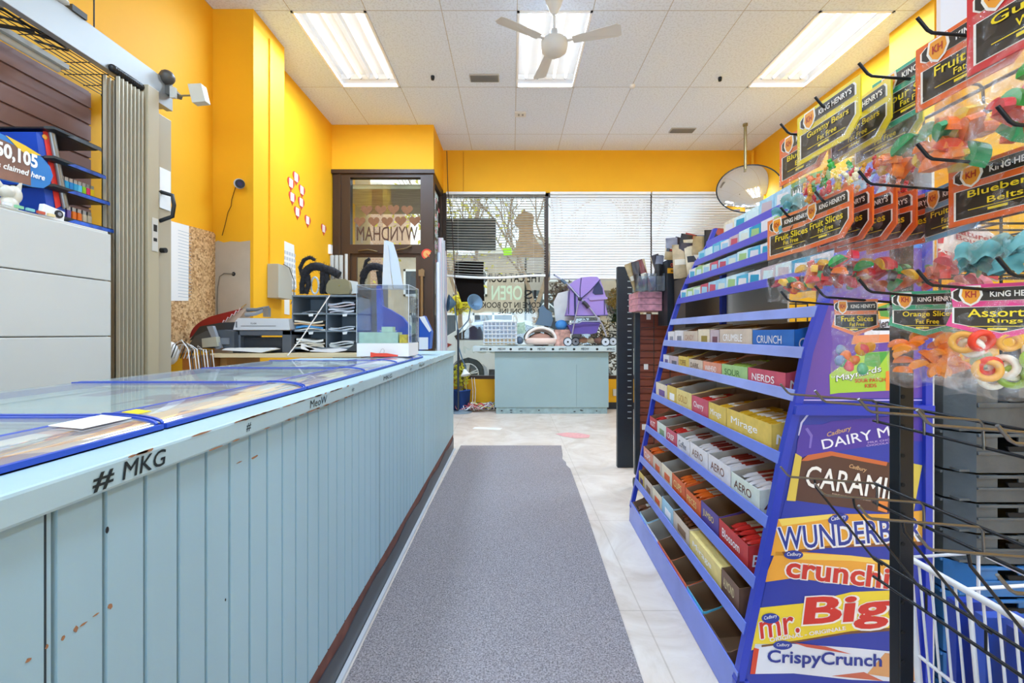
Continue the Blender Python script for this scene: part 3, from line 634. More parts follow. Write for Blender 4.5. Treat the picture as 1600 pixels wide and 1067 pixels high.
# ================================================================ DONATION BOX AND NEIGHBOURS
bx0, bx1, by0, by1, bz = -.985, -.655, 2.9, 3.2, .999
t = thing('donation_box', 'clear acrylic box on a white base standing on the counter glass', 'box', ((bx0 + bx1) / 2, 3.05, bz))
MB().box(bx0, bx1, by0, by1, bz, bz + .085).build('white_base', WHITE, t, .003)
a = MB(); zt = 1.455
for (x0, x1, y0, y1) in ((bx0, bx1, by0, by0 + .004), (bx0, bx1, by1 - .004, by1), (bx0, bx0 + .004, by0, by1), (bx1 - .004, bx1, by0, by1)): a.box(x0, x1, y0, y1, bz + .085, zt)
a.box(bx0, bx1, by0, by1, zt - .004, zt); a.build('acrylic_case', ACR, t)
MB().tube([(x, y, z) for x, y, z in ((bx0, by0, bz + .09), (bx0, by0, zt), (bx1, by0, zt), (bx1, by0, bz + .09))], .002, 4).tube([(bx1, by0, zt), (bx1, by1, zt), (bx1, by1, bz + .09)], .002, 4).tube([(bx0, by0, zt), (bx0, by1, zt), (bx1, by1, zt)], .002, 4).build('case_edges', mat('#dfe8ee', .15), t)
MB().text('TICKETS', (bx1 + .002, by0 + .04, 1.32), Y3, Z3, .2, .04, lift=.0005).text('WIN', (bx1 + .002, by0 + .06, 1.25), Y3, Z3, .15, .04, lift=.0005).build('side_marks', mat('#8b99a3', .6), t) if False else None
b = MB(); rnd = random.Random(2)
for k in range(9):
    x = bx0 + .03 + k * .028; b.tube([(bx1 + .001, by0 + .05 + k * .02, 1.38 - (k % 3) * .05), (bx1 + .001, by0 + .06 + k * .02, 1.33 - (k % 3) * .05), (bx1 + .001, by0 + .055 + k * .02, 1.3 - (k % 3) * .05)], .002, 4)
b.build('scribbled_writing', mat('#5f6d78', .6), t)
GRN = mat('#b9d8be', .7, var=.1, scale=20)
o = MB().box(bx0 + .012, bx0 + .26, by0 + .01, by0 + .12, bz + .086, bz + .155).build('green_carton', GRN); tag(o, 'pale green carton lying inside the clear acrylic box', 'carton')
o = MB().box(bx0 + .15, bx0 + .22, by0 + .03, by0 + .1, bz + .156, bz + .19).build('green_note', GRN); tag(o, 'small pale green note block on the green carton in the acrylic box', 'note')
o = MB().box(bx0 + .27, bx0 + .315, by0 + .01, by0 + .06, bz + .086, bz + .14).build('yellow_tin', mat('#d9c23c', .5, var=.3, scale=60)); tag(o, 'small yellow printed box in the acrylic box corner', 'box')
rnd = random.Random(8)
for k in range(7):
    M = Matrix.Translation((rnd.uniform(bx0 + .06, bx1 - .07), rnd.uniform(by0 + .15, by1 - .07), bz + .09 + k * .012)) @ Matrix.Rotation(rnd.uniform(0, 3), 4, 'Z')
    o = MB().box(-.05, .05, -.03, .03, 0, .004, M=M).build('paper_ticket', mat(['#e8ecef', '#cfd8e2', '#efe6c8', '#d3b7c7'][k % 4], .7)); tag(o, 'loose paper ticket slips in the heap inside the acrylic box', 'ticket', 'slips in the acrylic box')
# blue curved sheet behind the case
BL = mat('#1f56b8', .4)
c0 = P(588, 522, 3.35)
o = MB().prism([P(a, b, 3.35) for a, b in ((588, 447), (590, 558), (640, 558), (640, 510), (628, 495), (608, 483), (597, 478), (594, 447))], (0, .06, 0)).build('display_stand', BL, bevel=.003); tag(o, 'blue swooping plastic display stand behind the acrylic box', 'stand')
# white and blue leaflet stand
t = thing('leaflet_stand', 'white and blue leaflet holder at the far end of the counter', 'stand', P(663, 545, 3.7))
p = [P(a, b, 3.7) for a, b in ((655, 497), (662, 493), (673, 518), (671, 545), (655, 548))]
MB().prism(p, (0, .12, 0)).build('holder', mat('#2358b5', .4), t, .002)
MB().prism([P(a, b, 3.695) for a, b in ((655, 495), (663, 494), (674, 516), (671, 519), (660, 503))], (0, -.01, 0)).box(P(655, 0, 3.69).x, P(669, 0, 3.69).x, 3.68, 3.69, P(0, 546, 3.69).z, P(0, 527, 3.69).z).build('leaflets', PAPER, t)
# leaning white boards
for pts, lb, th in (([(600, 375), (606, 383), (613, 450.5), (597, 450.5)], 'greyish white board leaning behind the acrylic box, left of two', .01), ([(602, 375), (614, 379), (622, 405), (630, 450.5), (615, 450.5), (608, 402)], 'bluish white board leaning behind the acrylic box, right of two', .008)):
    o = MB().prism([P(a, b, 3.12 if 'left' in lb else 3.14) for a, b in pts], (0, th, 0)).build('leaning_board', mat('#d5dade' if 'left' in lb else '#cfdbe6', .6), bevel=.002); tag(o, lb, 'board')
# orange-red pull toy / tool on the glass
RED = mat('#e8432a', .4)
t = thing('box_cutter', 'orange red plastic tool lying in front of the acrylic box', 'tool', (-.83, 2.84, .998))
M = Matrix.Translation((-.76, 2.84, 1.012)) @ Matrix.Rotation(math.radians(4), 4, 'Z')
MB().prism([M @ Vector(p) for p in ((-.115, -.006, .018), (-.085, -.006, .012), (-.02, -.006, .012), (.05, -.006, .0), (.05, -.006, -.008), (-.02, -.006, -.01), (-.085, -.006, -.008), (-.115, -.006, -.014))], (0, .014, 0)).build('handle', RED, t, .002)
MB().tube([M @ Vector(p) for p in ((-.06, 0, .012), (-.05, 0, .035), (-.04, 0, .04), (-.032, 0, .03), (-.035, 0, .012))], .0015, 5).build('wire_loop', STEEL, t)
# ================================================================ DESK BEHIND THE COUNTER
PINE = mat('#e3cfa6', .55, var=.12, scale=3, stretch=(1, 8, 8), name='pine_board')
t = thing('desk_shelf', 'pale pine board shelf behind the counter carrying the printer', 'shelf', (-1.9, 3.6, 0))
MB().box(-2.2, -1.1, 3.33, 3.9, .97, 1.0).build('board', PINE, t, .002)
for sx in (-2.2, -1.2): MB().box(sx, sx + .08, 3.4, 3.85, 0, .97).build('support', mat('#b98a4e', .7, var=.2, scale=4), t)
DG = mat('#565b63', .45); LG = mat('#cfd2d6', .4)
pr = thing('printer', 'light and dark grey inkjet printer on the pine shelf', 'printer', (-1.87, 3.6, 1.0))
px0, px1, py0, py1, pz = P(363, 0, 3.45).x, P(455, 0, 3.45).x, 3.45, 3.75, 1.0
b = MB(); b.box(px0, px0 + .06, py0, py1, pz, pz + .17).box(px1 - .07, px1, py0, py1, pz, pz + .17).box(px0, px1, py0, py1, pz + .13, pz + .17).box(px0, px1, py0 + .05, py1, pz, pz + .115)
b.build('housing', DG, pr, .006)
lid = [(px0 + .012, py0 - .01, pz + .172), (px0 + .03, py0 - .01, pz + .24), (px0 + .05, py0 - .01, pz + .262), (px1 - .015, py0 - .01, pz + .258), (px1 - .005, py0 - .01, pz + .172)]
MB().prism(lid, (0, .3, 0)).build('lid', LG, pr, .008)
MB().box(px0 + .06, px1 - .07, py0 + .045, py0 + .05, pz + .005, pz + .11).build('paper_slot', mat('#2c3036', .5), pr)
b = MB()
for k in range(7): b.box(px0 + .13 + k * .026, px0 + .138 + k * .026, py0 + .02, py0 + .045, pz + .02, pz + .032)
b.box(px0 + .08, px1 - .08, py0 + .01, py0 + .05, pz + .002, pz + .012).build('paper_rollers', mat('#151719', .5), pr)
MB().box(px0 + .07, px1 - .11, py0 - .013, py0 - .009, pz + .2, pz + .204).box(px0 + .033, px0 + .043, py0 - .013, py0 - .009, pz + .19, pz + .235).build('seam_lines', mat('#6c7076', .5), pr)
MB().text('Kodak', (px0 + .145, py0 - .011, pz + .215), X3, Z3, .045, .013, off=.01).build('printer_lettering', mat('#40454d', .5), pr)
MB().text('hero', (px0 + .01, py0 - .001, pz + .122), X3, Z3, .03, .008, off=.01).build('printer_lettering', LG, pr) if False else None
# second dark machine and phone
t = thing('paper_feeder', 'dark grey office machine with a sloping tray beside the printer', 'machine', (-2.15, 3.6, 1.0))
q = [P(a, b, 3.4) for a, b in ((297, 536), (305, 525), (322, 517), (350, 515), (366, 518), (366, 544), (297, 545))]
MB().prism(q, (0, .12, 0)).build('housing', mat('#4c535b', .4), t, .004)
MB().prism([P(a, b, 3.53) for a, b in ((296, 532), (312, 510), (345, 504), (370, 503), (370, 520), (330, 522))], (0, .02, 0)).build('rear_tray', mat('#2f353c', .4), t)
MB().box(*[P(332, 0, 3.39).x, P(358, 0, 3.39).x, 3.385, 3.4, P(0, 538, 3.39).z, P(0, 528, 3.39).z]).build('control_panel', mat('#777d86', .4), t)
t = thing('card_terminal', 'grey handset standing in a cream cradle before the dark machine', 'phone', P(333, 545, 3.36))
MB().prism([P(a, b, 3.36) for a, b in ((323, 510), (332, 509), (345, 544), (338, 546))], (0, .03, 0)).build('handset', mat('#8a8e94', .4), t, .004)
MB().prism([P(a, b, 3.34) for a, b in ((315, 529), (337, 526), (340, 541), (316, 543))], (0, .05, 0)).build('cradle', mat('#a9a796', .5), t, .003)
t = thing('stapler', 'grey long stapler lying open on top of the printer', 'stapler', P(403, 494, 3.6))
MB().tube([P(386, 484, 3.6), P(400, 484, 3.6), P(420, 480, 3.6)], .016, 8, r_end=.012).build('upper_arm', mat('#6f747a', .4), t)
MB().tube([P(384, 492, 3.58), P(400, 490, 3.58), P(417, 483, 3.58)], .017, 8, r_end=.012).build('lower_arm', mat('#8b9096', .4), t)
MB().box(*[P(412, 0, 3.57).x, P(420, 0, 3.57).x, 3.56, 3.6, P(0, 495, 3.57).z, P(0, 481, 3.57).z]).build('hinge', STEEL, t)
# red booklet
t = thing('red_folder', 'dark red curved folder with white script leaning on the cork board', 'folder', P(330, 530, 3.56))
def arc(a, b, c, n=10):
    return [((1 - k / n) ** 2 * a[0] + 2 * (k / n) * (1 - k / n) * b[0] + (k / n) ** 2 * c[0], (1 - k / n) ** 2 * a[1] + 2 * (k / n) * (1 - k / n) * b[1] + (k / n) ** 2 * c[1]) for k in range(n + 1)]
op = arc((296, 528), (298, 506), (330, 494)) + arc((330, 494), (355, 487), (379, 482), 6)[1:] + arc((379, 482), (362, 492), (347, 505), 6) + [(340, 515), (322, 515), (305, 522)]
MB().prism([P(a, b, 3.56) for a, b in op], (0, .01, 0)).build('cover', mat('#8f1b22', .35), t)
MB().text('Canada', P(334, 515, 3.775), (.78, 0, .62), (-.5, 0, .8), .2, .045, lift=.001, shear=.3).build('script_lettering', mat('#e6ccd0', .5), t) if False else None
b = MB(); b.tube([P(337 + k * 3.2, 512 - k * 2.4 + (2.2 if k % 2 else -2.2), 3.552) for k in range(13)], .004, 4); b.build('white_script', mat('#e6ccd0', .5), t)
o = MB().prism([P(a, b, 3.58) for a, b in ((347, 507), (379, 483), (384, 484), (371, 500), (365, 508))], (0, .01, 0)).build('paper_sleeve', mat('#c9b09c', .6)); tag(o, 'beige sleeve leaning against the red folder', 'sleeve')
o = MB().prism([P(a, b, 3.34) for a, b in ((346, 547), (352, 544), (420, 544), (428, 546), (408, 551), (380, 549))], (0, .1, .001)).build('paper_sheet', PAPER); tag(o, 'loose white paper sheet in front of the grey printer', 'paper')
# junk left of the desk
rnd = random.Random(5)
o = MB().ball(P(266, 552, 3.1), (.05, .05, .08)).build('white_pot', WHITE); tag(o, 'white rounded plastic tub behind the counter beside the gate post', 'tub')
for k in range(9):
    p = P(262 + k * 5, 560, 3.0 + k * .03); pts = [p + Vector((rnd.uniform(-.03, .05), 0, rnd.uniform(-.05, .12) * q)) + Vector((.02 * q, 0, 0)) for q in range(5)]
    pts = [p, p + Vector((.02, .02, .09)), p + Vector((.07, .03, .12 - .01 * k)), p + Vector((.12, .02, .06)), p + Vector((.15, .0, -.08))]
    o = MB().tube(pts, .0035, 5).build('power_cord', mat(['#dcdcdc', '#2c2c2e', '#cfc9bf'][k % 3], .6)); tag(o, 'tangled power cord in the heap beside the pine shelf', 'cord', 'cords left of the pine shelf')
for k, (px, c) in enumerate(((285, '#b9783c'), (298, '#c08846'), (312, '#8b5a2a'))):
    a0 = P(px, 575, 3.25); o = MB().box(a0.x, a0.x + .05, 3.25, 3.4, a0.z - .75, a0.z + .09).build('wood_block', mat(c, .7, var=.2, scale=9)); tag(o, '%s upright wooden offcut beside the pine shelf support' % ['left', 'middle', 'right'][k], 'wood')
# letter organizer
OG = mat('#7f8992', .55); oy0, oy1 = 3.5, 3.82
def ox(px): return P(px, 0, oy0).x
def oz(py): return P(0, py, oy0).z
og = thing('letter_organizer', 'dark grey compartment organizer full of papers behind the counter', 'organizer', (ox(507), 3.6, 1.0))
b = MB(); b.box(ox(456), ox(457.5), oy0, oy1, 1.0, oz(461)).box(ox(509), ox(511), oy0, oy1, 1.0, oz(461)).box(ox(557), ox(559), oy0, oy1, 1.0, oz(461)).box(ox(456), ox(559), oy1 - .01, oy1, 1.0, oz(461))
for py in (461, 489, 516, 543): b.box(ox(456), ox(559), oy0, oy1, oz(py) - .012, oz(py))
b.build('carcass', OG, og, .002)
b = MB()
for px in (482, 535):
    for py in (491, 519): b.prism([(ox(px), oy0 - .002, oz(py)), (ox(px + 8), oy0 - .002, oz(py - 1)), (ox(px + 7), oy0 - .002, oz(py + 3)), (ox(px + 1), oy0 - .002, oz(py + 3.5))], (0, .001, 0))
b.build('finger_tabs', WHITE, og)
rnd = random.Random(21); k = 0
for (x0, x1, py, cols) in ((512, 556, 489, ['#c5c6cf', '#dfe2e8', '#8f929c', '#d8c7c7', '#b9bcc6']), (459, 508, 516, ['#e4e1d6', '#4f97cf', '#c9a57c', '#efe6d2']), (512, 556, 516, ['#d9dde2', '#c3cad1']), (459, 508, 543, ['#e8e0cc', '#eee6d2', '#d9d5c9', '#f0efe9']), (512, 556, 543, ['#dfe4e0', '#cfd6d4', '#eef0ee']), (470, 508, 489, ['#6b7178'])):
    z = oz(py) + .001
    for c in cols:
        th = rnd.uniform(.016, .034); xa, xb_ = ox(x0 + rnd.uniform(0, 4)), ox(x1 - rnd.uniform(0, 4))
        o = MB().surf(lambda u, v: (xa + (xb_ - xa) * u, oy0 + .002 + .22 * v, z + th * .5 + .008 * math.sin(u * 5 + k)), 8, 2).surf(lambda u, v: (xa + (xb_ - xa) * u, oy0 + .005, z + th * .5 * v + .008 * math.sin(u * 5 + k)), 8, 2).build('paper_stack', mat(c, .7))
        tag(o, '%s folded papers in the %s compartment of the grey organizer, layer %s' % ({'#4f97cf': 'blue', '#c9a57c': 'tan'}.get(c, 'pale'), {(512, 489): 'upper right', (459, 516): 'middle left', (512, 516): 'middle right', (459, 543): 'lower left', (512, 543): 'lower right', (470, 489): 'upper left'}[(x0, py)], ['one', 'two', 'three', 'four', 'five'][cols.index(c)]), 'papers', 'papers in the grey organizer')
        z += th * .7; k += 1
# furry cats
FUR = mat('#26262b', .9, var=.5, scale=60, bump=1., bscale=90, name='black_tinsel_fur')
def furry(name, Y, body, legs, tail, label, r=.03):
    b = MB(); rnd = random.Random(7)
    for pts, r0, r1 in [(body, r, r * .95)] + [(l, r * .75, r * .55) for l in legs] + [(tail, r * .5, r * .4)]:
        Q = [P(a, c, Y) for a, c in pts]; b.tube(Q, r0 * .8, 8, 0, r1 * .8)
        for i in range(len(Q) - 1):
            L = (Q[i + 1] - Q[i]).length; n_ = int(L / .0035)
            for k in range(n_):
                p = Q[i].lerp(Q[i + 1], k / n_)
                for _ in range(4):
                    d = Vector((rnd.gauss(0, 1), rnd.gauss(0, 1), rnd.gauss(0, 1))).normalized(); s = d.orthogonal().normalized() * .0018
                    b.ngon([p + d * r0 * .5 - s, p + d * r0 * .5 + s, p + d * r0 * rnd.uniform(.9, 1.5)])
    o = b.build(name, FUR); return tag(o, label, 'decoration')
furry('furry_cat', 3.62, arc((474, 432), (484, 408), (508, 420), 6) + [(520, 424), (530, 430)], [[(476, 430), (472, 445), (472, 459)], [(480, 430), (482, 445), (478, 459)], [(505, 425), (504, 445), (503, 459)], [(510, 428), (512, 445), (508, 459)]], [(473, 432), (469, 418), (475, 406), (484, 402), (492, 406)], 'black tinsel cat decoration with arched back on the organizer top', .042)
furry('furry_cat', 3.97, arc((567, 434), (572, 410), (595, 418), 6) + [(598, 424)], [[(568, 430), (566, 440), (566, 449)], [(592, 424), (594, 440), (594, 449)]], [(570, 418), (572, 408), (578, 404)], 'black tinsel cat decoration behind the acrylic box top', .042)
o = MB().box(P(560, 0, 3.95).x, P(600, 0, 3.95).x, 3.93, 4.08, .0, P(0, 450, 3.95).z).build('cabinet_block', mat('#5a6873', .6)); tag(o, 'grey blue cabinet behind the acrylic box under the second tinsel cat', 'cabinet')
# ring and pouch beside the cat
o = MB().tube([P(492 + 6 * math.cos(a), 446 + 13 * math.sin(a), 3.66) for a in [2 * PI * k / 16 for k in range(17)]], .008, 6).build('tape_roll', mat('#d9dfe2', .4)); tag(o, 'pale roll standing under the arched tinsel cat', 'roll')
t = thing('glasses_case', 'olive khaki hard case with rounded corners on the organizer', 'case', P(528, 460, 3.55))
MB().prism([P(a, b, 3.55) for a, b in ((509, 455), (510, 445), (514, 438), (520, 436), (540, 436), (545, 440), (547, 452), (545, 459), (530, 460), (512, 459))], (0, .09, 0)).build('shell', mat('#8a8160', .5), t, .012)
MB().ball(P(530, 446, 3.545), .006).build('clasp', mat('#b9a86a', .3, .8), t)
o = MB().prism([P(a, b, 3.6) for a, b in ((545, 438), (558, 440), (558, 458), (547, 459))], (0, .02, 0)).build('note_pad', mat('#d9dcd8', .7)); tag(o, 'pale note pad beside the khaki case on the organizer', 'notepad')
for k, px in enumerate((519, 526, 533, 541)):
    o = MB().cyl(P(px, 461, 3.72), P(px, 399 if k < 3 else 397, 3.72), .016 if k < 3 else .012, n=10).build('paper_tube', mat('#d9d7d0', .6)); tag(o, '%s of the white upright tubes behind the khaki case' % ['leftmost', 'second', 'third', 'rightmost'][k], 'tube', 'white tubes behind the case')
# stylus cord
o = MB().tube([P(515, 462, 3.4), P(490, 500, 3.3), P(470, 530, 3.2), P(449, 556, 3.1)], .0045, 5).build('white_stick', mat('#e8dfd6', .5)); tag(o, 'thin white rod leaning diagonally across the organizer front', 'rod')
for k, (pts, c) in enumerate((([(475, 541), (500, 546), (530, 544), (545, 547), (520, 551), (485, 549)], '#e3e4ea'), ([(540, 548), (556, 536), (558, 549)], '#3c4044'), ([(470, 536), (492, 546), (482, 548), (470, 545)], '#f2f2f2'))):
    o = MB().prism([P(a, b, 3.42) for a, b in pts], (0, .02, .002)).build('loose_paper', mat(c, .7)); tag(o, ['crumpled pale paper lying before the organizer', 'dark folded paper beside the acrylic box', 'white paper slip before the organizer'][k], 'paper')
# ================================================================ LEFT WALL ITEMS
def onwall(pts, X, d, name, m, label, cat, bevel=0, parent=None):
    V = []
    for a, c in pts:
        Yk = F * abs(X) / (800 - a); V.append((X, Yk, EYE - (c - CY) * Yk / F))
    o = MB().prism(V, (d, 0, 0)).build(name, m, parent, bevel)
    return tag(o, label, cat) if label else o
cork = bpy.data.materials.new('cork_board_flakes'); cork.use_nodes = True; t_ = cork.node_tree; v_ = t_.nodes.new('ShaderNodeTexVoronoi'); v_.inputs['Scale'].default_value = 70; r_ = t_.nodes.new('ShaderNodeValToRGB'); co_ = t_.nodes.new('ShaderNodeTexCoord')
for e, p, c in zip(r_.color_ramp.elements, (.0, .75), ('#5f3f22', '#e3bf8e')): e.position = p; e.color = lin(c)
e = r_.color_ramp.elements.new(.3); e.color = lin('#b78a58')
t_.links.new(co_.outputs['Object'], v_.inputs['Vector']); t_.links.new(v_.outputs['Color'], r_.inputs['Fac']); t_.links.new(r_.outputs['Color'], t_.nodes['Principled BSDF'].inputs['Base Color'])
onwall([(262, 345), (330, 363), (334, 368), (335, 535), (300, 548), (262, 555)], XL + .003, .02, 'cork_board', cork, 'speckled brown particle board on the yellow wall by the gate', 'board')
ps = onwall([(262, 344), (295, 353), (294, 470), (262, 470)], XL + .024, .002, 'wall_paper_sheet', PAPER, 'tall white printed sheet pinned over the brown particle board', 'paper')
b = MB()
for k in range(22):
    zz = 1.15 + (172 - k * 5.3) * 3.5 / F * .92; b.box(XL + .0262, XL + .0266, 3.42 + .04, 3.42 + .18, zz, zz + .003)
b.build('printed_lines', mat('#9fb3c4', .7), ps)
# white flood light, dome, aerial on the beam end
t = thing('security_floodlight', 'white square lamp head on a short arm at the grey beam end', 'lamp', P(308, 145, 2.9))
MB().prism([P(a, b, 2.9) for a, b in ((293, 131), (314, 130), (321, 158), (300, 160))], (0, .05, 0)).build('lamp_head', mat('#cbc9bd', .5), t, .004)
MB().tube([P(272, 150, 2.92), P(298, 149, 2.92)], .006, 8).build('arm', mat('#8a7b58', .5), t)
t = thing('dome_camera', 'dark round camera on a white bracket atop the grey beam end', 'camera', P(262, 130, 2.92))
MB().ball(P(261, 121, 2.9), (.045, .045, .045)).build('dome', mat('#4b4844', .4), t)
MB().prism([P(a, b, 2.9) for a, b in ((240, 132), (262, 129), (277, 145), (275, 150), (258, 146))], (0, .05, 0)).build('bracket', mat('#5c5a55', .4), t, .003)
MB().prism([P(a, b, 2.86) for a, b in ((265, 134), (273, 136), (273, 152), (265, 152))], (0, .02, 0)).build('clamp', mat('#c7c5bd', .4), t)
MB().tube([P(236, 127, 2.9), P(237, 109, 2.9)], .005, 6).tube([P(228, 120, 2.9), P(233, 116, 2.9), P(242, 118, 2.9), P(243, 124, 2.9), P(238, 128, 2.9)], .002, 5).build('aerial', mat('#3a3a38', .4), t)
t = thing('security_camera', 'small black round camera fixed to the front of the yellow pillar', 'camera', P(374, 287, 3.88))
MB().cyl(P(374, 287, 3.9), P(374, 287, 3.86), .042, n=24).build('housing', mat('#d4d4d4', .4), t)
MB().cyl(P(375, 287, 3.87), P(375, 287, 3.82), .036, n=24).build('lens_ring', BLACK, t)
MB().cyl(P(375, 287, 3.825), P(375, 287, 3.815), .02, n=20).build('lens', mat('#2c2a55', .1), t)
t = thing('wall_cable', 'grey cable coming out of a hole in the bare plaster patch', 'cable', P(365, 427, 3.88))
MB().ball(P(365, 428, 3.894), (.016, .006, .018)).build('hole', BLACK, t)
MB().tube([P(a, b, 3.885) for a, b in ((365, 428), (350, 427), (343, 432), (340, 450), (339, 475), (340, 500))], .004, 5).build('cord', mat('#7c7468', .6), t)
onwall([(420, 60), (424, 60), (424, 413), (420, 413)], -2.203, .012, 'conduit', YEL, 'yellow painted conduit down the side of the pillar', 'conduit')
jb = thing('junction_box', 'beige metal junction box on the pillar side with looped cable', 'box', (-2.2, 4.3, 1.5))
Xj = -2.203; ya, yb = F * 2.2 / (800 - 417), F * 2.12 / (800 - 455)
MB().box(Xj, Xj + .1, 4.12, 4.38, P(0, 466, 4.2).z, P(0, 414, 4.2).z).build('case', mat('#b5b1a2', .5), jb, .003)
MB().tube([(Xj + .105, 4.2, 1.78), (Xj + .12, 4.28, 1.76), (Xj + .125, 4.36, 1.65), (Xj + .12, 4.37, 1.5), (Xj + .11, 4.33, 1.42)], .004, 5).build('looped_cord', mat('#4a473f', .6), jb)
MB().tube([P(419, 388, 4.15), P(398, 440, 4.0), P(385, 475, 3.9), P(370, 486, 3.8)], .004, 5).build('drop_cord', mat('#a8823a', .6), jb)
o = MB().ball((XD + .03, F * 2.39 / (800 - 427), 2.62), (.035, .05, .06), n=16, m=10).build('alarm_sounder', mat('#dcd9cf', .5)); tag(o, 'white oval alarm sounder on the yellow wall past the pillar', 'alarm')
for k, (px, py) in enumerate(((463, 278), (455, 287), (472, 298), (457, 309), (471, 317), (465, 332), (481, 345), (506, 358))):
    X = XD + .002; Yk = F * 2.385 / (800 - px); c = Vector((X, Yk, EYE - (py - CY) * Yk / F))
    lb = ['highest', 'upper left', 'upper right', 'large middle left', 'middle right', 'lower of the touching pair', 'lone lower', 'farthest, nearest the door'][k]
    t = thing('paper_heart', '%s red paper heart pinned on the yellow left wall' % lb, 'paper heart', c, 0, 'paper hearts on the left wall')
    MB().prism(heart(c, .16, u=Y3 * (1 if k % 2 else -1)), (.003, 0, 0)).build('heart', mat('#cf4a3a', .7), t)
    MB().box(X + .003, X + .005, c.y - .045, c.y + .035, c.z - .04, c.z + .05).build('white_card', mat('#f0dcd6', .7), t)
cs = onwall([(436, 373), (459, 383), (463, 450), (452, 452), (452, 492), (440, 490)], XD + .003, .003, 'wall_calendar', mat('#e6e6e0', .7), 'white calendar sheet taped to the yellow wall beyond the junction box', 'calendar')
b = MB()
for i in range(5):
    for j in range(8): b.box(XD + .0061, XD + .0064, 4.78 + i * .055, 4.78 + i * .055 + .04, 1.98 - j * .06, 1.98 - j * .06 + .035)
b.build('printed_cells', mat('#b9bfc4', .7), cs)
o = MB().box(XD, XD + .03, 5.95, 6.02, 2.18, 2.3).build('light_switch', WHITE); tag(o, 'small white device on the wall corner left of the entry door', 'switch')
t = thing('door_sticker', 'round red no smoking sticker on the brown frame right of the door', 'sticker', P(667, 397, YD - .002))
MB().cyl(P(667, 397, YD - .001), P(667, 397, YD - .005), .07, n=28).build('red_disc', mat('#d8402c', .5), t)
MB().cyl(P(667, 397, YD - .005), P(667, 397, YD - .007), .05, n=24).build('inner_disc', mat('#d9a05a', .5), t)
MB().box(-.05, .05, -.0095, -.007, -.006, .006, M=Matrix.Translation(P(667, 397, YD)) @ Matrix.Rotation(.8, 4, 'Y')).build('slash', mat('#d8402c', .5), t)
rnd = random.Random(3)
for k in range(9):
    Yk = YD + .12 + k * .085; top = [410, 395, 372, 380, 372, 388, 376, 392, 400][k]
    o = MB().tube([Vector((-.99, Yk - .01, .0)), Vector((-1.005, Yk, EYE - (top - CY) * Yk / F))], .028, 8).build('paper_roll', mat(['#d7dde6', '#c3d0e0', '#e3d2de', '#b8c8da', '#dfe5ea'][k % 5], .35)); tag(o, '%s of the tall pale rolls standing along the side light' % ['nearest', 'second', 'third', 'fourth', 'fifth', 'sixth', 'seventh', 'eighth', 'farthest'][k], 'roll', 'tall pale rolls by the side light')
b = MB()
for k in range(14): b.box(XS + .001, XS + .003, YD + .2 + (k % 3) * .12, YD + .29 + (k % 3) * .12, 2.1 + k * .07, 2.16 + k * .07, k % 3)
o = b.build('glass_stickers', [mat('#c98f9f', .6), mat('#b7c9c4', .6), mat('#c05b6e', .6)]); tag(o, 'pink and pale printed posters on the alcove side light', 'poster')
# ================================================================ CIGARETTE CABINET, GATE, CANOPY
CABW = mat('#cfcfc9', .4, var=.04, scale=1.5, name='white_steel_cabinet')
t = thing('filing_cabinet', 'wide white steel cabinet with flat drawers behind the counter', 'cabinet', (-2.3, 1.4, 0))
XF = -2.08; ye = F * 2.08 / 625; ztop = 1.675
MB().box(-2.5, XF - .02, -.6, ye, 0, ztop).build('carcass', CABW, t, .003)
zs = [.02, .5, .845, 1.135, 1.42, 1.665]
for i in range(5):
    zt_ = zs[i + 1] - .006
    MB().box(XF - .019, XF, -.6, ye - .006, zs[i], zt_).build('drawer_front', CABW, t, .003)
# slatwall
slat = MB(); z = 1.4
SLM = mat('#8c6a62', .45, var=.12, scale=3, stretch=(1, .2, 1), name='mauve_brown_slatwall')
while z < 2.52:
    slat.box(XL + .002, XL + .02, -1.2, 2.75, z, z + .088); z += .1
    slat.box(XL + .002, XL + .008, -1.2, 2.75, z - .012, z)
struct('wall_slats', slat, SLM)
# folding gate
GM = mat('#c9c0ab', .3, .3, name='weathered_gate_steel')
gt = thing('folding_gate', 'folded steel concertina security gate with a beige end post', 'gate', (-2.2, 2.7, 0))
ya, yb = 2.5, 2.7; n = 15
for k in range(n):
    yy = ya + (yb - ya) * k / n; b = MB()
    x = -2.2 + (.03 if k % 2 else -.03); b.box(x - .012, x + .012, yy, yy + .006, .1, 2.56).box(x - .012, x - .006, yy, yy + .014, .1, 2.56)
    b.build('slat', GM, gt)
b = MB()
for k in range(n): 
    yy = ya + (yb - ya) * k / n
    b.ball((-2.19, yy + .01, 2.6), .022, n=10, m=6)
b.build('rollers', mat('#2b2b2d', .35, .5), gt)
BG = mat('#b6a98d', .4, name='beige_gate_post')
MB().box(-2.25, -2.15, yb + .005, yb + .088, .1, 2.62).build('end_post', BG, gt, .003)
MB().box(-2.25, -2.17, yb + .095, yb + .215, .1, 2.5).build('lock_panel', mat('#b1a68f', .4), gt, .003)
MB().tube([(-2.17, yb + .12, 2.02), (-2.1, yb + .13, 2.0), (-2.09, yb + .13, 1.94), (-2.1, yb + .13, 1.87), (-2.17, yb + .12, 1.84)], .012, 8).build('handle', BLACK, gt)
MB().box(-2.149, -2.146, yb + .03, yb + .075, 1.64, 1.84).build('strike_plate', mat('#d6d2c8', .3, .3), gt)
b = MB(); b.box(-2.146, -2.144, yb + .04, yb + .065, 1.76, 1.8).box(-2.146, -2.144, yb + .04, yb + .065, 1.7, 1.72); b.cyl((-2.17, yb + .13, 1.66), (-2.14, yb + .13, 1.66), .016)
b.build('lock_marks', BLACK, gt)
MB().box(-2.168, -2.163, yb + .11, yb + .2, 1.92, 2.17).build('taped_paper', PAPER, gt)
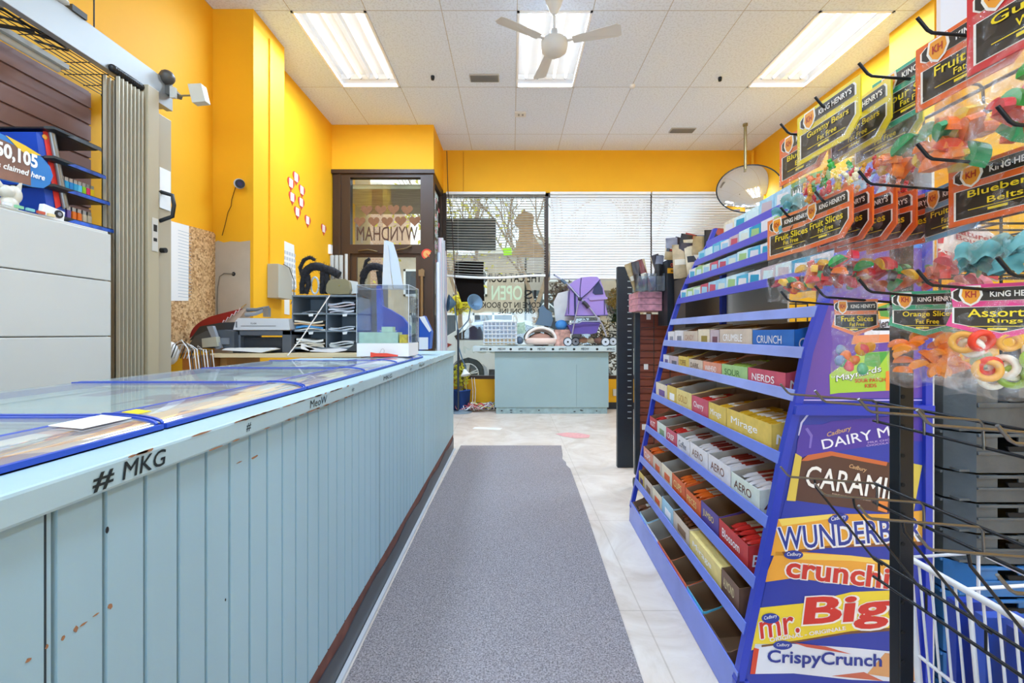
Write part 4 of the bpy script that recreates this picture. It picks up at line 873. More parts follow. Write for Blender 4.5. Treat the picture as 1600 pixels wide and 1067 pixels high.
# canopy beam and mesh
GB = mat('#a5a6a4', .4, .35, name='grey_steel_beam')
cp = thing('canopy_frame', 'grey steel beam and black wire mesh canopy over the white cabinet', 'canopy', (-2.35, 1.3, 2.58))
yE = F * 2.2 / 530
MB().box(-2.24, -2.2, -1.2, yE, 2.585, 2.76).build('beam', GB, cp, .002)
MB().box(-2.5, -2.24, yE - .04, yE, 2.6, 2.7).build('end_beam', GB, cp)
for k in range(3):
    MB().box(-2.5, -2.24, .55 + k * .72, .6 + k * .72, 2.6, 2.65).build('cross_brace', mat('#b9b2a4', .5), cp)
b = MB()
for k in range(9): x = -2.5 + k * .032; b.tube([(x, -.6, 2.6), (x, yE - .02, 2.6)], .0025, 4)
for k in range(28): y = -.3 + k * .115; b.tube([(-2.52, y, 2.604), (-2.22, y, 2.604)], .0025, 4)
b.build('wire_mesh', mat('#403a34', .5), cp)
MB().tube([(-2.43, 1.25, 2.56), (-2.43, 2.45, 2.56)], .016, 10).build('tube_lamp', mat('#dfe0dc', .3), cp)
MB().box(-2.46, -2.4, 1.2, 2.48, 2.575, 2.6).build('lamp_housing', mat('#c9c9c4', .4), cp)
b = MB(); rnd = random.Random(12)
for k in range(4): b.tube([(-2.4, 2.0 + .1 * k, 2.62), (-2.33, 2.1 + .1 * k, 2.63), (-2.3 + .02 * k, 2.25, 2.61), (-2.27, 2.4 + .05 * k, 2.62), (-2.24, 2.6, 2.63)], .006, 5)
b.tube([(-2.42, 2.0, 2.5), (-2.35, 2.1, 2.56), (-2.3, 2.2, 2.6)], .01, 6); b.build('bundled_wires', mat('#23211f', .5), cp)
b = MB().tube([P(146, 0, 2.6) + Vector((0, 0, .4)), P(147, 66, 2.6)], .004, 5)
o = MB().tube([(P(147, 0, 2.6).x, 2.6, CEIL), (P(147, 0, 2.6).x, 2.6, 2.76)], .004, 5).build('suspension_wire', BLACK); tag(o, 'thin black wire holding the grey canopy beam from the ceiling', 'wire')
t = thing('beam_clamp', 'small dark clip and white puck on top of the grey beam', 'clip', (-2.2, 2.3, 2.76))
MB().box(-2.23, -2.19, 2.28, 2.36, 2.76, 2.79).build('clip_body', mat('#3b3934', .5), t); MB().ball((-2.2, 2.22, 2.775), (.03, .05, .016)).build('puck', mat('#d7d5cf', .4), t)
# ---- things on the cabinet
t = thing('lottery_poster', 'curved blue and yellow poster with large white numbers on the cabinet', 'poster', (-2.25, 1.75, 1.68))
def pc(px, py): # on a sheet at X=-2.25 leaning
    Yk = F * 2.2 / (800 - px); return Vector((-2.2, Yk, EYE - (py - CY) * Yk / F))
MB().prism([pc(a, b) for a, b in ((-60, 190), (0, 208), (40, 228), (66, 246), (78, 260), (83, 275), (78, 288), (68, 294), (50, 292), (0, 280), (-60, 268))], (-.004, 0, 0)).build('sheet', mat('#2f7fc8', .3), t)
MB().prism([pc(a, b) + Vector((.001, 0, 0)) for a, b in ((8, 211), (40, 228), (64, 243), (56, 242), (36, 238), (28, 232))], (.001, 0, 0)).build('yellow_band', mat('#f2c62b', .3), t)
MB().prism([pc(a, b) + Vector((.001, 0, 0)) for a, b in ((-60, 215), (0, 217), (20, 226), (45, 238), (47, 262), (48, 290), (0, 279), (-60, 266))], (.0005, 0, 0)).build('photo_print', mat('#7d5a4c', .3, var=.5, scale=5), t)
b = MB(); b.text('$1,250,105', pc(-58, 228) + Vector((.003, 0, 0)), (pc(58, 268) - pc(-58, 228)), Z3, (pc(58, 268) - pc(-58, 228)).length, .075, off=.04, lift=.0)
e1 = pc(68, 285) + Vector((.003, 0, 0)); s1 = pc(-58, 248) + Vector((.003, 0, 0)); b.text('Winnings claimed here', s1, e1 - s1, Z3, (e1 - s1).length, .035, off=.03, shear=.2)
b.build('poster_lettering', mat('#f6f4ee', .5), t)
t = thing('lighter_display', 'black four-shelf lighter display with red and blue side on the cabinet', 'display', (-2.25, 2.0, 1.68))
def yz(px, py, X=-2.25): Yk = F * abs(X) / (800 - px); return Vector((X, Yk, EYE - (py - CY) * Yk / F))
DB = mat('#23272c', .35)
sp = [yz(56, 206), yz(75, 206), yz(96, 318), yz(98, 330), yz(76, 338), yz(72, 320), yz(66, 280)]
MB().prism(sp, (-.25, 0, 0)).build('side_panel', mat('#1d4fc0', .35), t, .002)
MB().prism([yz(66, 205) + Vector((.002, 0, 0)), yz(75, 206) + Vector((.002, 0, 0)), yz(94, 322) + Vector((.002, 0, 0)), yz(86, 326) + Vector((.002, 0, 0))], (.002, 0, 0)).build('red_band', mat('#e8322a', .35), t)
MB().ball(yz(69, 214) + Vector((.004, 0, 0)), (.001, .014, .012)).build('logo_badge', mat('#f2a52c', .35), t)
MB().tube([yz(77, 207) + Vector((.01, 0, 0)), yz(99, 325) + Vector((.01, 0, 0))], .014, 8).build('front_rail', mat('#8c9092', .3, .5), t)
yR0, yR1 = 2.02, 2.38
lz = [(76, 165, 206, 231), (86, 172, 249, 275), (93, 180, 295, 319), (100, 186, 343, 361)]
shelfz = []
for k, (a, b_, zt1, zt2) in enumerate(lz):
    zz = yz(a, [216, 260, 303, 350][k]).z - .0
    zz = [2.12, 1.98, 1.845, 1.70][k]; shelfz.append(zz)
    MB().box(-2.5, -2.22, 2.17, 2.44 + .025 * k, zz, zz + .008).prism([(-2.22, 2.17, zz), (-2.2, 2.2, zz + .01), (-2.2, 2.45 + .025 * k, zz + .01), (-2.22, 2.44 + .025 * k, zz)], (0, 0, .012)).build('shelf', DB, t)
    MB().prism([(-2.198, 2.26, zz + .0), (-2.198, 2.45 + .025 * k, zz + .0), (-2.198, 2.45 + .025 * k, zz + .017), (-2.198, 2.3, zz + .017)], (.002, 0, 0)).build('price_strip', mat(['#43484e', '#2850a8', '#2c58b8', '#2c58b8'][k], .4, var=.5, scale=30), t)
MB().box(-2.5, -2.47, 2.17, 2.5, 1.68, 2.13).build('back_panel', DB, t)
cols = ['#d92b25', '#d92b25', '#2b2b2b', '#2b2b2b', '#2aa8dd', '#2aa8dd', '#1f8fd8', '#2aa8dd', '#5cc8ee', '#8fd02a', '#e8356c', '#f0d020']
cn_ = {'#d92b25': 'red', '#2b2b2b': 'black', '#2aa8dd': 'light blue', '#1f8fd8': 'blue', '#5cc8ee': 'pale blue', '#8fd02a': 'lime green', '#e8356c': 'pink', '#f0d020': 'yellow', '#3553b8': 'royal blue', '#f07a24': 'orange', '#c9bfa8': 'beige', '#6c5aa8': 'violet'}
def lighter(x, y, z, c, shelf):
    t = thing('lighter', '%s pocket lighter standing on the %s shelf of the lighter display' % (cn_[c], shelf), 'lighter', (x, y, z), 0, '%s lighters on the %s shelf' % (cn_[c], shelf))
    MB().box(x - .008, x + .008, y - .0105, y + .0105, z, z + .066).build('body', mat(c, .25), t, .003); MB().box(x - .005, x + .005, y - .01, y + .009, z + .066, z + .085).build('metal_hood', STEEL, t)
for i, c in enumerate(cols): lighter(-2.26, 2.2 + i * .0235, shelfz[2] + .0085, c, 'third')
for i, c in enumerate(['#3553b8', '#3553b8', '#6c5aa8', '#f07a24', '#f07a24', '#c9bfa8', '#c9bfa8']): lighter(-2.26, 2.27 + i * .029, shelfz[3] + .0085, c, 'lowest')
# webcam, ceramic cat, price holder
t = thing('webcam', 'small white box camera with a black round lens on the cabinet edge', 'camera', (-2.12, 2.1, 1.675))
Mc = Matrix.Translation((-2.13, 2.12, 1.705)) @ Matrix.Rotation(math.radians(-8), 4, 'X')
MB().box(-.015, .01, -.05, .05, -.025, .025, M=Mc).build('housing', WHITE, t, .004)
MB().cyl(Mc @ Vector((.01, .018, .002)), Mc @ Vector((.016, .018, .002)), .018, n=20).build('lens', BLACK, t); MB().cyl(Mc @ Vector((.016, .018, .002)), Mc @ Vector((.018, .018, .002)), .009, n=16).build('lens_glass', mat('#8b8f96', .2), t)
t = thing('cat_figurine', 'pale ceramic two-eared cat ornament on the white cabinet', 'figurine', (-2.15, 1.97, 1.675))
CER = mat('#d8d3c4', .35, var=.12, scale=20)
b = MB(); c = Vector((-2.15, 1.955, 1.7)); b.ball(c, (.028, .034, .035), 0, 14, 10); b.ball(c + Vector((0, -.012, .05)), (.028, .034, .028), 0, 14, 10); b.ball(c + Vector((0, .02, .045)), (.025, .028, .04), 0, 14, 10)
b.build('body', CER, t)
for dy, s in ((-.04, -1), (.025, 1)): MB().prism([c + Vector((0, dy - .012, .06)), c + Vector((0, dy + .014, .065)), c + Vector((0, dy + s * .018, .105))], (.012, 0, 0)).build('ear', CER, t, .002)
t = thing('label_holder', 'clear holder with small coloured pictures on the cabinet at the frame edge', 'holder', (-2.12, 1.83, 1.675))
MB().box(-2.14, -2.13, 1.7, 1.88, 1.675, 1.77).build('sheet', mat('#d4d8da', .2), t)
for k in range(6): MB().box(-2.13, -2.128, 1.8 + (k % 2) * .028, 1.82 + (k % 2) * .028, 1.69 + (k // 2) * .022, 1.706 + (k // 2) * .022).build('picture_square', mat(['#7d3226', '#d8b21c', '#2f2f2f', '#a04a34', '#e8e0d0', '#3b3b3b'][k], .5), t)
for k, c in enumerate(('#d98f8f', '#f1f1f1', '#8fcf9f', '#7fc4c4', '#cf5a3c', '#f0d9a0')):
    o = MB().box(-2.09, -2.0795, 1.83 + k * .045, 1.86 + k * .045, 1.676, 1.688).build('price_tag', mat(c, .5)); tag(o, 'tiny %s price tag along the white cabinet edge' % ['pink', 'white', 'green', 'teal', 'red', 'cream'][k], 'tag', 'price tags on the cabinet edge')
# ================================================================ FRONT TABLE
YT = 6.5
tb = thing('display_table', 'light blue closed cabinet table in front of the shop windows', 'table', (.45, 6.7, 0))
tx0, tx1 = P(773, 0, YT).x, P(951, 0, YT).x; zt = .96
MB().box(tx0, tx1, YT, 6.86, .09, .875).build('cabinet_body', mat('#93adb2', .5, var=.05, scale=2, name='table_blue_paint'), tb, .003)
MB().box(tx0 + .02, tx1 - .02, YT + .01, 6.84, 0, .09).build('plinth', mat('#8da6aa', .5, var=.2, scale=15), tb)
MB().box((tx0 + tx1) / 2 + .35, (tx0 + tx1) / 2 + .354, YT - .001, YT, .1, .7).build('panel_joint', mat('#6f878d', .6), tb)
MB().box(P(739, 0, YT).x, P(966, 0, YT).x, YT - .06, 6.89, .885, zt).build('tabletop', mat('#b9c9cc', .5, var=.06, scale=3), tb, .006)
b = MB(); rnd = random.Random(6)
for px, s in ((750, '#MKG'), (778, 'MEOW'), (810, '#MKG'), (840, 'MEOW'), (873, '#MKG'), (908, 'MEOW'), (948, '#MKG')):
    b.text(s, P(px, 0, 6.44) * 1 + Vector((0, -.001, -EYE + 0)) * 0 + Vector((0, -.002, 0)) if False else (P(px, 0, 6.44).x, 6.438, .905), X3, Z3, .11, .035, off=.01)
for px in (766, 798, 830, 864, 897, 933): b.ball((P(px, 0, 6.44).x, 6.438, .92), (.018, .001, .016))
b.build('marker_lettering', INK, tb)
b = MB()
for k in range(9): x = rnd.uniform(tx0 + .1, tx1 - .1); b.ball((x, YT + .009, rnd.uniform(.01, .06)), (rnd.uniform(.008, .025), .001, rnd.uniform(.004, .01)))
b.build('paint_chips', mat('#2c3032', .7), tb)
YI = 6.6
def sh(name, pts, Y, d, m, parent=None, bevel=0, lab=None, cat=None, grp=None):
    o = MB().prism([P(a, c, Y) for a, c in pts], (0, d, 0)).build(name, m, parent, bevel)
    if lab: tag(o, lab, cat, grp)
    return o
# basket
bk = thing('wicker_basket', 'white lattice basket with clear handles on the blue table', 'basket', P(781, 538, YI))
a0, a1 = P(757, 538, YI), P(806, 503, YI)
b = MB(); n = 8
for i in range(n + 1):
    x = a0.x + (a1.x - a0.x) * i / n; b.tube([(x, YI, a0.z), (x - .01, YI - .01, a1.z)], .009, 5)
for j in range(6):
    z = a0.z + .03 + (a1.z - a0.z - .03) * j / 5; b.tube([(a0.x - .01, YI - .01, z), (a1.x + .01, YI - .01, z), (a1.x + .01, YI + .22, z), (a0.x - .01, YI + .22, z), (a0.x - .01, YI - .01, z)], .009, 5)
for i in range(6):
    y = YI + .22 * i / 5; b.tube([(a0.x - .01, y, a0.z), (a0.x - .01, y, a1.z)], .009, 5).tube([(a1.x + .01, y, a0.z), (a1.x + .01, y, a1.z)], .009, 5)
b.build('lattice', mat('#d3dbe2', .5), bk)
MB().box(a0.x + .01, a1.x - .01, YI + .012, YI + .2, a0.z, a0.z + .09).build('tan_base', mat('#d3bf9f', .6), bk)
MB().box(a0.x + .012, a1.x - .012, YI + .014, YI + .02, a0.z + .09, a1.z - .01).build('liner', mat('#b9c6d6', .7), bk)
for px in (755, 805): MB().tube([P(px - 2, 503, YI), P(px - 3, 495, YI), P(px, 490, YI), P(px + 3, 495, YI), P(px + 3, 503, YI)], .005, 5).build('handle', mat('#c9d2d6', .3), bk)
# cat bed
cbd = thing('cat_bed', 'round cream and pink hooded pet bed on the blue table', 'pet bed', P(845, 538, 6.68))
c = P(845, 531, 6.68); PK = mat('#e6cfc3', .9, bump=.4, bscale=50)
MB().lathe([(0, -.06), (.21, -.065), (.235, -.03), (.23, .01), (.2, .03), (.17, .0), (.1, -.03), (0, -.035)], c, 28, M=Matrix.Diagonal((1, .8, 1)).to_3x3()).build('cushion', PK, cbd)
b = MB(); b.surf(lambda u, v: c + Vector((math.cos(PI * u) * .215 * (1 - .1 * v), .17 * math.sin(v * PI / 2) + .0 - .05, math.sin(PI * u) * (.17 - .06 * v) + .01)), 16, 6)
b.tube([c + Vector((math.cos(PI * k / 16) * .215, -.05, math.sin(PI * k / 16) * .165 + .01)) for k in range(17)], .022, 8)
b.build('hood', mat('#e9e4df', .9, bump=.4, bscale=50), cbd)
MB().ball(c + Vector((0, .02, 0)), (.17, .1, .1)).build('inner_lining', mat('#a98273', .9), cbd)
sh('pet_hammock', [(836, 507), (842, 495), (843, 481), (848, 476), (854, 483), (862, 488), (864, 500), (861, 510)], 6.74, .05, mat('#5d7489', .9, bump=.3), None, .01, 'grey blue pointed fabric fin standing behind the pet bed', 'cushion')
sh('white_cloth', [(865, 472), (872, 458), (888, 454), (898, 460), (900, 500), (868, 502)], 6.84, .03, mat('#dfe0da', .8, var=.08, scale=9), None, .01, 'pale crumpled sheet hanging behind the stroller in the window', 'cloth')
o = MB().ball(P(877, 508, 6.7), (.09, .08, .075), n=14, m=10, wob=.04).build('ball_toy', mat('#3d86c9', .6)); tag(o, 'fuzzy blue ball between the pet bed and the stroller', 'toy')
MB_ = MB().box(P(866, 0, 6.7).x, P(890, 0, 6.7).x, 6.62, 6.78, zt + .0005, P(0, 515, 6.7).z).build('toy_box', mat('#c99c8e', .8, var=.4, scale=20)); tag(MB_, 'small pinkish mottled box under the blue ball', 'box')
o = MB().ball(P(812, 532, 6.66), (.055, .05, .055), n=12, m=8).build('food_bowl', mat('#4d5f72', .5)); tag(o, 'dark grey round bowl between the basket and the pet bed', 'bowl')
o = MB().prism([P(a, b, 6.72) for a, b in ((807, 505), (820, 503), (822, 520), (808, 522))], (0, .04, 0)).build('green_packet', mat('#a9c4b0', .7, var=.3, scale=40)); tag(o, 'pale green patterned packet between the basket and pet bed', 'packet')
# stroller
ST = thing('pet_stroller', 'purple folding pet stroller standing on the blue table', 'stroller', P(915, 537, 6.62))
PU = mat('#9b82c8', .75, bump=.15, bscale=40, name='purple_canvas'); PD = mat('#5d4c9c', .75); NV = mat('#27305a', .6)
def Q(zx, zy, Y=6.52): return P(860 + zx / 8.89, 430 + zy / 8.89, Y)
def sq(name, pts, m, Y=6.52, d=.26, bv=.008): return MB().prism([Q(a, b, Y) for a, b in pts], (0, d, 0)).build(name, m, ST, bv)
sq('carrier', [(275, 200), (400, 325), (745, 330), (800, 555), (225, 560), (262, 420)], PU)
sq('canopy', [(262, 130), (330, 75), (430, 32), (560, 20), (650, 22), (690, 60), (500, 260), (420, 325), (380, 260)], PU, 6.51, .28)
sq('front_flap', [(690, 60), (735, 180), (780, 320), (600, 322), (430, 325), (505, 255)], mat('#9c86c6', .75), 6.53, .24)
sq('mesh_window', [(672, 85), (725, 180), (735, 262), (620, 270), (585, 240), (610, 170)], NV, 6.522, .01, 0)
sq('front_pad', [(535, 312), (560, 300), (790, 300), (795, 330), (560, 350), (540, 345)], mat('#a08cc8', .75), 6.505, .03)
b = MB()
for pts in ([(430, 35), (412, 180), (412, 320)], [(330, 230), (340, 540)], [(750, 340), (752, 545)], [(262, 200), (252, 540)], [(225, 562), (500, 566), (800, 556)], [(690, 60), (560, 210), (430, 320)]): b.tube([Q(x, y, 6.508) for x, y in pts], .006, 5)
b.build('dark_piping', NV, ST)
MB().box(Q(335, 0).x, Q(352, 0).x, 6.512, 6.518, Q(0, 545).z, Q(0, 240).z).build('side_strap', NV, ST)
sq('lower_basket', [(245, 690), (400, 670), (430, 650), (700, 655), (640, 800), (580, 815), (300, 815)], PD, 6.53, .22)
for y in (6.49, 6.82):
    MB().tube([Q(60, 0, y), Q(230, 110, y), Q(420, 330, y), Q(560, 470, y), Q(720, 680, y), Q(780, 850, y)], .011, 6).tube([Q(400, 330, y), Q(350, 560, y), Q(300, 830, y)], .009, 6).tube([Q(250, 665, y), Q(400, 662, y), Q(440, 640, y), Q(700, 640, y)], .008, 6).build('side_frame', mat('#a9adc4', .35, .5), ST)
MB().tube([Q(60, 0, 6.49), Q(50, -8, 6.52), Q(50, -8, 6.79), Q(60, 0, 6.82)], .011, 6).tube([Q(150, 60, 6.49), Q(215, 115, 6.49)], .022, 8).build('handlebar', mat('#4f6880', .5), ST)
MB().ball(Q(410, 330, 6.485), (.03, .015, .03)).tube([Q(450, 370, 6.48), Q(490, 400, 6.48), Q(530, 450, 6.48)], .028, 8).build('folding_latch', mat('#2c2b35', .4), ST)
for zx, zy, y in ((242, 885, 6.5), (350, 885, 6.8), (765, 885, 6.5), (870, 880, 6.8)):
    c = Q(zx, zy, y); c.z = zt + .062
    w = MB(); w.tube([c + Vector((.058 * math.cos(PI * k / 12), 0, .058 * math.sin(PI * k / 12))) for k in range(25)], .0085, 6); w = w.build('wheel', mat('#3f4a55', .6), ST)
    MB().cyl(c + Vector((0, -.008, 0)), c + Vector((0, .008, 0)), .052, n=20).build('wheel_disc', mat('#c9d2dc', .4), w)
    MB().cyl(c + Vector((0, -.014, 0)), c + Vector((0, -.008, 0)), .014, n=12).build('hub', DKMETAL, w)
for k, (px, c_) in enumerate(((912, '#b98c6e'), (922, '#c9b89c'), (934, '#8e6a5c'))):
    o = MB().ball(P(px, 532, 6.7), (.07, .05, .04), n=8, m=6, wob=.2).build('soft_toy', mat(c_, .9)); tag(o, 'small %s plush toy lying beneath the stroller' % ['brown', 'cream', 'dark'][k], 'toy')
# floor lamp
fl = thing('floor_lamp', 'tall blue grey multi-arm floor lamp with round shades by the window', 'lamp', (P(719, 0, 6.62).x, 6.62, 0))
LB = mat('#5f7d96', .4, .3, name='blue_grey_lamp_enamel'); bx = P(716, 0, 6.62).x
MB().lathe([(0, .035), (.03, .035), (.04, .02), (.16, .012), (.165, 0), (0, 0)], (bx + .04, 6.62, .001), 28).build('base', mat('#8ea0ae', .3, .4), fl)
MB().tube([(bx, 6.62, .02), (bx, 6.62, 1.0), (bx + .0, 6.62, 1.2)], .015, 8).build('pole', mat('#3c4550', .4, .4), fl)
for pts, ax in (([(716, 520), (722, 512), (732, 500), (735, 482), (740, 474)], (.5, -.8, .3)), ([(716, 530), (714, 505), (710, 480), (706, 474)], (-1, -.35, .1)), ([(716, 540), (722, 560), (728, 575), (727, 583)], (.2, -.3, -1))):
    MB().tube([P(a, b, 6.62) for a, b in pts], .01, 6).build('arm', LB, fl)
    e = P(*pts[-1], 6.62); q = Vector(ax).normalized().to_track_quat('Z', 'Y').to_matrix()
    big = 1 if pts[-1][1] < 500 else .6
    MB().lathe([(.01, -.06), (.03, -.05), (.05 * big, -.03), (.12 * big, .05 * big), (.125 * big, .055 * big), (.11 * big, .05 * big), (.03, -.02), (0, -.03)], e, 24, M=q).build('shade', LB if big == 1 else WHITE, fl)
# bin and yellow plants, cables heap
o = MB().lathe([(0, .01), (.12, .01), (.14, .3), (.15, .3), (.15, .31), (.13, .31), (.115, .02), (0, .02)], (P(722, 0, 6.72).x - .02, 6.76, 0), 4).build('plastic_bin', mat('#2a57a6', .5)); tag(o, 'blue plastic bin on the floor behind the lamp base', 'bin')
bush((P(721, 0, 6.74).x - .02, 6.76, .5), (.12, .1, .2), mat('#d7cf3a', .7), 150, 'yellow and green crumpled stuff bulging out of the blue bin', 'plastic_plant', .04, 12)
rnd = random.Random(17); cc = ['#d98b8b', '#e8d7d0', '#c94a4a', '#d6c94a', '#efefef', '#8fa6c4', '#b05a6a']
for k in range(26):
    cx_, cy_ = P(746, 0, 6.7).x + rnd.gauss(0, .09), 6.72 + rnd.gauss(0, .05); rr = rnd.uniform(.04, .14); a0 = rnd.uniform(0, 6); L = rnd.uniform(3, 7)
    o = MB().tube([(cx_ + rr * math.cos(a0 + L * q / 14) * 1.2, min(6.88, cy_ + rr * .6 * math.sin(a0 + L * q / 14)), .01 + abs(math.sin(q * .6 + k)) * .07 + (k % 5) * .012) for q in range(15)], .006, 5).build('cable_loop', mat(cc[k % 7], .5)); tag(o, '%s cable loop in the tangle on the floor left of the blue table' % {'#d98b8b': 'pink', '#e8d7d0': 'cream', '#c94a4a': 'red', '#d6c94a': 'yellow', '#efefef': 'white', '#8fa6c4': 'blue grey', '#b05a6a': 'dark pink'}[cc[k % 7]], 'cable', 'tangled cables by the window')
for k, px in enumerate((727, 737, 741)):
    o = MB().tube([P(px, 590, 6.8), P(px + 2, 610, 6.8), P(px + 1, 632, 6.78)], .005, 5).build('white_cable', WHITE); tag(o, '%s thin white cable dropping down the yellow knee wall' % ['left', 'middle', 'right'][k], 'cable')
o = MB().box(P(958, 0, 6.9).x, P(963, 0, 6.9).x, 6.9, YB, .2, .3).build('wall_outlet', mat('#cfcac0', .5)); tag(o, 'small pale outlet on the yellow knee wall right of the table', 'outlet')
# ================================================================ MID GONDOLA
NVY = mat('#202c38', .45, var=.12, scale=4, bump=.2, bscale=30, name='dark_navy_steel')
t = thing('gondola_end', 'tall dark navy perforated upright panel beyond the blue rack', 'shelving', P(977, 730, 3.92))
x0, x1 = P(965, 0, 3.9).x, P(990, 0, 3.9).x
MB().box(x0, x1, 3.9, 3.95, 0, 1.715).build('panel', NVY, t, .003)
b = MB()
for k in range(24):
    z = .42 + k * .053; b.box(x0 + .085, x0 + .118, 3.897, 3.9, z, z + .007)
b.build('slots', mat('#b9cdd6', .4), t)  # pale strips: the light at the slots is painted as colour
sw = thing('slatwall_display', 'dark framed brown slatwall stand on casters behind the blue rack', 'display', P(1030, 752, 3.4))
sx0, sx1 = P(1000, 0, 3.4).x, P(1075, 0, 3.4).x
MB().box(sx0 - .04, sx0 - .005, 3.38, 3.42, .1, 1.3).build('post', NVY, sw)
RB = mat('#86493a', .5, var=.15, scale=3, stretch=(1, 1, 6), name='red_brown_slats')
b = MB(); z = .12
while z < 1.28: b.box(sx0, sx1 + .3, 3.4, 3.42, z, z + .045); b.box(sx0, sx1 + .3, 3.41, 3.425, z + .04, z + .055); z += .053
b.build('slat_panel', RB, sw)
b = MB()
for i in range(2):
    x = sx0 + .1 + i * .12
    b.tube([(x, 3.39, .1), (x, 3.39, 1.28)], .003, 4)
for k in range(12): b.tube([(sx0 + .01, 3.395, .2 + k * .09), (sx0 + .09, 3.3, .2 + k * .09)], .002, 4)
b.build('wire_hooks', mat('#2c2e30', .4), sw)
for (px, py) in ((1006, 573), (1010, 495), (1029, 496), (1003, 667)): 
    c = P(px, py, 3.35); MB().box(c.x, c.x + .03, 3.345, 3.35, c.z - .02, c.z + .02).build('price_ticket', WHITE, sw)
MB().tube([(sx0 - .02, 3.4, .1), (sx0 - .02, 3.4, .05)], .01, 8).cyl((sx0 - .05, 3.38, .04), (sx0 - .02, 3.38, .04), .04, n=18).build('caster', BLACK, sw)
# candy boxes and snack bins on top
for k in range(3):
    z = 1.305 - k * 0 + .045 * k
    for j in range(2):
        xa = P(991, 0, 3.3).x + j * .17; 
        o = MB().box(xa, xa + .165, 3.2 + .012 * j, 3.45, z, z + .043).build('candy_box', [mat('#cf8f9c', .5, var=.35, scale=25)]); tag(o, '%s printed flat box in the %s layer of pink boxes on the slatwall stand' % (['left', 'right'][j], ['bottom', 'middle', 'top'][k]), 'box', 'pink flat boxes under the snack bins')
zb = 1.44; pcol = ['#3a3034', '#b49a6b', '#7a2c2a', '#c7b08a', '#2c2a2c', '#8c8fa0', '#d8c7a6', '#50484c', '#a03c30']
pn = ['dark brown', 'tan', 'dark red', 'cream', 'black', 'silver grey', 'pale', 'charcoal', 'red']
rnd = random.Random(30)
def pouch(c, w, h, lean, col, nm, where, i, yaw=0.):
    M = Matrix.Translation(c) @ Matrix.Rotation(yaw, 4, 'Z') @ Matrix.Rotation(lean, 4, 'Y') @ Matrix.Rotation(rnd.uniform(-.25, .25), 4, 'X')
    b = MB()
    for s in (1, -1): b.surf(lambda u, v: M @ Vector(((u - .5) * w, s * .012 * math.sin(PI * u) * math.sin(PI * min(1, v * 1.1)), v * h)), 5, 6)
    m2 = mat('#e9e0cc', .4) if i % 2 else mat('#1c1a1c', .4)
    b.surf(lambda u, v: M @ Vector(((u - .5) * w * .8, -.0125 * math.sin(PI * (.1 + .8 * u)), h * (.4 + .16 * v))), 4, 2, 1)
    o = b.build('snack_pouch', [mat(col, .3, var=.25, scale=18), m2]); tag(o, '%s foil snack pouch %s' % (nm, where), 'pouch', '%s pouches %s' % (nm, where))
for k in range(5):
    xa = P(991, 0, 3.25).x + k * .062
    MBx = MB(); MBx.box(xa, xa + .002, 3.14, 3.3, zb, zb + .12).box(xa + .056, xa + .058, 3.14, 3.3, zb, zb + .12).box(xa, xa + .058, 3.14, 3.142, zb, zb + .1).box(xa, xa + .058, 3.298, 3.3, zb, zb + .14)
    o = MBx.build('clear_bin', clear('bin_plastic', '#eef4fb', .05, .05, .08)); tag(o, '%s clear snack bin on the pink boxes, counted from the dark upright' % ['first', 'second', 'third', 'fourth', 'fifth'][k], 'bin', 'clear snack bins')
    for j in range(2): i = (k * 2 + j) % 9; pouch(Vector((xa + .029, 3.2 + j * .05, zb + .005)), .055, .21 + .02 * k, rnd.uniform(-.4, .05), pcol[i], pn[i], 'leaning in the clear bins', k + j)
t = thing('snack_case', 'black snack display case with orange and yellow header bands', 'display', (P(1062, 0, 3.1).x, 3.2, zb))
xa, xb_ = P(1043, 0, 3.1).x, P(1076, 0, 3.1).x; zz = lambda y: P(0, y, 3.1).z
MB().box(xa, xb_ + .1, 3.1, 3.3, 1.2, zz(406)).build('case', mat('#22272f', .4), t)
MB().box(xa - .001, xb_ + .1, 3.095, 3.1, zz(427), zz(419)).build('yellow_band', mat('#e9a51f', .5), t)
MB().text('ORGANIC', (xa + .02, 3.098, zz(417)), X3, Z3, .1, .025, off=.02, lift=.001).build('header_lettering', mat('#e2502a', .5), t)
MB().text('BEEF JERKY', (xa + .02, 3.094, zz(426)), X3, Z3, .1, .018, off=.01, lift=.001).build('band_lettering', INK, t)
for k in range(15):
    i = (k * 4 + 1) % 9
    if k < 5: pouch(Vector((P(1046 + k * 6, 0, 3.15).x, 3.14 + .03 * (k % 3), zz(406) + .002)), .08, .15 + .01 * k, rnd.uniform(-.1, .4), pcol[i], pn[i], 'leaning out of the black snack case', k)
    else: pouch(Vector((P(1064 + (k - 5) * 6.3, 0, 2.97).x, 2.93 + .03 * (k % 4), 1.502)), .1, .22 + .012 * (k - 5), rnd.uniform(-.1, .3), pcol[i], pn[i], 'in the row above the far rack end', k)
o = MB().box(P(1062, 0, 2.97).x, P(1135, 0, 2.97).x, 2.87, 3.07, 1.0, 1.5).build('display_carton', mat('#4a4038', .6)); tag(o, 'dark display carton behind the far rack end under the snack pouches', 'carton')
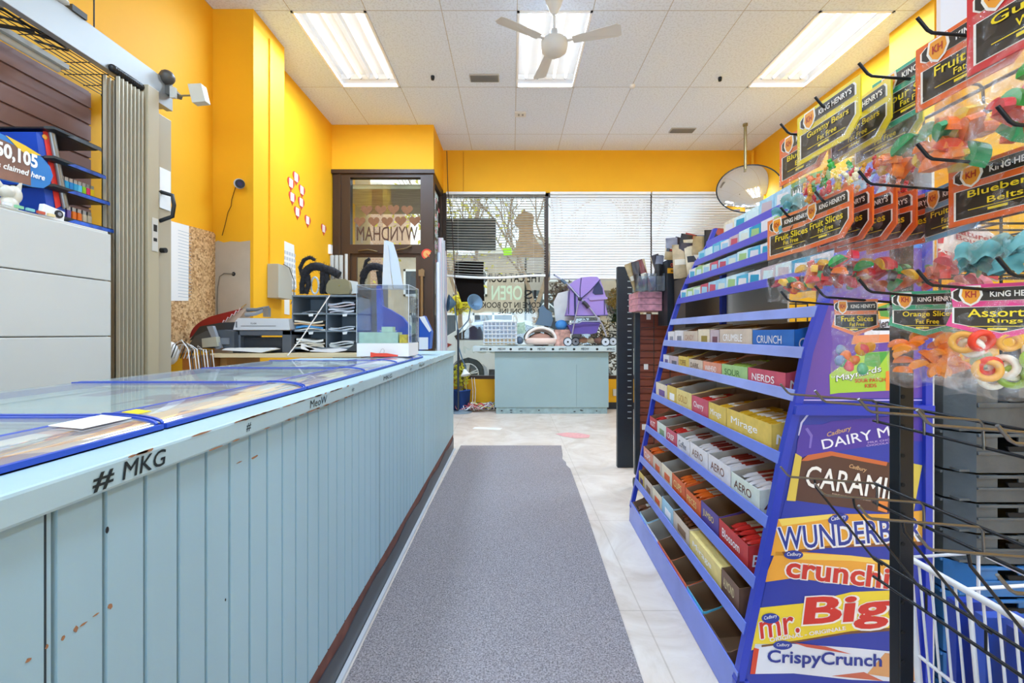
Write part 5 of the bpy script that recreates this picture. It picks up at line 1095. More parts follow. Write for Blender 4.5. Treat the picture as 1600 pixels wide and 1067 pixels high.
# ================================================================ BLUE CANDY RACK
RA = math.radians(1.7); RO = Vector((.675, 1.38, 0)); RL = 1.42
RM = Matrix.Translation(RO) @ Matrix.Rotation(-RA, 4, 'Z')
PRF = [(.09, 0), (.33, .05), (.58, .10), (.77, .135), (.96, .18), (1.09, .205), (1.2, .24), (1.34, .285), (1.46, .335), (1.57, .39), (1.68, .46), (1.78, .50)]
def xf(z):
    if z <= PRF[0][0]: return 0
    for (z0, a), (z1, b) in zip(PRF, PRF[1:]):
        if z <= z1: return a + (b - a) * (z - z0) / (z1 - z0)
    return PRF[-1][1]
def R(d, s, z): return RM @ Vector((d, s, z))
FB = mat('#2c3fb4', .3, name='royal_blue_rack_enamel'); FBL = mat('#6c80d8', .25, var=.12, scale=4, name='scuffed_blue_shelf_lip'); INS = mat('#a9a6a0', .5); FBM = mat('#93a2e2', .22, var=.12, scale=4, name='painted_sheen_shelf_lip')  # mid-row lips paler: the reflected sheen is put into their colour
rk = thing('candy_rack', 'large royal blue slanted candy rack on the right of the aisle', 'rack', RO)
BK = .575
b = MB()
for s0 in (0.0, RL - .025):
    pts = [R(xf(z), s0, z) for z, _ in PRF] + [R(xf(z) + .024, s0, z) for z, _ in PRF[::-1]]
    b.prism(pts, R(0, .025, 0) - R(0, 0, 0)); b.build('front_upright', FB, rk, .004); b = MB()
b.prism([R(0, 0, .0), R(0, 0, .1), R(.04, 0, .1), R(.04, 0, 0)], R(0, .025, 0) - R(0, 0, 0))
b.build('front_foot', FB, rk, .004)
b = MB()
b.prism([R(.02, .01, .015)] + [R(xf(z) + .03, .01, z) for z, _ in PRF[:-3]] + [R(BK, .01, 1.56), R(BK, .01, .015)], R(0, .008, 0) - R(0, 0, 0))
b.build('end_panel', mat('#2b3a9f', .35, name='end_panel_blue'), rk)
MB().prism([R(BK - .02, -.004, .0), R(BK, -.004, .0), R(BK, -.004, 1.58), R(BK - .02, -.004, 1.58)], R(0, .03, 0) - R(0, 0, 0)).prism([R(xf(.915), -.012, .905), R(BK, -.012, .905), R(BK, -.012, .935), R(xf(.935), -.012, .935)], R(0, .02, 0) - R(0, 0, 0)).build('frame_rails', FB, rk, .003)
MB().box(0, .008, .0, RL, 0, 1.2, M=RM @ Matrix.Translation((BK, 0, 0))).box(0, .008, .75, RL, 1.2, 1.33, M=RM @ Matrix.Translation((BK, 0, 0))).box(0, .008, .0, RL, 1.33, 1.75, M=RM @ Matrix.Translation((BK, 0, 0))).build('back_panel', mat('#d2cfc8', .5), rk)
MB().box(BK - .03, BK, RL - .03, RL, 0, 1.7, M=RM).build('rear_upright', FB, rk)
LIPS = [(1.68, .05, .12), (1.57, .035, .12), (1.46, .035, .13), (1.34, .035, .15), (1.215, .035, .2), (1.09, .035, .2), (.96, .035, .22), (.77, .036, .24), (.575, .036, .26), (.39, .036, .28), (.25, .036, .3)]
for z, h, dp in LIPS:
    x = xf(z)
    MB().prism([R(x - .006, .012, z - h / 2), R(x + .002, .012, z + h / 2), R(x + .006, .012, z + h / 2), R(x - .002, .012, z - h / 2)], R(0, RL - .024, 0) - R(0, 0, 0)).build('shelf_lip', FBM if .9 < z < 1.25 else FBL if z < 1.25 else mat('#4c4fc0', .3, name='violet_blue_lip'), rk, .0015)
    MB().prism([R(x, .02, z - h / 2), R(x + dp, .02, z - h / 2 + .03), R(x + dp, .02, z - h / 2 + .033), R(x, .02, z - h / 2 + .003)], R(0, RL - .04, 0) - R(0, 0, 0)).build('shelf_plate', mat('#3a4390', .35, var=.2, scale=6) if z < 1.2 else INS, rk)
# base trough
MB().prism([R(-.0, .0, 0), R(.005, .0, .125), R(.012, .0, .125), R(.008, .0, 0)], R(0, RL, 0) - R(0, 0, 0)).build('base_front', FBL, rk, .003)
MB().box(.01, BK, .02, RL - .02, .03, .035, M=RM).build('base_shelf', FB, rk)
# ---- printing on the end panel
nrm = RM.to_3x3() @ Vector((0, -1, 0)); o0 = R(0, .01, 0)
def E(px, py, lift=0.):
    d = Vector(((px - CX) / F, 1, -(py - CY) / F)); c_ = Vector((0, 0, EYE)); k = (o0 + nrm * lift - c_).dot(nrm) / d.dot(nrm); return c_ + d * k
eu = RM.to_3x3() @ Vector((1, 0, 0))
def art(name, layers, label=None):
    # layers: (points, hex, lift) or text tuples
    mats = []; b = MB()
    for L in layers:
        c = L[1]; m = mat(c, .35)
        if m not in mats: mats.append(m)
        mi = mats.index(m)
        if isinstance(L[0], str):
            _, _, p0, p1, h, lift = L[:6]; off = L[6] if len(L) > 6 else .02; shr = L[7] if len(L) > 7 else 0
            a = E(*p0, lift); e = E(*p1, lift); u = (e - a); v = Vector((0, 0, 1)); v = (v - u.normalized() * v.dot(u.normalized())).normalized()
            b.text(L[0], a, u, v, u.length, h * 1.38 / F, mi, off, 0, shr)
        else: b.prism([E(x, y, L[2]) for x, y in L[0]], nrm * -.0003, mi)
    o = b.build(name, mats, rk)
    if label: o['label'] = label
    return o
def oval(cx, cy, rx, ry, n=18, tilt=0): return [(cx + rx * math.cos(2 * PI * k / n), cy + ry * math.sin(2 * PI * k / n) + tilt * rx * math.cos(2 * PI * k / n)) for k in range(n)]
art('panel_print', [([(1256, 652), (1448, 651), (1448, 1104), (1152, 1104), (1160, 1075)], '#2f3fa6', .001), ([(1261, 646), (1446, 646), (1446, 648), (1261, 648)], '#c9c9ea', .0012), ([(1247, 680), (1251, 660), (1262, 646), (1264, 648), (1254, 661), (1249, 681)], '#c9c9ea', .0012)])
art('chocolate_bar_print', [([(1254, 664), (1285, 663), (1300, 658), (1395, 650), (1446, 645), (1444, 690), (1420, 688), (1300, 706), (1262, 716), (1244, 714), (1246, 690)], '#4e3aa0', .002), ([(1262, 668), (1270, 680), (1267, 700), (1264, 700), (1266, 682), (1258, 670)], '#7d6cc4', .0023),
    ('Cadbury', '#c9a27a', (1292, 685), (1330, 674), 9, .003, .02, .3), ('DAIRY MILK', '#f3f0f6', (1286, 702), (1432, 672), 15, .003, .008), ('MILK CHOCOLATE', '#b9a4d8', (1356, 693), (1420, 684), 3, .003), ('CHOCOLAT AU LAIT', '#b9a4d8', (1354, 698), (1420, 689), 3, .003)], 'purple milk chocolate bar print')
art('caramel_bar_print', [([(1250, 716), (1260, 712), (1298, 705), (1385, 722), (1441, 727), (1425, 800), (1380, 801), (1230, 780)], '#56392f', .002), ([(1252, 720), (1262, 711), (1298, 705), (1387, 722), (1385, 728), (1300, 712), (1262, 720)], '#c8683a', .0025), ([(1243, 708), (1253, 714), (1243, 783), (1229, 782)], '#d9bf52', .003), ([(1427, 724), (1441, 727), (1427, 802), (1415, 800)], '#d9bf52', .003), ([(1372, 777), (1388, 779), (1386, 801), (1372, 797)], '#e8873c', .0028),
    ('CARAMILK', '#f3eee6', (1257, 760), (1425, 787), 34, .004, .01), ('Cadbury', '#cfa678', (1325, 732), (1352, 739), 8, .004, .02, .2), ('FONDANT 50 g CREAMINESS', '#c9ab92', (1300, 773), (1360, 784), 3, .004)], 'brown caramel bar print')
art('peanut_bar_print', [([(1216, 811), (1300, 803), (1385, 803), (1446, 797), (1443, 852), (1385, 850), (1290, 855), (1225, 868), (1201, 868)], '#eda93a', .002), ([(1216, 811), (1300, 803), (1300, 810), (1222, 822)], '#f6d765', .0022), ([(1222, 862), (1300, 852), (1443, 845), (1443, 852), (1290, 856), (1225, 868)], '#8a5530', .0024),
    ('WUNDERBAR', '#f4f2f2', (1215, 863), (1444, 846), 40, .003, .07), ('WUNDERBAR', '#2f3f96', (1218, 860), (1441, 843), 36, .0036, .01), (oval(1310, 811, 16, 8, tilt=-.15), '#2c3f9c', .004), ('Cadbury', '#ffffff', (1299, 816), (1322, 811), 8, .0046, .0, .2)], 'orange peanut butter bar print')
art('honeycomb_bar_print', [([(1212, 862), (1250, 862), (1330, 868), (1424, 879), (1421, 921), (1340, 915), (1240, 903), (1192, 910)], '#f0a93c', .002), ([(1240, 864), (1330, 868), (1424, 879), (1424, 886), (1330, 876), (1236, 874)], '#f7cf5e', .0023),
    ('crunchie', '#f6f1ec', (1224, 904), (1420, 926), 38, .003, .07), ('crunchie', '#cf3a30', (1227, 902), (1416, 924), 34, .0036, .025), (oval(1240, 867, 15, 7), '#2c3f9c', .004), ('Cadbury', '#ffffff', (1229, 870), (1251, 870), 7, .0046, .0, .2)], 'orange honeycomb bar print')
art('big_bar_print', [([(1183, 950), (1260, 942), (1330, 925), (1426, 921), (1434, 973), (1400, 985), (1320, 990), (1250, 1003), (1190, 1010), (1169, 1018)], '#f2d63a', .002), ([(1390, 930), (1426, 921), (1434, 973), (1405, 984), (1388, 960)], '#a97850', .0023), ([(1190, 1008), (1250, 1000), (1330, 986), (1400, 980), (1400, 985), (1320, 991), (1250, 1003), (1190, 1011)], '#7d5230', .0024),
    ('mr.', '#f6f0ea', (1187, 1001), (1252, 990), 30, .003, .05, .1), ('mr.', '#d2352c', (1189, 999), (1250, 988), 27, .0036, .01, .1), ('Big', '#f6f0ea', (1250, 992), (1391, 984), 60, .0031, .06, .2), ('Big', '#d2352c', (1253, 989), (1387, 981), 55, .0037, .03, .2), ('ORIGINAL - ORIGINALE', '#e9e6f2', (1203, 1003), (1322, 984), 6, .0045), (oval(1204, 966, 14, 8), '#2c3f9c', .004), ('Cadbury', '#ffffff', (1194, 970), (1214, 966), 7, .0046, .0, .2)], 'yellow and red bar print')
art('crispy_bar_print', [([(1180, 1006), (1240, 1006), (1330, 1012), (1436, 1022), (1436, 1066), (1330, 1062), (1240, 1052), (1172, 1053)], '#dfe3ee', .002), ([(1178, 1012), (1186, 1014), (1180, 1053), (1172, 1053)], '#d5472c', .003), ([(1240, 1004), (1290, 1010), (1330, 1022), (1260, 1011)], '#cc5a48', .0026), ([(1355, 1053), (1383, 1020), (1430, 1026), (1430, 1064)], '#d9a06a', .0026), ([(1300, 1056), (1350, 1050), (1380, 1064)], '#c86a52', .0025),
    ('CrispyCrunch', '#2d3a92', (1199, 1041), (1378, 1048), 26, .004, .02), (oval(1223, 1008, 15, 7), '#2c3f9c', .004), ('Cadbury', '#ffffff', (1213, 1011), (1233, 1011), 6, .0046, .0, .2)], 'white bar print with blue writing')
art('purple_panel_print', [([(1250, 622), (1286, 470), (1330, 398), (1392, 310), (1412, 298), (1456, 297), (1456, 622)], '#6a4aa4', .001), ([(1248, 624), (1456, 624), (1456, 626), (1248, 626)], '#c9b8e8', .0012)])
art('fruit_pack_print', [([(1352, 474), (1396, 470), (1396, 534), (1350, 538)], '#e9e6ea', .002), ([(1354, 476), (1394, 472), (1394, 498), (1354, 500)], '#e2a43c', .0023), ([(1372, 480), (1394, 472), (1394, 496), (1376, 494)], '#5b9a4a', .0025), ([(1334, 524), (1396, 522), (1396, 534), (1330, 538)], '#e88a5a', .0026), ('Trident', '#3d3540', (1354, 517), (1394, 509), 12, .004, .02, .2)])
art('sour_pack_print', [([(1296, 585), (1340, 552), (1396, 548), (1396, 610), (1310, 614), (1297, 616)], '#a9cf45', .002), ([(1352, 552), (1390, 549), (1372, 575), (1350, 570)], '#4aa44a', .0023), ([(1384, 580), (1396, 578), (1396, 610), (1384, 610)], '#ef8a3a', .0023), ('Maynards', '#23301c', (1306, 600), (1378, 584), 13, .003, .03, .2), ('Maynards', '#ffffff', (1307, 599), (1377, 583), 12, .0036, .0, .2), ('SOUR PATCH', '#cf4a38', (1336, 598), (1384, 596), 6, .004, .02), ('KIDS', '#cf4a38', (1352, 606), (1370, 605), 6, .004, .02)])
art('blue_gum_print', [([(1398, 334), (1454, 326), (1450, 388), (1398, 386)], '#3f8fd8', .002), ([(1400, 330), (1452, 326), (1440, 338), (1402, 340)], '#a9d4f2', .0023), ('Dentyne', '#ffffff', (1392, 366), (1444, 356), 12, .004, .02, .2), ('ice', '#ffffff', (1422, 376), (1440, 372), 9, .004, .02, .2)])
art('green_gum_print', [([(1412, 394), (1424, 395), (1424, 455), (1412, 455)], '#4fc07c', .002), ([(1412, 400), (1424, 401), (1424, 412), (1412, 411)], '#dff2e6', .0025)])
# ---- cartons
BRN = mat('#8a6a4e', .85, name='carton_inside_brown'); GRYI = mat('#b7b3ab', .85, name='carton_inside_grey')
CN = {'#e7c85f': 'yellow', '#f0d98a': 'pale yellow', '#c93a3a': 'red', '#d0576e': 'pink red', '#e9e6ea': 'white', '#d9c7b4': 'beige', '#e2662c': 'orange', '#7a5a48': 'brown', '#a9d08a': 'light green', '#5a4a9c': 'purple', '#2a6fc4': 'blue', '#dfe9df': 'mint white', '#56b6d8': 'cyan', '#efe0c4': 'cream', '#cbb9c0': 'mauve', '#e79a7e': 'salmon', '#5a9a2e': 'green', '#a8d4ea': 'pale blue', '#1f9fc8': 'turquoise', '#d6eef2': 'icy white'}
ORD = ['nearest', 'second', 'third', 'fourth', 'fifth', 'sixth', 'seventh', 'eighth', 'ninth', 'tenth', 'eleventh', 'twelfth', 'thirteenth', 'fourteenth']
def carton(s0, w, z, x, hf, hb, dp, col, inner, txt, tcol, label, group, full=0, bar=None, tall=False):
    t0 = MB(); g = .003
    lf = lambda d, s, zz: R(x + d, s, zz + d * .1)
    s1 = s0 + w - g; mo, mi_ = 0, 1
    n_ = 6 if hb > hf else 1
    t0.prism([lf(0, s0, z), lf(0, s1, z), lf(0, s1, z + hf), lf(0, s0, z + hf)], R(.0015, 0, 0) - R(0, 0, 0), mo)
    t0.prism([lf(dp, s0, z), lf(dp, s1, z), lf(dp, s1, z + hb), lf(dp, s0, z + hb)], R(-.0015, 0, 0) - R(0, 0, 0), mi_)
    for s_, ds, k in ((s0, .0015, 0), (s1, -.0015, 0)):
        side_ = [(0, 0), (dp, 0), (dp, hb), (dp * .55, hb), (dp * .3, hf + (hb - hf) * .35), (.012, hf), (0, hf)]
        t0.prism([lf(d, s_, z + h) for d, h in side_], R(0, ds * .5, 0) - R(0, 0, 0), mo)
        t0.prism([lf(d, s_ + ds * .6, z + h) for d, h in side_], R(0, ds * .5, 0) - R(0, 0, 0), mi_)
    t0.prism([lf(.0016, s0 + .002, z), lf(dp - .002, s0 + .002, z), lf(dp - .002, s1 - .002, z), lf(.0016, s1 - .002, z)], (0, 0, .002), mi_)
    t0.prism([lf(.0015, s0 + .001, z + .002), lf(.0015, s1 - .001, z + .002), lf(.0015, s1 - .001, z + hf - .001), lf(.0015, s0 + .001, z + hf - .001)], R(.0008, 0, 0) - R(0, 0, 0), mi_)
    if full: t0.prism([lf(0, s0, z + hf), lf(dp, s0, z + hf + .0), lf(dp, s1, z + hf), lf(0, s1, z + hf)], (0, 0, .001), mo)
    if txt:
        u = R(0, -1, 0) - R(0, 0, 0); a = lf(-.0006, s1 - w * .12, z + hf * .42)
        t0.text(txt, a, u, Z3, w * .6, hf * .34, 2, .008)
    else:
        t0.prism([lf(-.0006, s0 + w * .2, z + hf * .3), lf(-.0006, s0 + w * .7, z + hf * .3), lf(-.0006, s0 + w * .7, z + hf * .65), lf(-.0006, s0 + w * .2, z + hf * .65)], R(.0004, 0, 0) - R(0, 0, 0), 2)
    if txt in ('Mirage', 'CRUNCH', 'NERDS', 'AERO', 'Blossom'):
        t0.text(txt, lf(.012, s0 - .0006, z + hf * .25), R(1, 0, 0) - R(0, 0, 0), Z3, dp * .75, hf * .42, 2, .008, 0, .1)
    o = t0.build('candy_carton', [mat(col, .45, var=.08, scale=30), inner, mat(tcol, .5)]); tag(o, label, 'carton', group)
    if False:
        t1 = MB(); u = R(1, 0, 0) - R(0, 0, 0); t1.text('Mirage', lf(.03, s0 - .0012, z + hf * .25), u, Z3, dp * .6, hf * .4, 0, .03, .0, .1)
        t1.build('carton_lettering', mat('#f6f3ee', .5), None if False else o) if False else None
    if bar:
        n = max(1, int(w / .032)); 
        for i in range(n):
            for j in range(2):
                ss = s0 + .014 + (w - .02) * (i + .5) / n; zz = z + hf * .52 + .018 * j + rnd.uniform(0, .006); L = dp * .8; bw = min(.026, (w - .02) / n)
                p0 = lf(dp * .1 + .004 + rnd.uniform(0, .01), ss, zz); p1 = lf(dp * .9, ss + rnd.uniform(-.004, .004), zz + .01)
                bb = MB(); ax = (p1 - p0).normalized(); sd = ax.cross(Z3).normalized(); up = sd.cross(ax)
                def fn(u, v):
                    tt = min(1, min(u, 1 - u) * 7) ** .5 if 0 < u < 1 else 0; a = 2 * PI * v
                    return p0 + (p1 - p0) * u + sd * math.cos(a) * bw * .5 * (.85 + .15 * tt) + up * math.sin(a) * .009 * tt
                bb.surf(fn, 8, 8, 0); bb.surf(lambda u, v: fn(.3 + .4 * u, .1 + .3 * v) + up * .0006, 3, 4, 1)
                q = bb.build('candy_bar', [mat(bar, .3), mat('#f3efe8' if bar not in ('#f3efe8', '#e9e6ea') else '#a33a2c', .4)])
                gl = {'#e9b92c': 'yellow', '#d8342c': 'red', '#ef6f22': 'orange', '#7a4a2c': 'brown', '#e9e6ea': 'silver white', '#4a3a98': 'violet', '#a8d060': 'green'}[bar]
                tag(q, '%s bar in the %s carton %s from near end, %s' % (gl, CN[c_] if False else label.split(' candy carton')[0], label.split(', ')[1].split(' from')[0], group.split(' of the ')[-1]), 'candy bar', '%s bars in the %s' % (gl, label.split(' from near')[0] + ' on the ' + group.split(' of the ')[-1]))
rows = [
 ('ninth shelf', 1.09, .095, .085, .09, .19, [(.26, '#2a6fc4', 'CRUNCH', '#e9e6ea', None), (.28, '#d9c7b4', 'CRUMBLE', '#ffffff', '#e9b92c'), (.1, '#cbb9c0', None, '#7a4a5a', None), (.14, '#efe0c4', None, '#a08a3a', '#e9b92c'), (.2, '#d9c7b4', 'CANDY', '#b98a72', '#d8342c'), (.14, '#e9e6ea', None, '#8a8a96', '#7a4a2c'), (.12, '#e9e6ea', None, '#9a9aa6', None)]),
 ('eighth shelf', .96, .08, .075, .09, .21, [(.22, '#d0576e', 'NERDS', '#ffffff', None), (.2, '#a9d08a', 'SOUR', '#4a7a3a', '#a8d060'), (.18, '#e79a7e', 'WARHEAD', '#ffffff', '#ef6f22'), (.16, '#d9c7b4', 'DARK', '#5a3a2c', '#7a4a2c'), (.14, '#e7c85f', 'TOFFEE', '#8a5a2c', '#e9b92c'), (.14, '#cbb9c0', None, '#6a6a76', None), (.1, '#e9e6ea', None, '#6a5a96', None)]),
 ('seventh shelf', .77, .105, .1, .11, .23, [(.3, '#e7c85f', 'Mirage', '#ffffff', '#e9b92c'), (.16, '#e7c85f', 'Mirage', '#ffffff', '#e9b92c'), (.18, '#d0576e', 'Cherry', '#ffffff', '#d8342c'), (.2, '#f0d98a', 'GOLD', '#c99a4a', None), (.14, '#e7c85f', None, '#ffffff', '#e9b92c'), (.2, '#efe0c4', None, '#7a5a9c', '#4a3a98')]),
 ('sixth shelf', .575, .1, .09, .1, .25, [(.2, '#dfe9df', 'AERO', '#6a3a2c', '#e9e6ea'), (.2, '#e9e6ea', 'AERO', '#7a4a3a', '#e9e6ea'), (.2, '#e9e6ea', 'AERO', '#8a6a5a', '#e9e6ea'), (.17, '#e9e6ea', 'Coffee', '#6a6a7a', '#e9e6ea'), (.17, '#d0576e', 'CRISP', '#ffffff', '#d8342c'), (.16, '#dfe9df', None, '#8aa47a', None), (.15, '#c93a3a', 'KIT', '#ffffff', '#d8342c')]),
 ('fifth shelf', .39, .1, .09, .11, .26, [(.22, '#c93a3a', 'Blossom', '#ffffff', '#d8342c'), (.17, '#5a4a9c', 'JUMBO', '#f0d98a', None), (.18, '#e2662c', 'PIECES', '#f0d98a', '#ef6f22'), (.18, '#e2662c', 'CUPS', '#f0d98a', '#ef6f22'), (.17, '#efe0c4', None, '#e2662c', None), (.16, '#d9c7b4', None, '#e2662c', None), (.2, '#e79a7e', 'CUPS', '#ffffff', '#ef6f22')]),
 ('fourth shelf', .25, .11, .09, .11, .27, [(.13, '#7a5a48', 'ALMOND', '#e9d9a8', None), (.3, '#f0d98a', 'Mirage', '#ffffff', None), (.2, '#d9c7b4', None, '#8a6a4a', '#7a4a2c'), (.17, '#a8d4ea', None, '#ffffff', None), (.17, '#efe0c4', None, '#e2662c', None), (.16, '#d9c7b4', None, '#8a6a4a', None), (.12, '#e7c85f', None, '#5a3a6a', None)]),
 ('bottom trough', .05, .12, .1, .13, .22, [(.2, '#7a5a48', 'ALMOND', '#e9d9a8', None), (.17, '#56b6d8', None, '#ffffff', None), (.2, '#e2662c', None, '#f0d98a', None), (.2, '#e2662c', None, '#f0d98a', None), (.2, '#e9e6ea', None, '#c93a3a', None), (.15, '#a8d4ea', None, '#ffffff', None), (.17, '#7a5a48', None, '#5a3a2c', '#7a4a2c')]),
]
rnd = random.Random(44)
for nm, z, _, hf, hb, dp, L in rows:
    tot = sum(a[0] for a in L); sc_ = (RL - .12) / tot; s = .085
    for i, (w, c, txt, tc_, bar) in enumerate(L):
        w *= sc_; zz = z - .012 if nm != 'bottom trough' else .036
        inn = GRYI if (c in ('#e9e6ea', '#dfe9df', '#a8d4ea', '#f0d98a', '#efe0c4')) else BRN
        carton(s, w, zz, xf(zz + .03) + .012, hf * rnd.uniform(.92, 1.05), hb * rnd.uniform(1, 1.12), dp * .9, c, inn, txt, tc_, '%s candy carton, %s from near end, %s of blue rack' % (CN[c], ORD[i], nm), 'open candy cartons of the ' + nm, bar=bar, full=(1 if nm == 'fourth shelf' and i == 1 else 0))
        s += w
# big yellow print on the near sides of yellow cartons is hidden by the upright; gum tiers
gum = [('top edge', 1.685, .09, ['#5a9a2e', '#a8d4ea', '#a8d4ea', '#d6eef2', '#d6eef2', '#efe0c4']), ('highest gum tier', 1.575, .07, None), ('second gum tier', 1.465, .068, None), ('third gum tier', 1.345, .07, None)]
gc = ['#d6eef2', '#a8d4ea', '#e9e6ea', '#56b6d8', '#dfe9df', '#cbb9c0', '#a8d4ea', '#1f9fc8', '#d6eef2', '#a9d08a', '#e9e6ea', '#d0576e']
for nm, z, h, cs_ in gum:
    n = 6 if cs_ else 13; w = (RL - .06) / n if not cs_ else .13; s = .03 if not cs_ else .42
    for i in range(n):
        c = cs_[i] if cs_ else gc[(i * 5 + int(z * 100)) % 12]
        x = xf(z) + .012; b = MB(); hh = h * rnd.uniform(.9, 1.1)
        lf = lambda d, ss, q: R(x + d, ss, z - .012 + q + d * .3)
        s1 = s + w - .006
        b.prism([lf(0, s, 0), lf(.08, s, 0), lf(.08, s, hh), lf(.0, s, hh)], R(0, s1 - s, 0) - R(0, 0, 0), 0)
        b.prism([lf(-.0008, s + w * .12, hh * .2), lf(-.0008, s1 - w * .12, hh * .2), lf(-.0008, s1 - w * .2, hh * .85), lf(-.0008, s + w * .1, hh * .75)], R(.0006, 0, 0) - R(0, 0, 0), 1)
        mats_ = [mat(c, .4, var=.1, scale=40), mat(gc[(i * 7 + 3) % 12], .4)]
        if cs_ and i == 0:
            u = R(0, -1, 0) - R(0, 0, 0); b.prism([lf(-.001, s + .005, hh * .2), lf(-.001, s1 - .005, hh * .2), lf(-.001, s1 - .005, hh * .8), lf(-.001, s + .005, hh * .8)], R(.0004, 0, 0) - R(0, 0, 0), 2)
            b.text('HALLS', lf(-.0014, s1 - .012, hh * .35), u, Z3, w * .78, hh * .3, 3, .04, 0, .15); mats_ += [mat('#1e4a2a', .4), mat('#ffffff', .4)]
        o = b.build('gum_carton', mats_); tag(o, '%s gum carton, %s from near end, %s of blue rack' % (CN[c], ORD[i], nm), 'carton', 'gum cartons of the ' + nm)
        s += w
    if not cs_:
        for i in range(0): pass
# ================================================================ PEG RACK WITH CANDY BAGS
PK_ = mat('#1d2024', .35, .4, name='black_peg_metal'); X0 = .79
pg = thing('peg_rack', 'black metal peg rack with long hooks holding candy bags at the right', 'rack', (X0, .7, 0))
b = MB(); py = .945
b.box(X0 + .0, X0 + .03, py - .012, py + .014, 0.0, 1.59); b.build('post', PK_, pg, .002)
b = MB()
for k in range(25): b.cyl((X0 + .0065, py - .0125, .06 + k * .06), (X0 + .0065, py - .0135, .06 + k * .06), .0042, n=10)
b.build('post_holes', mat('#050506', .9), pg)['kind'] = 'stuff'
rowz = [1.56, 1.38, 1.2, 1.0, .822]; PY = [.985, .873, .763, .653, .545, .435]
b = MB()
for z in rowz + [.66]:
    for dz in (0, -.042): b.tube([(X0 + .0, .2, z + dz), (X0 + .0, 1.0, z + dz)], .0032, 6)
    b.tube([(X0, .3, z), (X0, .3, z - .042)], .0032, 6)
b.box(X0 - .005, X0 + .03, .18, .2, 0, 1.59)
b.build('cross_rails', PK_, pg)
HK = mat('#2b2c2e', .35, .6, name='hook_wire')
for ri, z in enumerate(rowz):
    for y in PY:
        tipz = z + .022
        MB().tube([(X0 - .003, y, z - .045), (X0 - .005, y, z - .002), (X0 - .012, y, z + .004), (X0 - .19, y, tipz - .004), (X0 - .197, y, tipz + .0), (X0 - .212, y, tipz + .018)], .0024, 6).build('hook', HK if ri < 3 else mat('#6f6d69', .3, .7), pg)
for y in (.985, .873, .763, .653):
    MB().tube([(X0, y - .01, .655), (X0 - .01, y, .662), (X0 - .136, y, .818), (X0 - .139, y, .834)], .0024, 6).tube([(X0 + .0, y, .618), (X0 + .0, y, .66)], .0024, 6).build('hook', HK, pg)
bagmat = bpy.data.materials.new('crinkled_clear_bag'); bagmat.use_nodes = True; t_ = bagmat.node_tree; t_.nodes.clear()
o_ = t_.nodes.new('ShaderNodeOutputMaterial'); tr = t_.nodes.new('ShaderNodeBsdfTransparent'); gl = t_.nodes.new('ShaderNodeBsdfGlossy'); gl.inputs['Roughness'].default_value = .12
df = t_.nodes.new('ShaderNodeBsdfDiffuse'); df.inputs[0].default_value = (.95, .95, .97, 1)
n_ = t_.nodes.new('ShaderNodeTexNoise'); n_.inputs['Scale'].default_value = 28; n_.inputs['Detail'].default_value = 5; n_.inputs['Distortion'].default_value = 1.5
co = t_.nodes.new('ShaderNodeTexCoord'); bp = t_.nodes.new('ShaderNodeBump'); bp.inputs['Strength'].default_value = .9; bp.inputs['Distance'].default_value = .02
t_.links.new(co.outputs['Object'], n_.inputs['Vector']); t_.links.new(n_.outputs['Fac'], bp.inputs['Height']); t_.links.new(bp.outputs[0], gl.inputs['Normal'])
rp = t_.nodes.new('ShaderNodeValToRGB'); rp.color_ramp.elements[0].position = .42; rp.color_ramp.elements[0].color = (.03, .03, .03, 1); rp.color_ramp.elements[1].position = .7; rp.color_ramp.elements[1].color = (.3, .3, .3, 1)
t_.links.new(n_.outputs['Fac'], rp.inputs['Fac'])
m1 = t_.nodes.new('ShaderNodeMixShader'); m1.inputs[0].default_value = .4; t_.links.new(gl.outputs[0], m1.inputs[1]); t_.links.new(df.outputs[0], m1.inputs[2])
m2 = t_.nodes.new('ShaderNodeMixShader'); t_.links.new(rp.outputs['Color'], m2.inputs[0]); t_.links.new(tr.outputs[0], m2.inputs[1]); t_.links.new(m1.outputs[0], m2.inputs[2]); t_.links.new(m2.outputs[0], o_.inputs[0])
def gmat(h): return mat(h, .35, var=.12, scale=60, spec=.4)
def gummy(b, kind, c, M, r):
    c = Vector(c)
    if kind == 'slice':
        V = [(math.cos(PI * k / 8) * r, 0, math.sin(PI * k / 8) * r * .85) for k in range(9)]
        b.prism([c + M @ Vector(p) for p in V], M @ Vector((0, r * .75, 0)), 0); 
    elif kind == 'ring':
        b.surf(lambda u, v: c + M @ Vector(((r + r * .38 * math.cos(2 * PI * v)) * math.cos(2 * PI * u), r * .42 * math.sin(2 * PI * v), (r + r * .38 * math.cos(2 * PI * v)) * math.sin(2 * PI * u))), 18, 8)
    elif kind == 'bear':
        b.ball(c, (r * .5, r * .4, r * .75), 0, 8, 6, M); b.ball(c + M @ Vector((0, 0, r * .9)), r * .38, 0, 8, 6)
        for sx in (-1, 1): b.ball(c + M @ Vector((sx * r * .4, 0, r * .3)), r * .22, 0, 6, 4); b.ball(c + M @ Vector((sx * r * .35, 0, -r * .6)), r * .26, 0, 6, 4); b.ball(c + M @ Vector((sx * r * .25, 0, r * 1.25)), r * .13, 0, 6, 4)
    elif kind == 'belt':
        b.surf(lambda u, v: c + M @ Vector(((u - .5) * r * 5, (.004 if v > .5 else -.004) * math.cos(v * 6) + .01 * math.sin(u * 14), (v - .5) * r * 1.1 + .006 * math.sin(u * 22))), 20, 3)
    else: b.ball(c, (r * .8, r * .7, r), 0, 10, 7, M, .05)
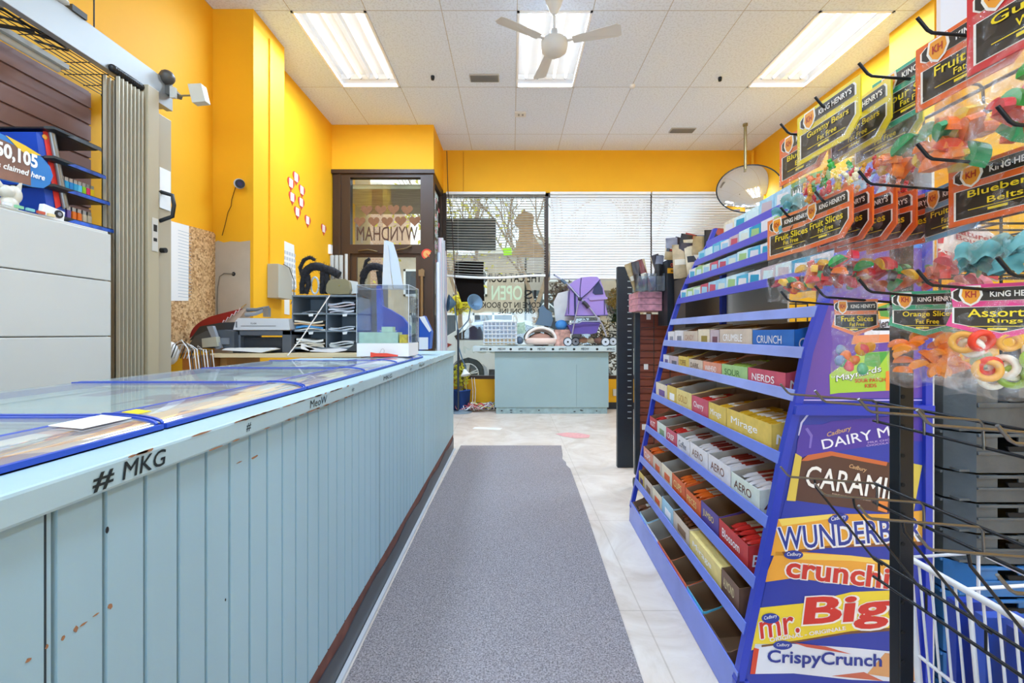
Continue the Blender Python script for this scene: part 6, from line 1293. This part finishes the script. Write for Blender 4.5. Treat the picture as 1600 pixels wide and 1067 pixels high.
def bag(y, x, z, w, hc, hb, yaw, title, sub, ccol, kind, cols, count, gr, label, group=None, tilt=0., fill=.45, style=0, seed=1, drop=.2, tcol='#f5dc28'):
    rnd = random.Random(seed); a = math.radians(yaw)
    u = Vector((math.sin(a), -math.cos(a), 0)); n = u.cross(Z3); M = Matrix((u, n * -1, Z3)).transposed()   # local x=u, y=into, z=up
    M = M @ Matrix.Rotation(math.radians(tilt), 3, 'Y')
    T = Matrix.Translation((x, y, z)) @ M.to_4x4()
    t = thing('candy_bag', label, 'candy bag', M=T, group=group)
    hole = hc * drop
    L = lambda px_, pz, d=0: T @ Vector((px_ * w, d, pz))
    top = hole; bot = hole - hc
    if style == 0: out = [(-.5, top), (.5, top), (.5, bot + .28 * hc), (.33, bot + .02 * hc), (-.5, bot)]
    else: out = [(-.46, top), (.46, top), (.43, bot + .55 * hc), (.5, bot + .25 * hc), (0, bot), (-.5, bot + .25 * hc), (-.43, bot + .55 * hc)]
    b = MB(); nn = T.to_3x3() @ Vector((0, -1, 0))
    def lay(pts, mi, lift, th=.0004): b.prism([L(p, q) + nn * (lift + th) for p, q in pts], nn * -th, mi)
    b.prism([L(p, q) + nn * .0015 for p, q in out], nn * -.003, 0)
    def inset(pts, k):
        cx = sum(p for p, _ in pts) / len(pts); cz = sum(q for _, q in pts) / len(pts)
        return [(cx + (p - cx) * (1 - k), cz + (q - cz) * (1 - k * 1.0)) for p, q in pts]
    up_ = [(-.38, top - .07 * hc), (.4, top - .07 * hc), (.43, top - .13 * hc), (.43, top - .3 * hc), (-.38, top - .3 * hc), (-.43, top - .24 * hc), (-.43, top - .12 * hc)]
    lo_ = [(-.42, top - .42 * hc), (.43, top - .42 * hc), (.43, bot + (.36 if style == 0 else .3) * hc), (.27 if style == 0 else 0, bot + .12 * hc), (-.42, bot + (.1 if style == 0 else .3) * hc)]
    for pl in (up_, lo_): lay(inset(pl, -.05), 2, .0016); lay(pl, 1, .0020)
    lay([(-.36, top - .02 * hc), (-.18, top - .02 * hc), (-.16, top - .2 * hc), (-.2, top - .33 * hc), (-.27, top - .4 * hc), (-.34, top - .33 * hc), (-.38, top - .2 * hc)], 2, .0024)
    lay([(-.34, top - .05 * hc), (-.2, top - .05 * hc), (-.185, top - .2 * hc), (-.22, top - .31 * hc), (-.27, top - .36 * hc), (-.32, top - .31 * hc), (-.355, top - .2 * hc)], 4, .0028)
    uu = T.to_3x3() @ X3; vv = T.to_3x3() @ Z3
    def tx(s, px_, pz, ww, hh, mi, off=.02, shr=0): b.text(s, L(px_, pz) + nn * .0036, uu, vv, ww * w, hh * hc, mi, off, 0, shr)
    tx('KH', -.32, top - .24 * hc, .1, .12, 5, .03)
    tx("KING HENRY'S", -.1, top - .24 * hc, .5, .11, 2, .025)
    if sub: tx(title, -.3, top - .6 * hc, .66, .15, 3, .012); tx(sub, -.12, top - .73 * hc, .3, .1, 3, .01)
    else: tx(title, -.34, top - .62 * hc, .72, .14, 3, .03)
    lay([(-.3, top - .765 * hc), (.3, top - .765 * hc), (.3, top - .775 * hc), (-.3, top - .775 * hc)], 3, .0024)
    lay([(-.12, top - .8 * hc), (.05, top - .8 * hc), (.05, top - .84 * hc), (-.12, top - .84 * hc)], 3, .0024)
    b.build('header_card', [mat(ccol, .35), mat('#2e2a26', .35), mat('#f5f2ec', .4), mat(tcol, .4), mat('#f3a02a', .4), mat('#b8321f', .4)], t)
    # gummies
    bb_ = bot - hb
    for k in range(count):
        px_ = rnd.uniform(-.36, .36) * w; q = rnd.random() ** 1.2; pz = bb_ + .022 + q * hb * fill; dd = rnd.uniform(-.012, .012)
        if kind == 'belt': px_ *= .3
        Mr = T.to_3x3() @ Matrix.Rotation(rnd.uniform(-.9, .9) if kind != 'belt' else rnd.uniform(-.3, .3), 3, 'Y') @ Matrix.Rotation(rnd.uniform(-.6, .6), 3, 'Z')
        g = MB(); gummy(g, kind, T @ Vector((px_, dd, pz)), Mr, gr * rnd.uniform(.85, 1.1)); g.build('gummy_candy', gmat(cols[k % len(cols)]), t)
    # pouch
    g = MB(); ph = rnd.uniform(0, 6)
    for s in (-1, 1):
        def fn(p, q):
            zz = (top - .3 * hc) + (bb_ - (top - .3 * hc)) * q
            bulge = .026 * math.sin(PI * p) ** .6 * (max(0, q - .25) / .75) ** .8 * (1 if q < .93 else max(0, (1 - q) / .07)) if 0 < p < 1 else 0
            wr = .0035 * math.sin(p * 17 + q * 9 + ph) * math.sin(q * 13 - p * 5 + ph) * math.sin(PI * p)
            return T @ Vector(((p - .5) * w * (1.0 + .04 * math.sin(q * 9 + ph)), s * (bulge + .002) + wr, zz + .004 * math.sin(p * 9 + ph) * q))
        g.surf(fn, 14, 16)
    g.build('pouch', bagmat, t)
ORc, YEc, GRc, PIc, BUc = '#ee6a22', '#ecd51f', '#2fa073', '#e83e8c', '#e8342c'
FR = ['#d8353a', '#2f9a4e', '#e8762a', '#3a2a26', '#e04a4a', '#e8b62c', '#c92a3a']
bag(.985, .625, 1.572, .15, .105, .13, 3, 'Blueberry', 'Belts', ORc, 'belt', ['#5f9aa0', '#4a868c', '#7fb0b0'], 9, .02, 'orange blueberry belts bag on the farthest top hook by the mirror', seed=3)
bag(.873, .60, 1.577, .165, .1, .105, 2, 'Gummy Bears', 'Fat Free', YEc, 'bear', ['#d8353a', '#2f9a2e', '#e8a62a', '#e8c83a', '#f07a2a', '#efe6c0'], 26, .0105, 'frontmost yellow gummy bears bag on the second top hook', 'gummy bear bags on the second top hook', seed=4)
bag(.868, .655, 1.572, .165, .1, .105, -2, 'Gummy Bears', 'Fat Free', YEc, 'bear', ['#d8353a', '#e8a62a', '#f07a2a'], 14, .0105, 'middle yellow gummy bears bag on the second top hook', 'gummy bear bags on the second top hook', seed=5)
bag(.872, .71, 1.568, .165, .1, .105, 0, 'Gummy Bears', 'Fat Free', YEc, 'bear', ['#d8353a', '#c92a3a', '#f07a2a'], 14, .0105, 'rearmost yellow gummy bears bag on the second top hook', 'gummy bear bags on the second top hook', seed=6)
bag(.76, .665, 1.585, .16, .095, .105, 2, 'Sour Slices', 'Fat Free', '#3fae92', 'slice', ['#f07a2a', '#f07a2a', '#2f9a5e', '#e8c83a', '#f08a3a'], 16, .02, 'teal carded sour slices bag on the third top hook', seed=7)
bag(.655, .655, 1.583, .16, .1, .125, 4, 'Fruit Slices', 'Fat Free', ORc, 'slice', ['#f07a2a', '#e8552a', '#2f9a5e', '#e8c83a', '#f08a3a'], 16, .025, 'large orange fruit slices bag on the fourth top hook under the price sign', seed=8)
bag(.55, .63, 1.587, .15, .11, .09, 6, 'Gummy', 'Worms', '#d8353a', 'slice', ['#d8353a', '#2f9a2e', '#e8552a', '#e8a62a'], 14, .02, 'red striped card gummy bag at the top right corner of the photo', seed=9)
bag(.985, .60, 1.39, .155, .09, .1, 4, 'Fruit Slices', 'Fat Free', '#f0854a', 'slice', FR, 20, .015, 'front left orange fruit slices bag on the far second-row hook', seed=10)
for k in range(5):
    bag(.875 + .004 * (k % 2), .60 + k * .036, 1.392 - k * .002, .15, .09, .1, -3 + 2 * k, 'Fruit Slices', 'Fat Free', ORc, 'slice', FR, 20 if k < 3 else 10, .015, 'fruit slices bag in the crowded second-row hook, %s of five from the front' % ORD[k].replace('nearest', 'first'), 'fruit slices bags on the crowded hook', seed=11 + k)
bag(.765, .735, 1.385, .15, .09, .12, -12, 'Fruit Rings', 'Fat Free', '#6fb4e0', 'slice', ['#e8605a', '#e8707a', '#e89a8a'], 12, .018, 'blue edged bag of pink candies seen nearly edge on in the second row', seed=17)
bag(.652, .70, 1.388, .15, .09, .095, 4, 'Blueberry', 'Belts', ORc, 'belt', ['#6fb0b4', '#5a9ca2', '#8fc4c4'], 10, .02, 'near orange blueberry belts bag in the second row with teal belts', seed=18)
bag(.88, .66, 1.2, .075, .07, .085, 62, 'Fruit Slices', 'Fat Free', '#f0854a', 'ball', ['#e8a62a', '#e8606a', '#5fc08a', '#f0854a', '#8fa0c0'], 11, .012, 'small orange carded fruit slices bag turned to the aisle in the third row', style=1, seed=19, fill=.6)
bag(.765, .69, 1.205, .095, .075, .085, 55, 'Orange Slices', 'Fat Free', GRc, 'slice', ['#f5912a', '#f59a3a', '#f0801f'], 24, .015, 'front green carded orange slices bag in the third row', 'orange slices bags', style=1, seed=20, fill=.75)
bag(.775, .755, 1.205, .095, .075, .085, 52, 'Orange Slices', 'Fat Free', GRc, 'slice', ['#ee6a1a', '#f0751f'], 12, .016, 'rear green carded orange slices bag half hidden in the third row', 'orange slices bags', style=1, seed=21, fill=.75)
bag(.655, .70, 1.205, .115, .08, .085, 50, 'Assorted', 'Rings', PIc, 'ring', ['#e8442a', '#f5f0e0', '#f0b04a', '#9fc04a', '#f5ead8'], 15, .012, 'pink carded assorted rings bag in the third row at the right edge', style=1, seed=22, fill=.75)
bag(.5, .66, 1.395, .13, .1, .15, 5, 'Sour Belts', 'Fat Free', GRc, 'belt', ['#4fb0b0', '#6fc4bc'], 6, .024, 'green carded bag of belts beyond the right edge of the second row', seed=23) if False else None
# price sign above
t = thing('price_sign', 'white price sign with pinkish border above the candy bags', 'sign', (.78, .78, 1.6))
sa = lambda y, z, l=0: Vector((.705 - l, y, z))
MB().prism([sa(.76, 1.585), sa(.5, 1.585), sa(.5, 1.9), sa(.76, 1.9)], (.003, 0, 0)).build('board', mat('#f1dfd8', .4), t)
MB().prism([sa(.752, 1.6, .001), sa(.5, 1.6, .001), sa(.5, 1.892, .001), sa(.752, 1.892, .001)], (.0008, 0, 0)).build('sheet', mat('#eceaf2', .4), t)
MB().text('Assorted', sa(.735, 1.69, .0022), -Y3, Z3, .19, .03, off=0).text('Kids', sa(.66, 1.745, .0022), -Y3, Z3, .1, .035, off=0).text('2', sa(.655, 1.635, .0022), -Y3, Z3, .025, .04, off=.0, shear=.2).build('sign_lettering', mat('#26242a', .6), t)
# ================================================================ CRATES, BASKET RACK, SUPPLEMENTS
def crate(x0, x1, y0, y1, z0, z1, m, label, group):
    t = thing('plastic_crate', label, 'crate', ((x0 + x1) / 2, (y0 + y1) / 2, z0), 0, group)
    c = .05; h = z1 - z0; g = .003
    ring = [(x0 + c, y0), (x1, y0), (x1, y1), (x0, y1), (x0, y0 + c)]
    b = MB()
    for i in range(5):
        (xa, ya), (xb, yb) = ring[i], ring[(i + 1) % 5]; d = Vector((xb - xa, yb - ya, 0)); n = Vector((-d.y, d.x, 0)).normalized() * .004
        V = [(xa, ya, z0 + g), (xb, yb, z0 + g), (xb, yb, z1 - g), (xa, ya, z1 - g)]
        if i == 0:
            for q0, q1, za, zb in ((0, 1, z0 + g, z0 + h * .5), (0, .12, z0 + h * .5, z1 - g), (.24, .55, z0 + h * .5, z1 - g), (.67, 1, z0 + h * .5, z1 - g)): b.prism([(xa + d.x * q0, ya, za), (xa + d.x * q1, ya, za), (xa + d.x * q1, ya, zb), (xa + d.x * q0, ya, zb)], n)
        else: b.prism(V, n)
    b.box(x0 + c, x1, y0 - .006, y0, z0 + h * .46, z0 + h * .54).box(x0 + c, x1, y0 - .008, y0, z1 - .012, z1 - g)
    for q in (.4, .5, .8): xx = x0 + c + (x1 - x0 - c) * q; b.box(xx, xx + .006, y0 - .006, y0, z0 + g, z1 - g)
    b.box(x0 - .008, x0, y0 + c, y1, z1 - .012, z1 - g)
    b.build('walls', m, t, .002)
    MB().box(x0 + .01, x1 - .01, y0 + .01, y1 - .01, z0 + g, z0 + .01).build('floor_grid', m, t)
    for q in (.2, .63):
        xx = x0 + c + (x1 - x0 - c) * q - .01; w = .045
        MB().prism([(xx + w * .5 + w * .6 * math.cos(PI + PI * k / 8), y0 + .003, z0 + h * .56 + w * .45 * math.sin(PI + PI * k / 8) + .012) for k in range(9)], (0, -.006, 0)).build('handle_pocket', mat('#0a0b0d', .8), t)
CRK = mat('#4e565b', .4, var=.3, scale=9, bump=.2, bscale=30, name='scuffed_black_crate'); CRB = mat('#2f6fae', .4, var=.2, scale=9, name='scuffed_blue_crate')
zs_ = [1.02, .86, .74, .655, .565, .475]
for k in range(5): crate(1.3, 1.86, 1.33, 1.75, zs_[k + 1], zs_[k], CRK, 'black plastic crate, %s in the stack right of the blue rack' % ['topmost', 'second from top', 'middle', 'fourth from top', 'lowest black one'][k], 'black crates in the stack')
zq = [.475, .38, .285, .19, .095, .0]
for k in range(5): crate(1.3, 1.86, 1.33, 1.75, zq[k + 1], zq[k], CRB, 'blue plastic crate, %s below the black crates' % ['first', 'second', 'third', 'fourth', 'lowest'][k], 'blue crates in the stack')
o = MB().ball((1.6, 1.3, .975), (.035, .02, .04), n=14, m=9).build('dome_button', mat('#e3dfdf', .3)); tag(o, 'white capsule dispenser lid hanging before the topmost black crate', 'lid')
o = MB().ball((1.6, 1.282, .965), (.02, .012, .018), n=14, m=9).build('red_button', mat('#a8324a', .3)); tag(o, 'dark red round cap at the front of the topmost crate', 'cap')
# white wire rack with blue packages
WW = mat('#eceef2', .35, name='white_coated_wire')
wr = thing('wire_basket', 'white wire basket rack at the bottom right with blue goods inside', 'basket', (.97, .8, 0))
b = MB(); xa, xb_, ya, yb, zt_ = .90, 1.06, .35, 1.04, .64
b.tube([(xa, ya, zt_), (xa, yb, zt_)], .007, 8).tube([(xb_, ya, zt_ + .01), (xb_, yb, zt_ + .01)], .0035, 6).tube([(xa, yb, zt_), (xb_, yb, zt_ + .01)], .0035, 6)
for k in range(5): y = yb - .13 * k; b.tube([(xa, y, zt_), (xb_, y, zt_ + .01)], .0035, 6)
b.tube([(xa + .02, ya, .42), (xa + .02, yb, .42)], .004, 6).tube([(xa + .04, ya, .12), (xa + .04, yb, .12)], .004, 6)
n = 26
for k in range(n):
    y = yb - (yb - ya) * k / (n - 1); b.tube([(xa, y, zt_), (xa + .02, y, .42), (xa + .05, y, .1), (xb_, y, .1)], .0026 if k % 5 else .0045, 5)
for k in range(6): y = yb - .13 * k; b.tube([(xb_, y, zt_ + .01), (xb_, y, .1)], .0035, 5)
b.tube([(xa + .0, yb, zt_), (xa + .03, yb, .3), (xa + .06, yb + .0, .1)], .007, 8)
b.build('wire_frame', WW, wr)
MB().box(xa + .05, xb_ - .005, ya, yb, .1, .103).tube([(xa + .06, yb - .01, .1), (xa + .06, yb - .01, 0)], .008, 6).tube([(xb_ - .02, yb - .01, .1), (xb_ - .02, yb - .01, 0)], .008, 6).tube([(xb_ - .02, ya + .01, .1), (xb_ - .02, ya + .01, 0)], .008, 6).tube([(xa + .06, ya + .01, .1), (xa + .06, ya + .01, 0)], .008, 6).build('legs_and_floor', WW, wr)
rnd = random.Random(9)
for k in range(11):
    y = yb - .045 - k * .06; hgt = .6 - rnd.uniform(.0, .05)
    o = MB().box(xa + .045, xb_ - .03, y - .022, y, .104, hgt).build('blue_package', mat(['#2544b0', '#3a5fc8', '#1d3a94'][k % 3], .3)); tag(o, 'tall %s blue package standing in the white wire basket' % ['royal', 'bright', 'dark'][k % 3], 'package', '%s blue packages in the wire basket' % ['royal', 'bright', 'dark'][k % 3])
# supplement shelf against the right wall, behind
sp_ = thing('supplement_shelf', 'black wire shelf with a red and white vitamins sign at the right', 'shelf', (2.4, 2.6, 0))
b = MB()
for x in (1.75, 2.1, 2.45, 2.8, 3.15):
    b.tube([(x, 2.62, 0), (x, 2.62, 1.85)], .008, 6)
for z in (.25, .6, .95, 1.22, 1.34, 1.46, 1.7):
    for y in (2.3, 2.45, 2.62): b.tube([(1.75, y, z), (3.15, y, z)], .006, 6)
    for x in (1.75, 2.1, 2.45, 2.8, 3.15): b.tube([(x, 2.3, z), (x, 2.62, z)], .006, 6)
b.build('wire_frame', BLACK, sp_)
MB().prism([P(a, c_, 2.5) for a, c_ in ((1466, 322), (1478, 312), (1560, 372), (1560, 440), (1466, 405))], (0, .01, 0)).build('sign_board', mat('#f0e6e2', .5), sp_)
MB().prism([P(a, c_, 2.495) for a, c_ in ((1466, 388), (1560, 420), (1560, 438), (1466, 404))], (0, .003, 0)).prism([P(a, c_, 2.495) for a, c_ in ((1466, 350), (1478, 348), (1474, 380), (1466, 380))], (0, .003, 0)).prism([P(a, c_, 2.3) for a, c_ in ((1463, 298), (1530, 286), (1530, 300), (1463, 318))], (0, .003, 0)).build('red_bands', mat('#d44a52', .5), sp_)
bb = MB(); a0 = P(1486, 362, 2.49); bb.text('Nature\'s', a0, Vector((1, 0, -.28)), Z3, .26, .036, 0, .02); bb.text('Bounty', P(1494, 376, 2.49), Vector((1, 0, -.28)), Z3, .2, .036, 0, .02); bb.build('sign_lettering', mat('#b04048', .5), sp_)
MB().text('Assured - Quality', P(1466, 395, 2.492), Vector((1, 0, -.3)), Z3, .5, .026, 0, .02).build('band_lettering', WHITE, sp_)
rnd = random.Random(50)
for k in range(16):
    x = 1.8 + (k % 8) * .17; z = [.96, 1.225][k // 8] + .008; c = ['#8a6a4a', '#e9e2d6', '#3a3a40', '#7a9a5a'][rnd.randrange(4)]
    o = MB().lathe([(0, 0), (.04, 0), (.042, .01), (.042, .07), (.03, .085), (.03, .1), (0, .1)], (x, 2.42, z), 14).build('vitamin_bottle', mat(c, .4)); tag(o, 'round vitamin bottle on the %s wire shelf, %s from the left' % (['lower', 'upper'][k // 8], ['first', 'second', 'third', 'fourth', 'fifth', 'sixth', 'seventh', 'eighth'][k % 8]), 'bottle', 'vitamin bottles')
# wire grid stand beyond the blue rack with a small plant
t = thing('wire_grid', 'black wire grid stand behind the gap in the blue rack', 'grid', (2.2, 3.9, 0))
b = MB()
for k in range(9): b.tube([(1.75 + k * .1, 3.95, .0), (1.75 + k * .1, 3.95, 1.42)], .006, 5)
for z in (.1, .5, .9, 1.2, 1.4): b.tube([(1.75, 3.95, z), (2.55, 3.95, z)], .006, 5)
b.build('wires', BLACK, t)
bush((2.05, 5.4, 1.45), (.25, .2, .2), mat('#5f9a3c', .7), 120, 'green leafy plant seen through the gap in the blue rack', 'potted_plant', .06, 33)
MB().box(1.85, 2.25, 5.2, 5.6, 0, 1.27).build('plant_plinth', mat('#c9c2b4', .7)).__setitem__('label', 'pale block stand carrying the green plant behind the rack')
bpy.data.objects['plant_plinth']['category'] = 'stand'
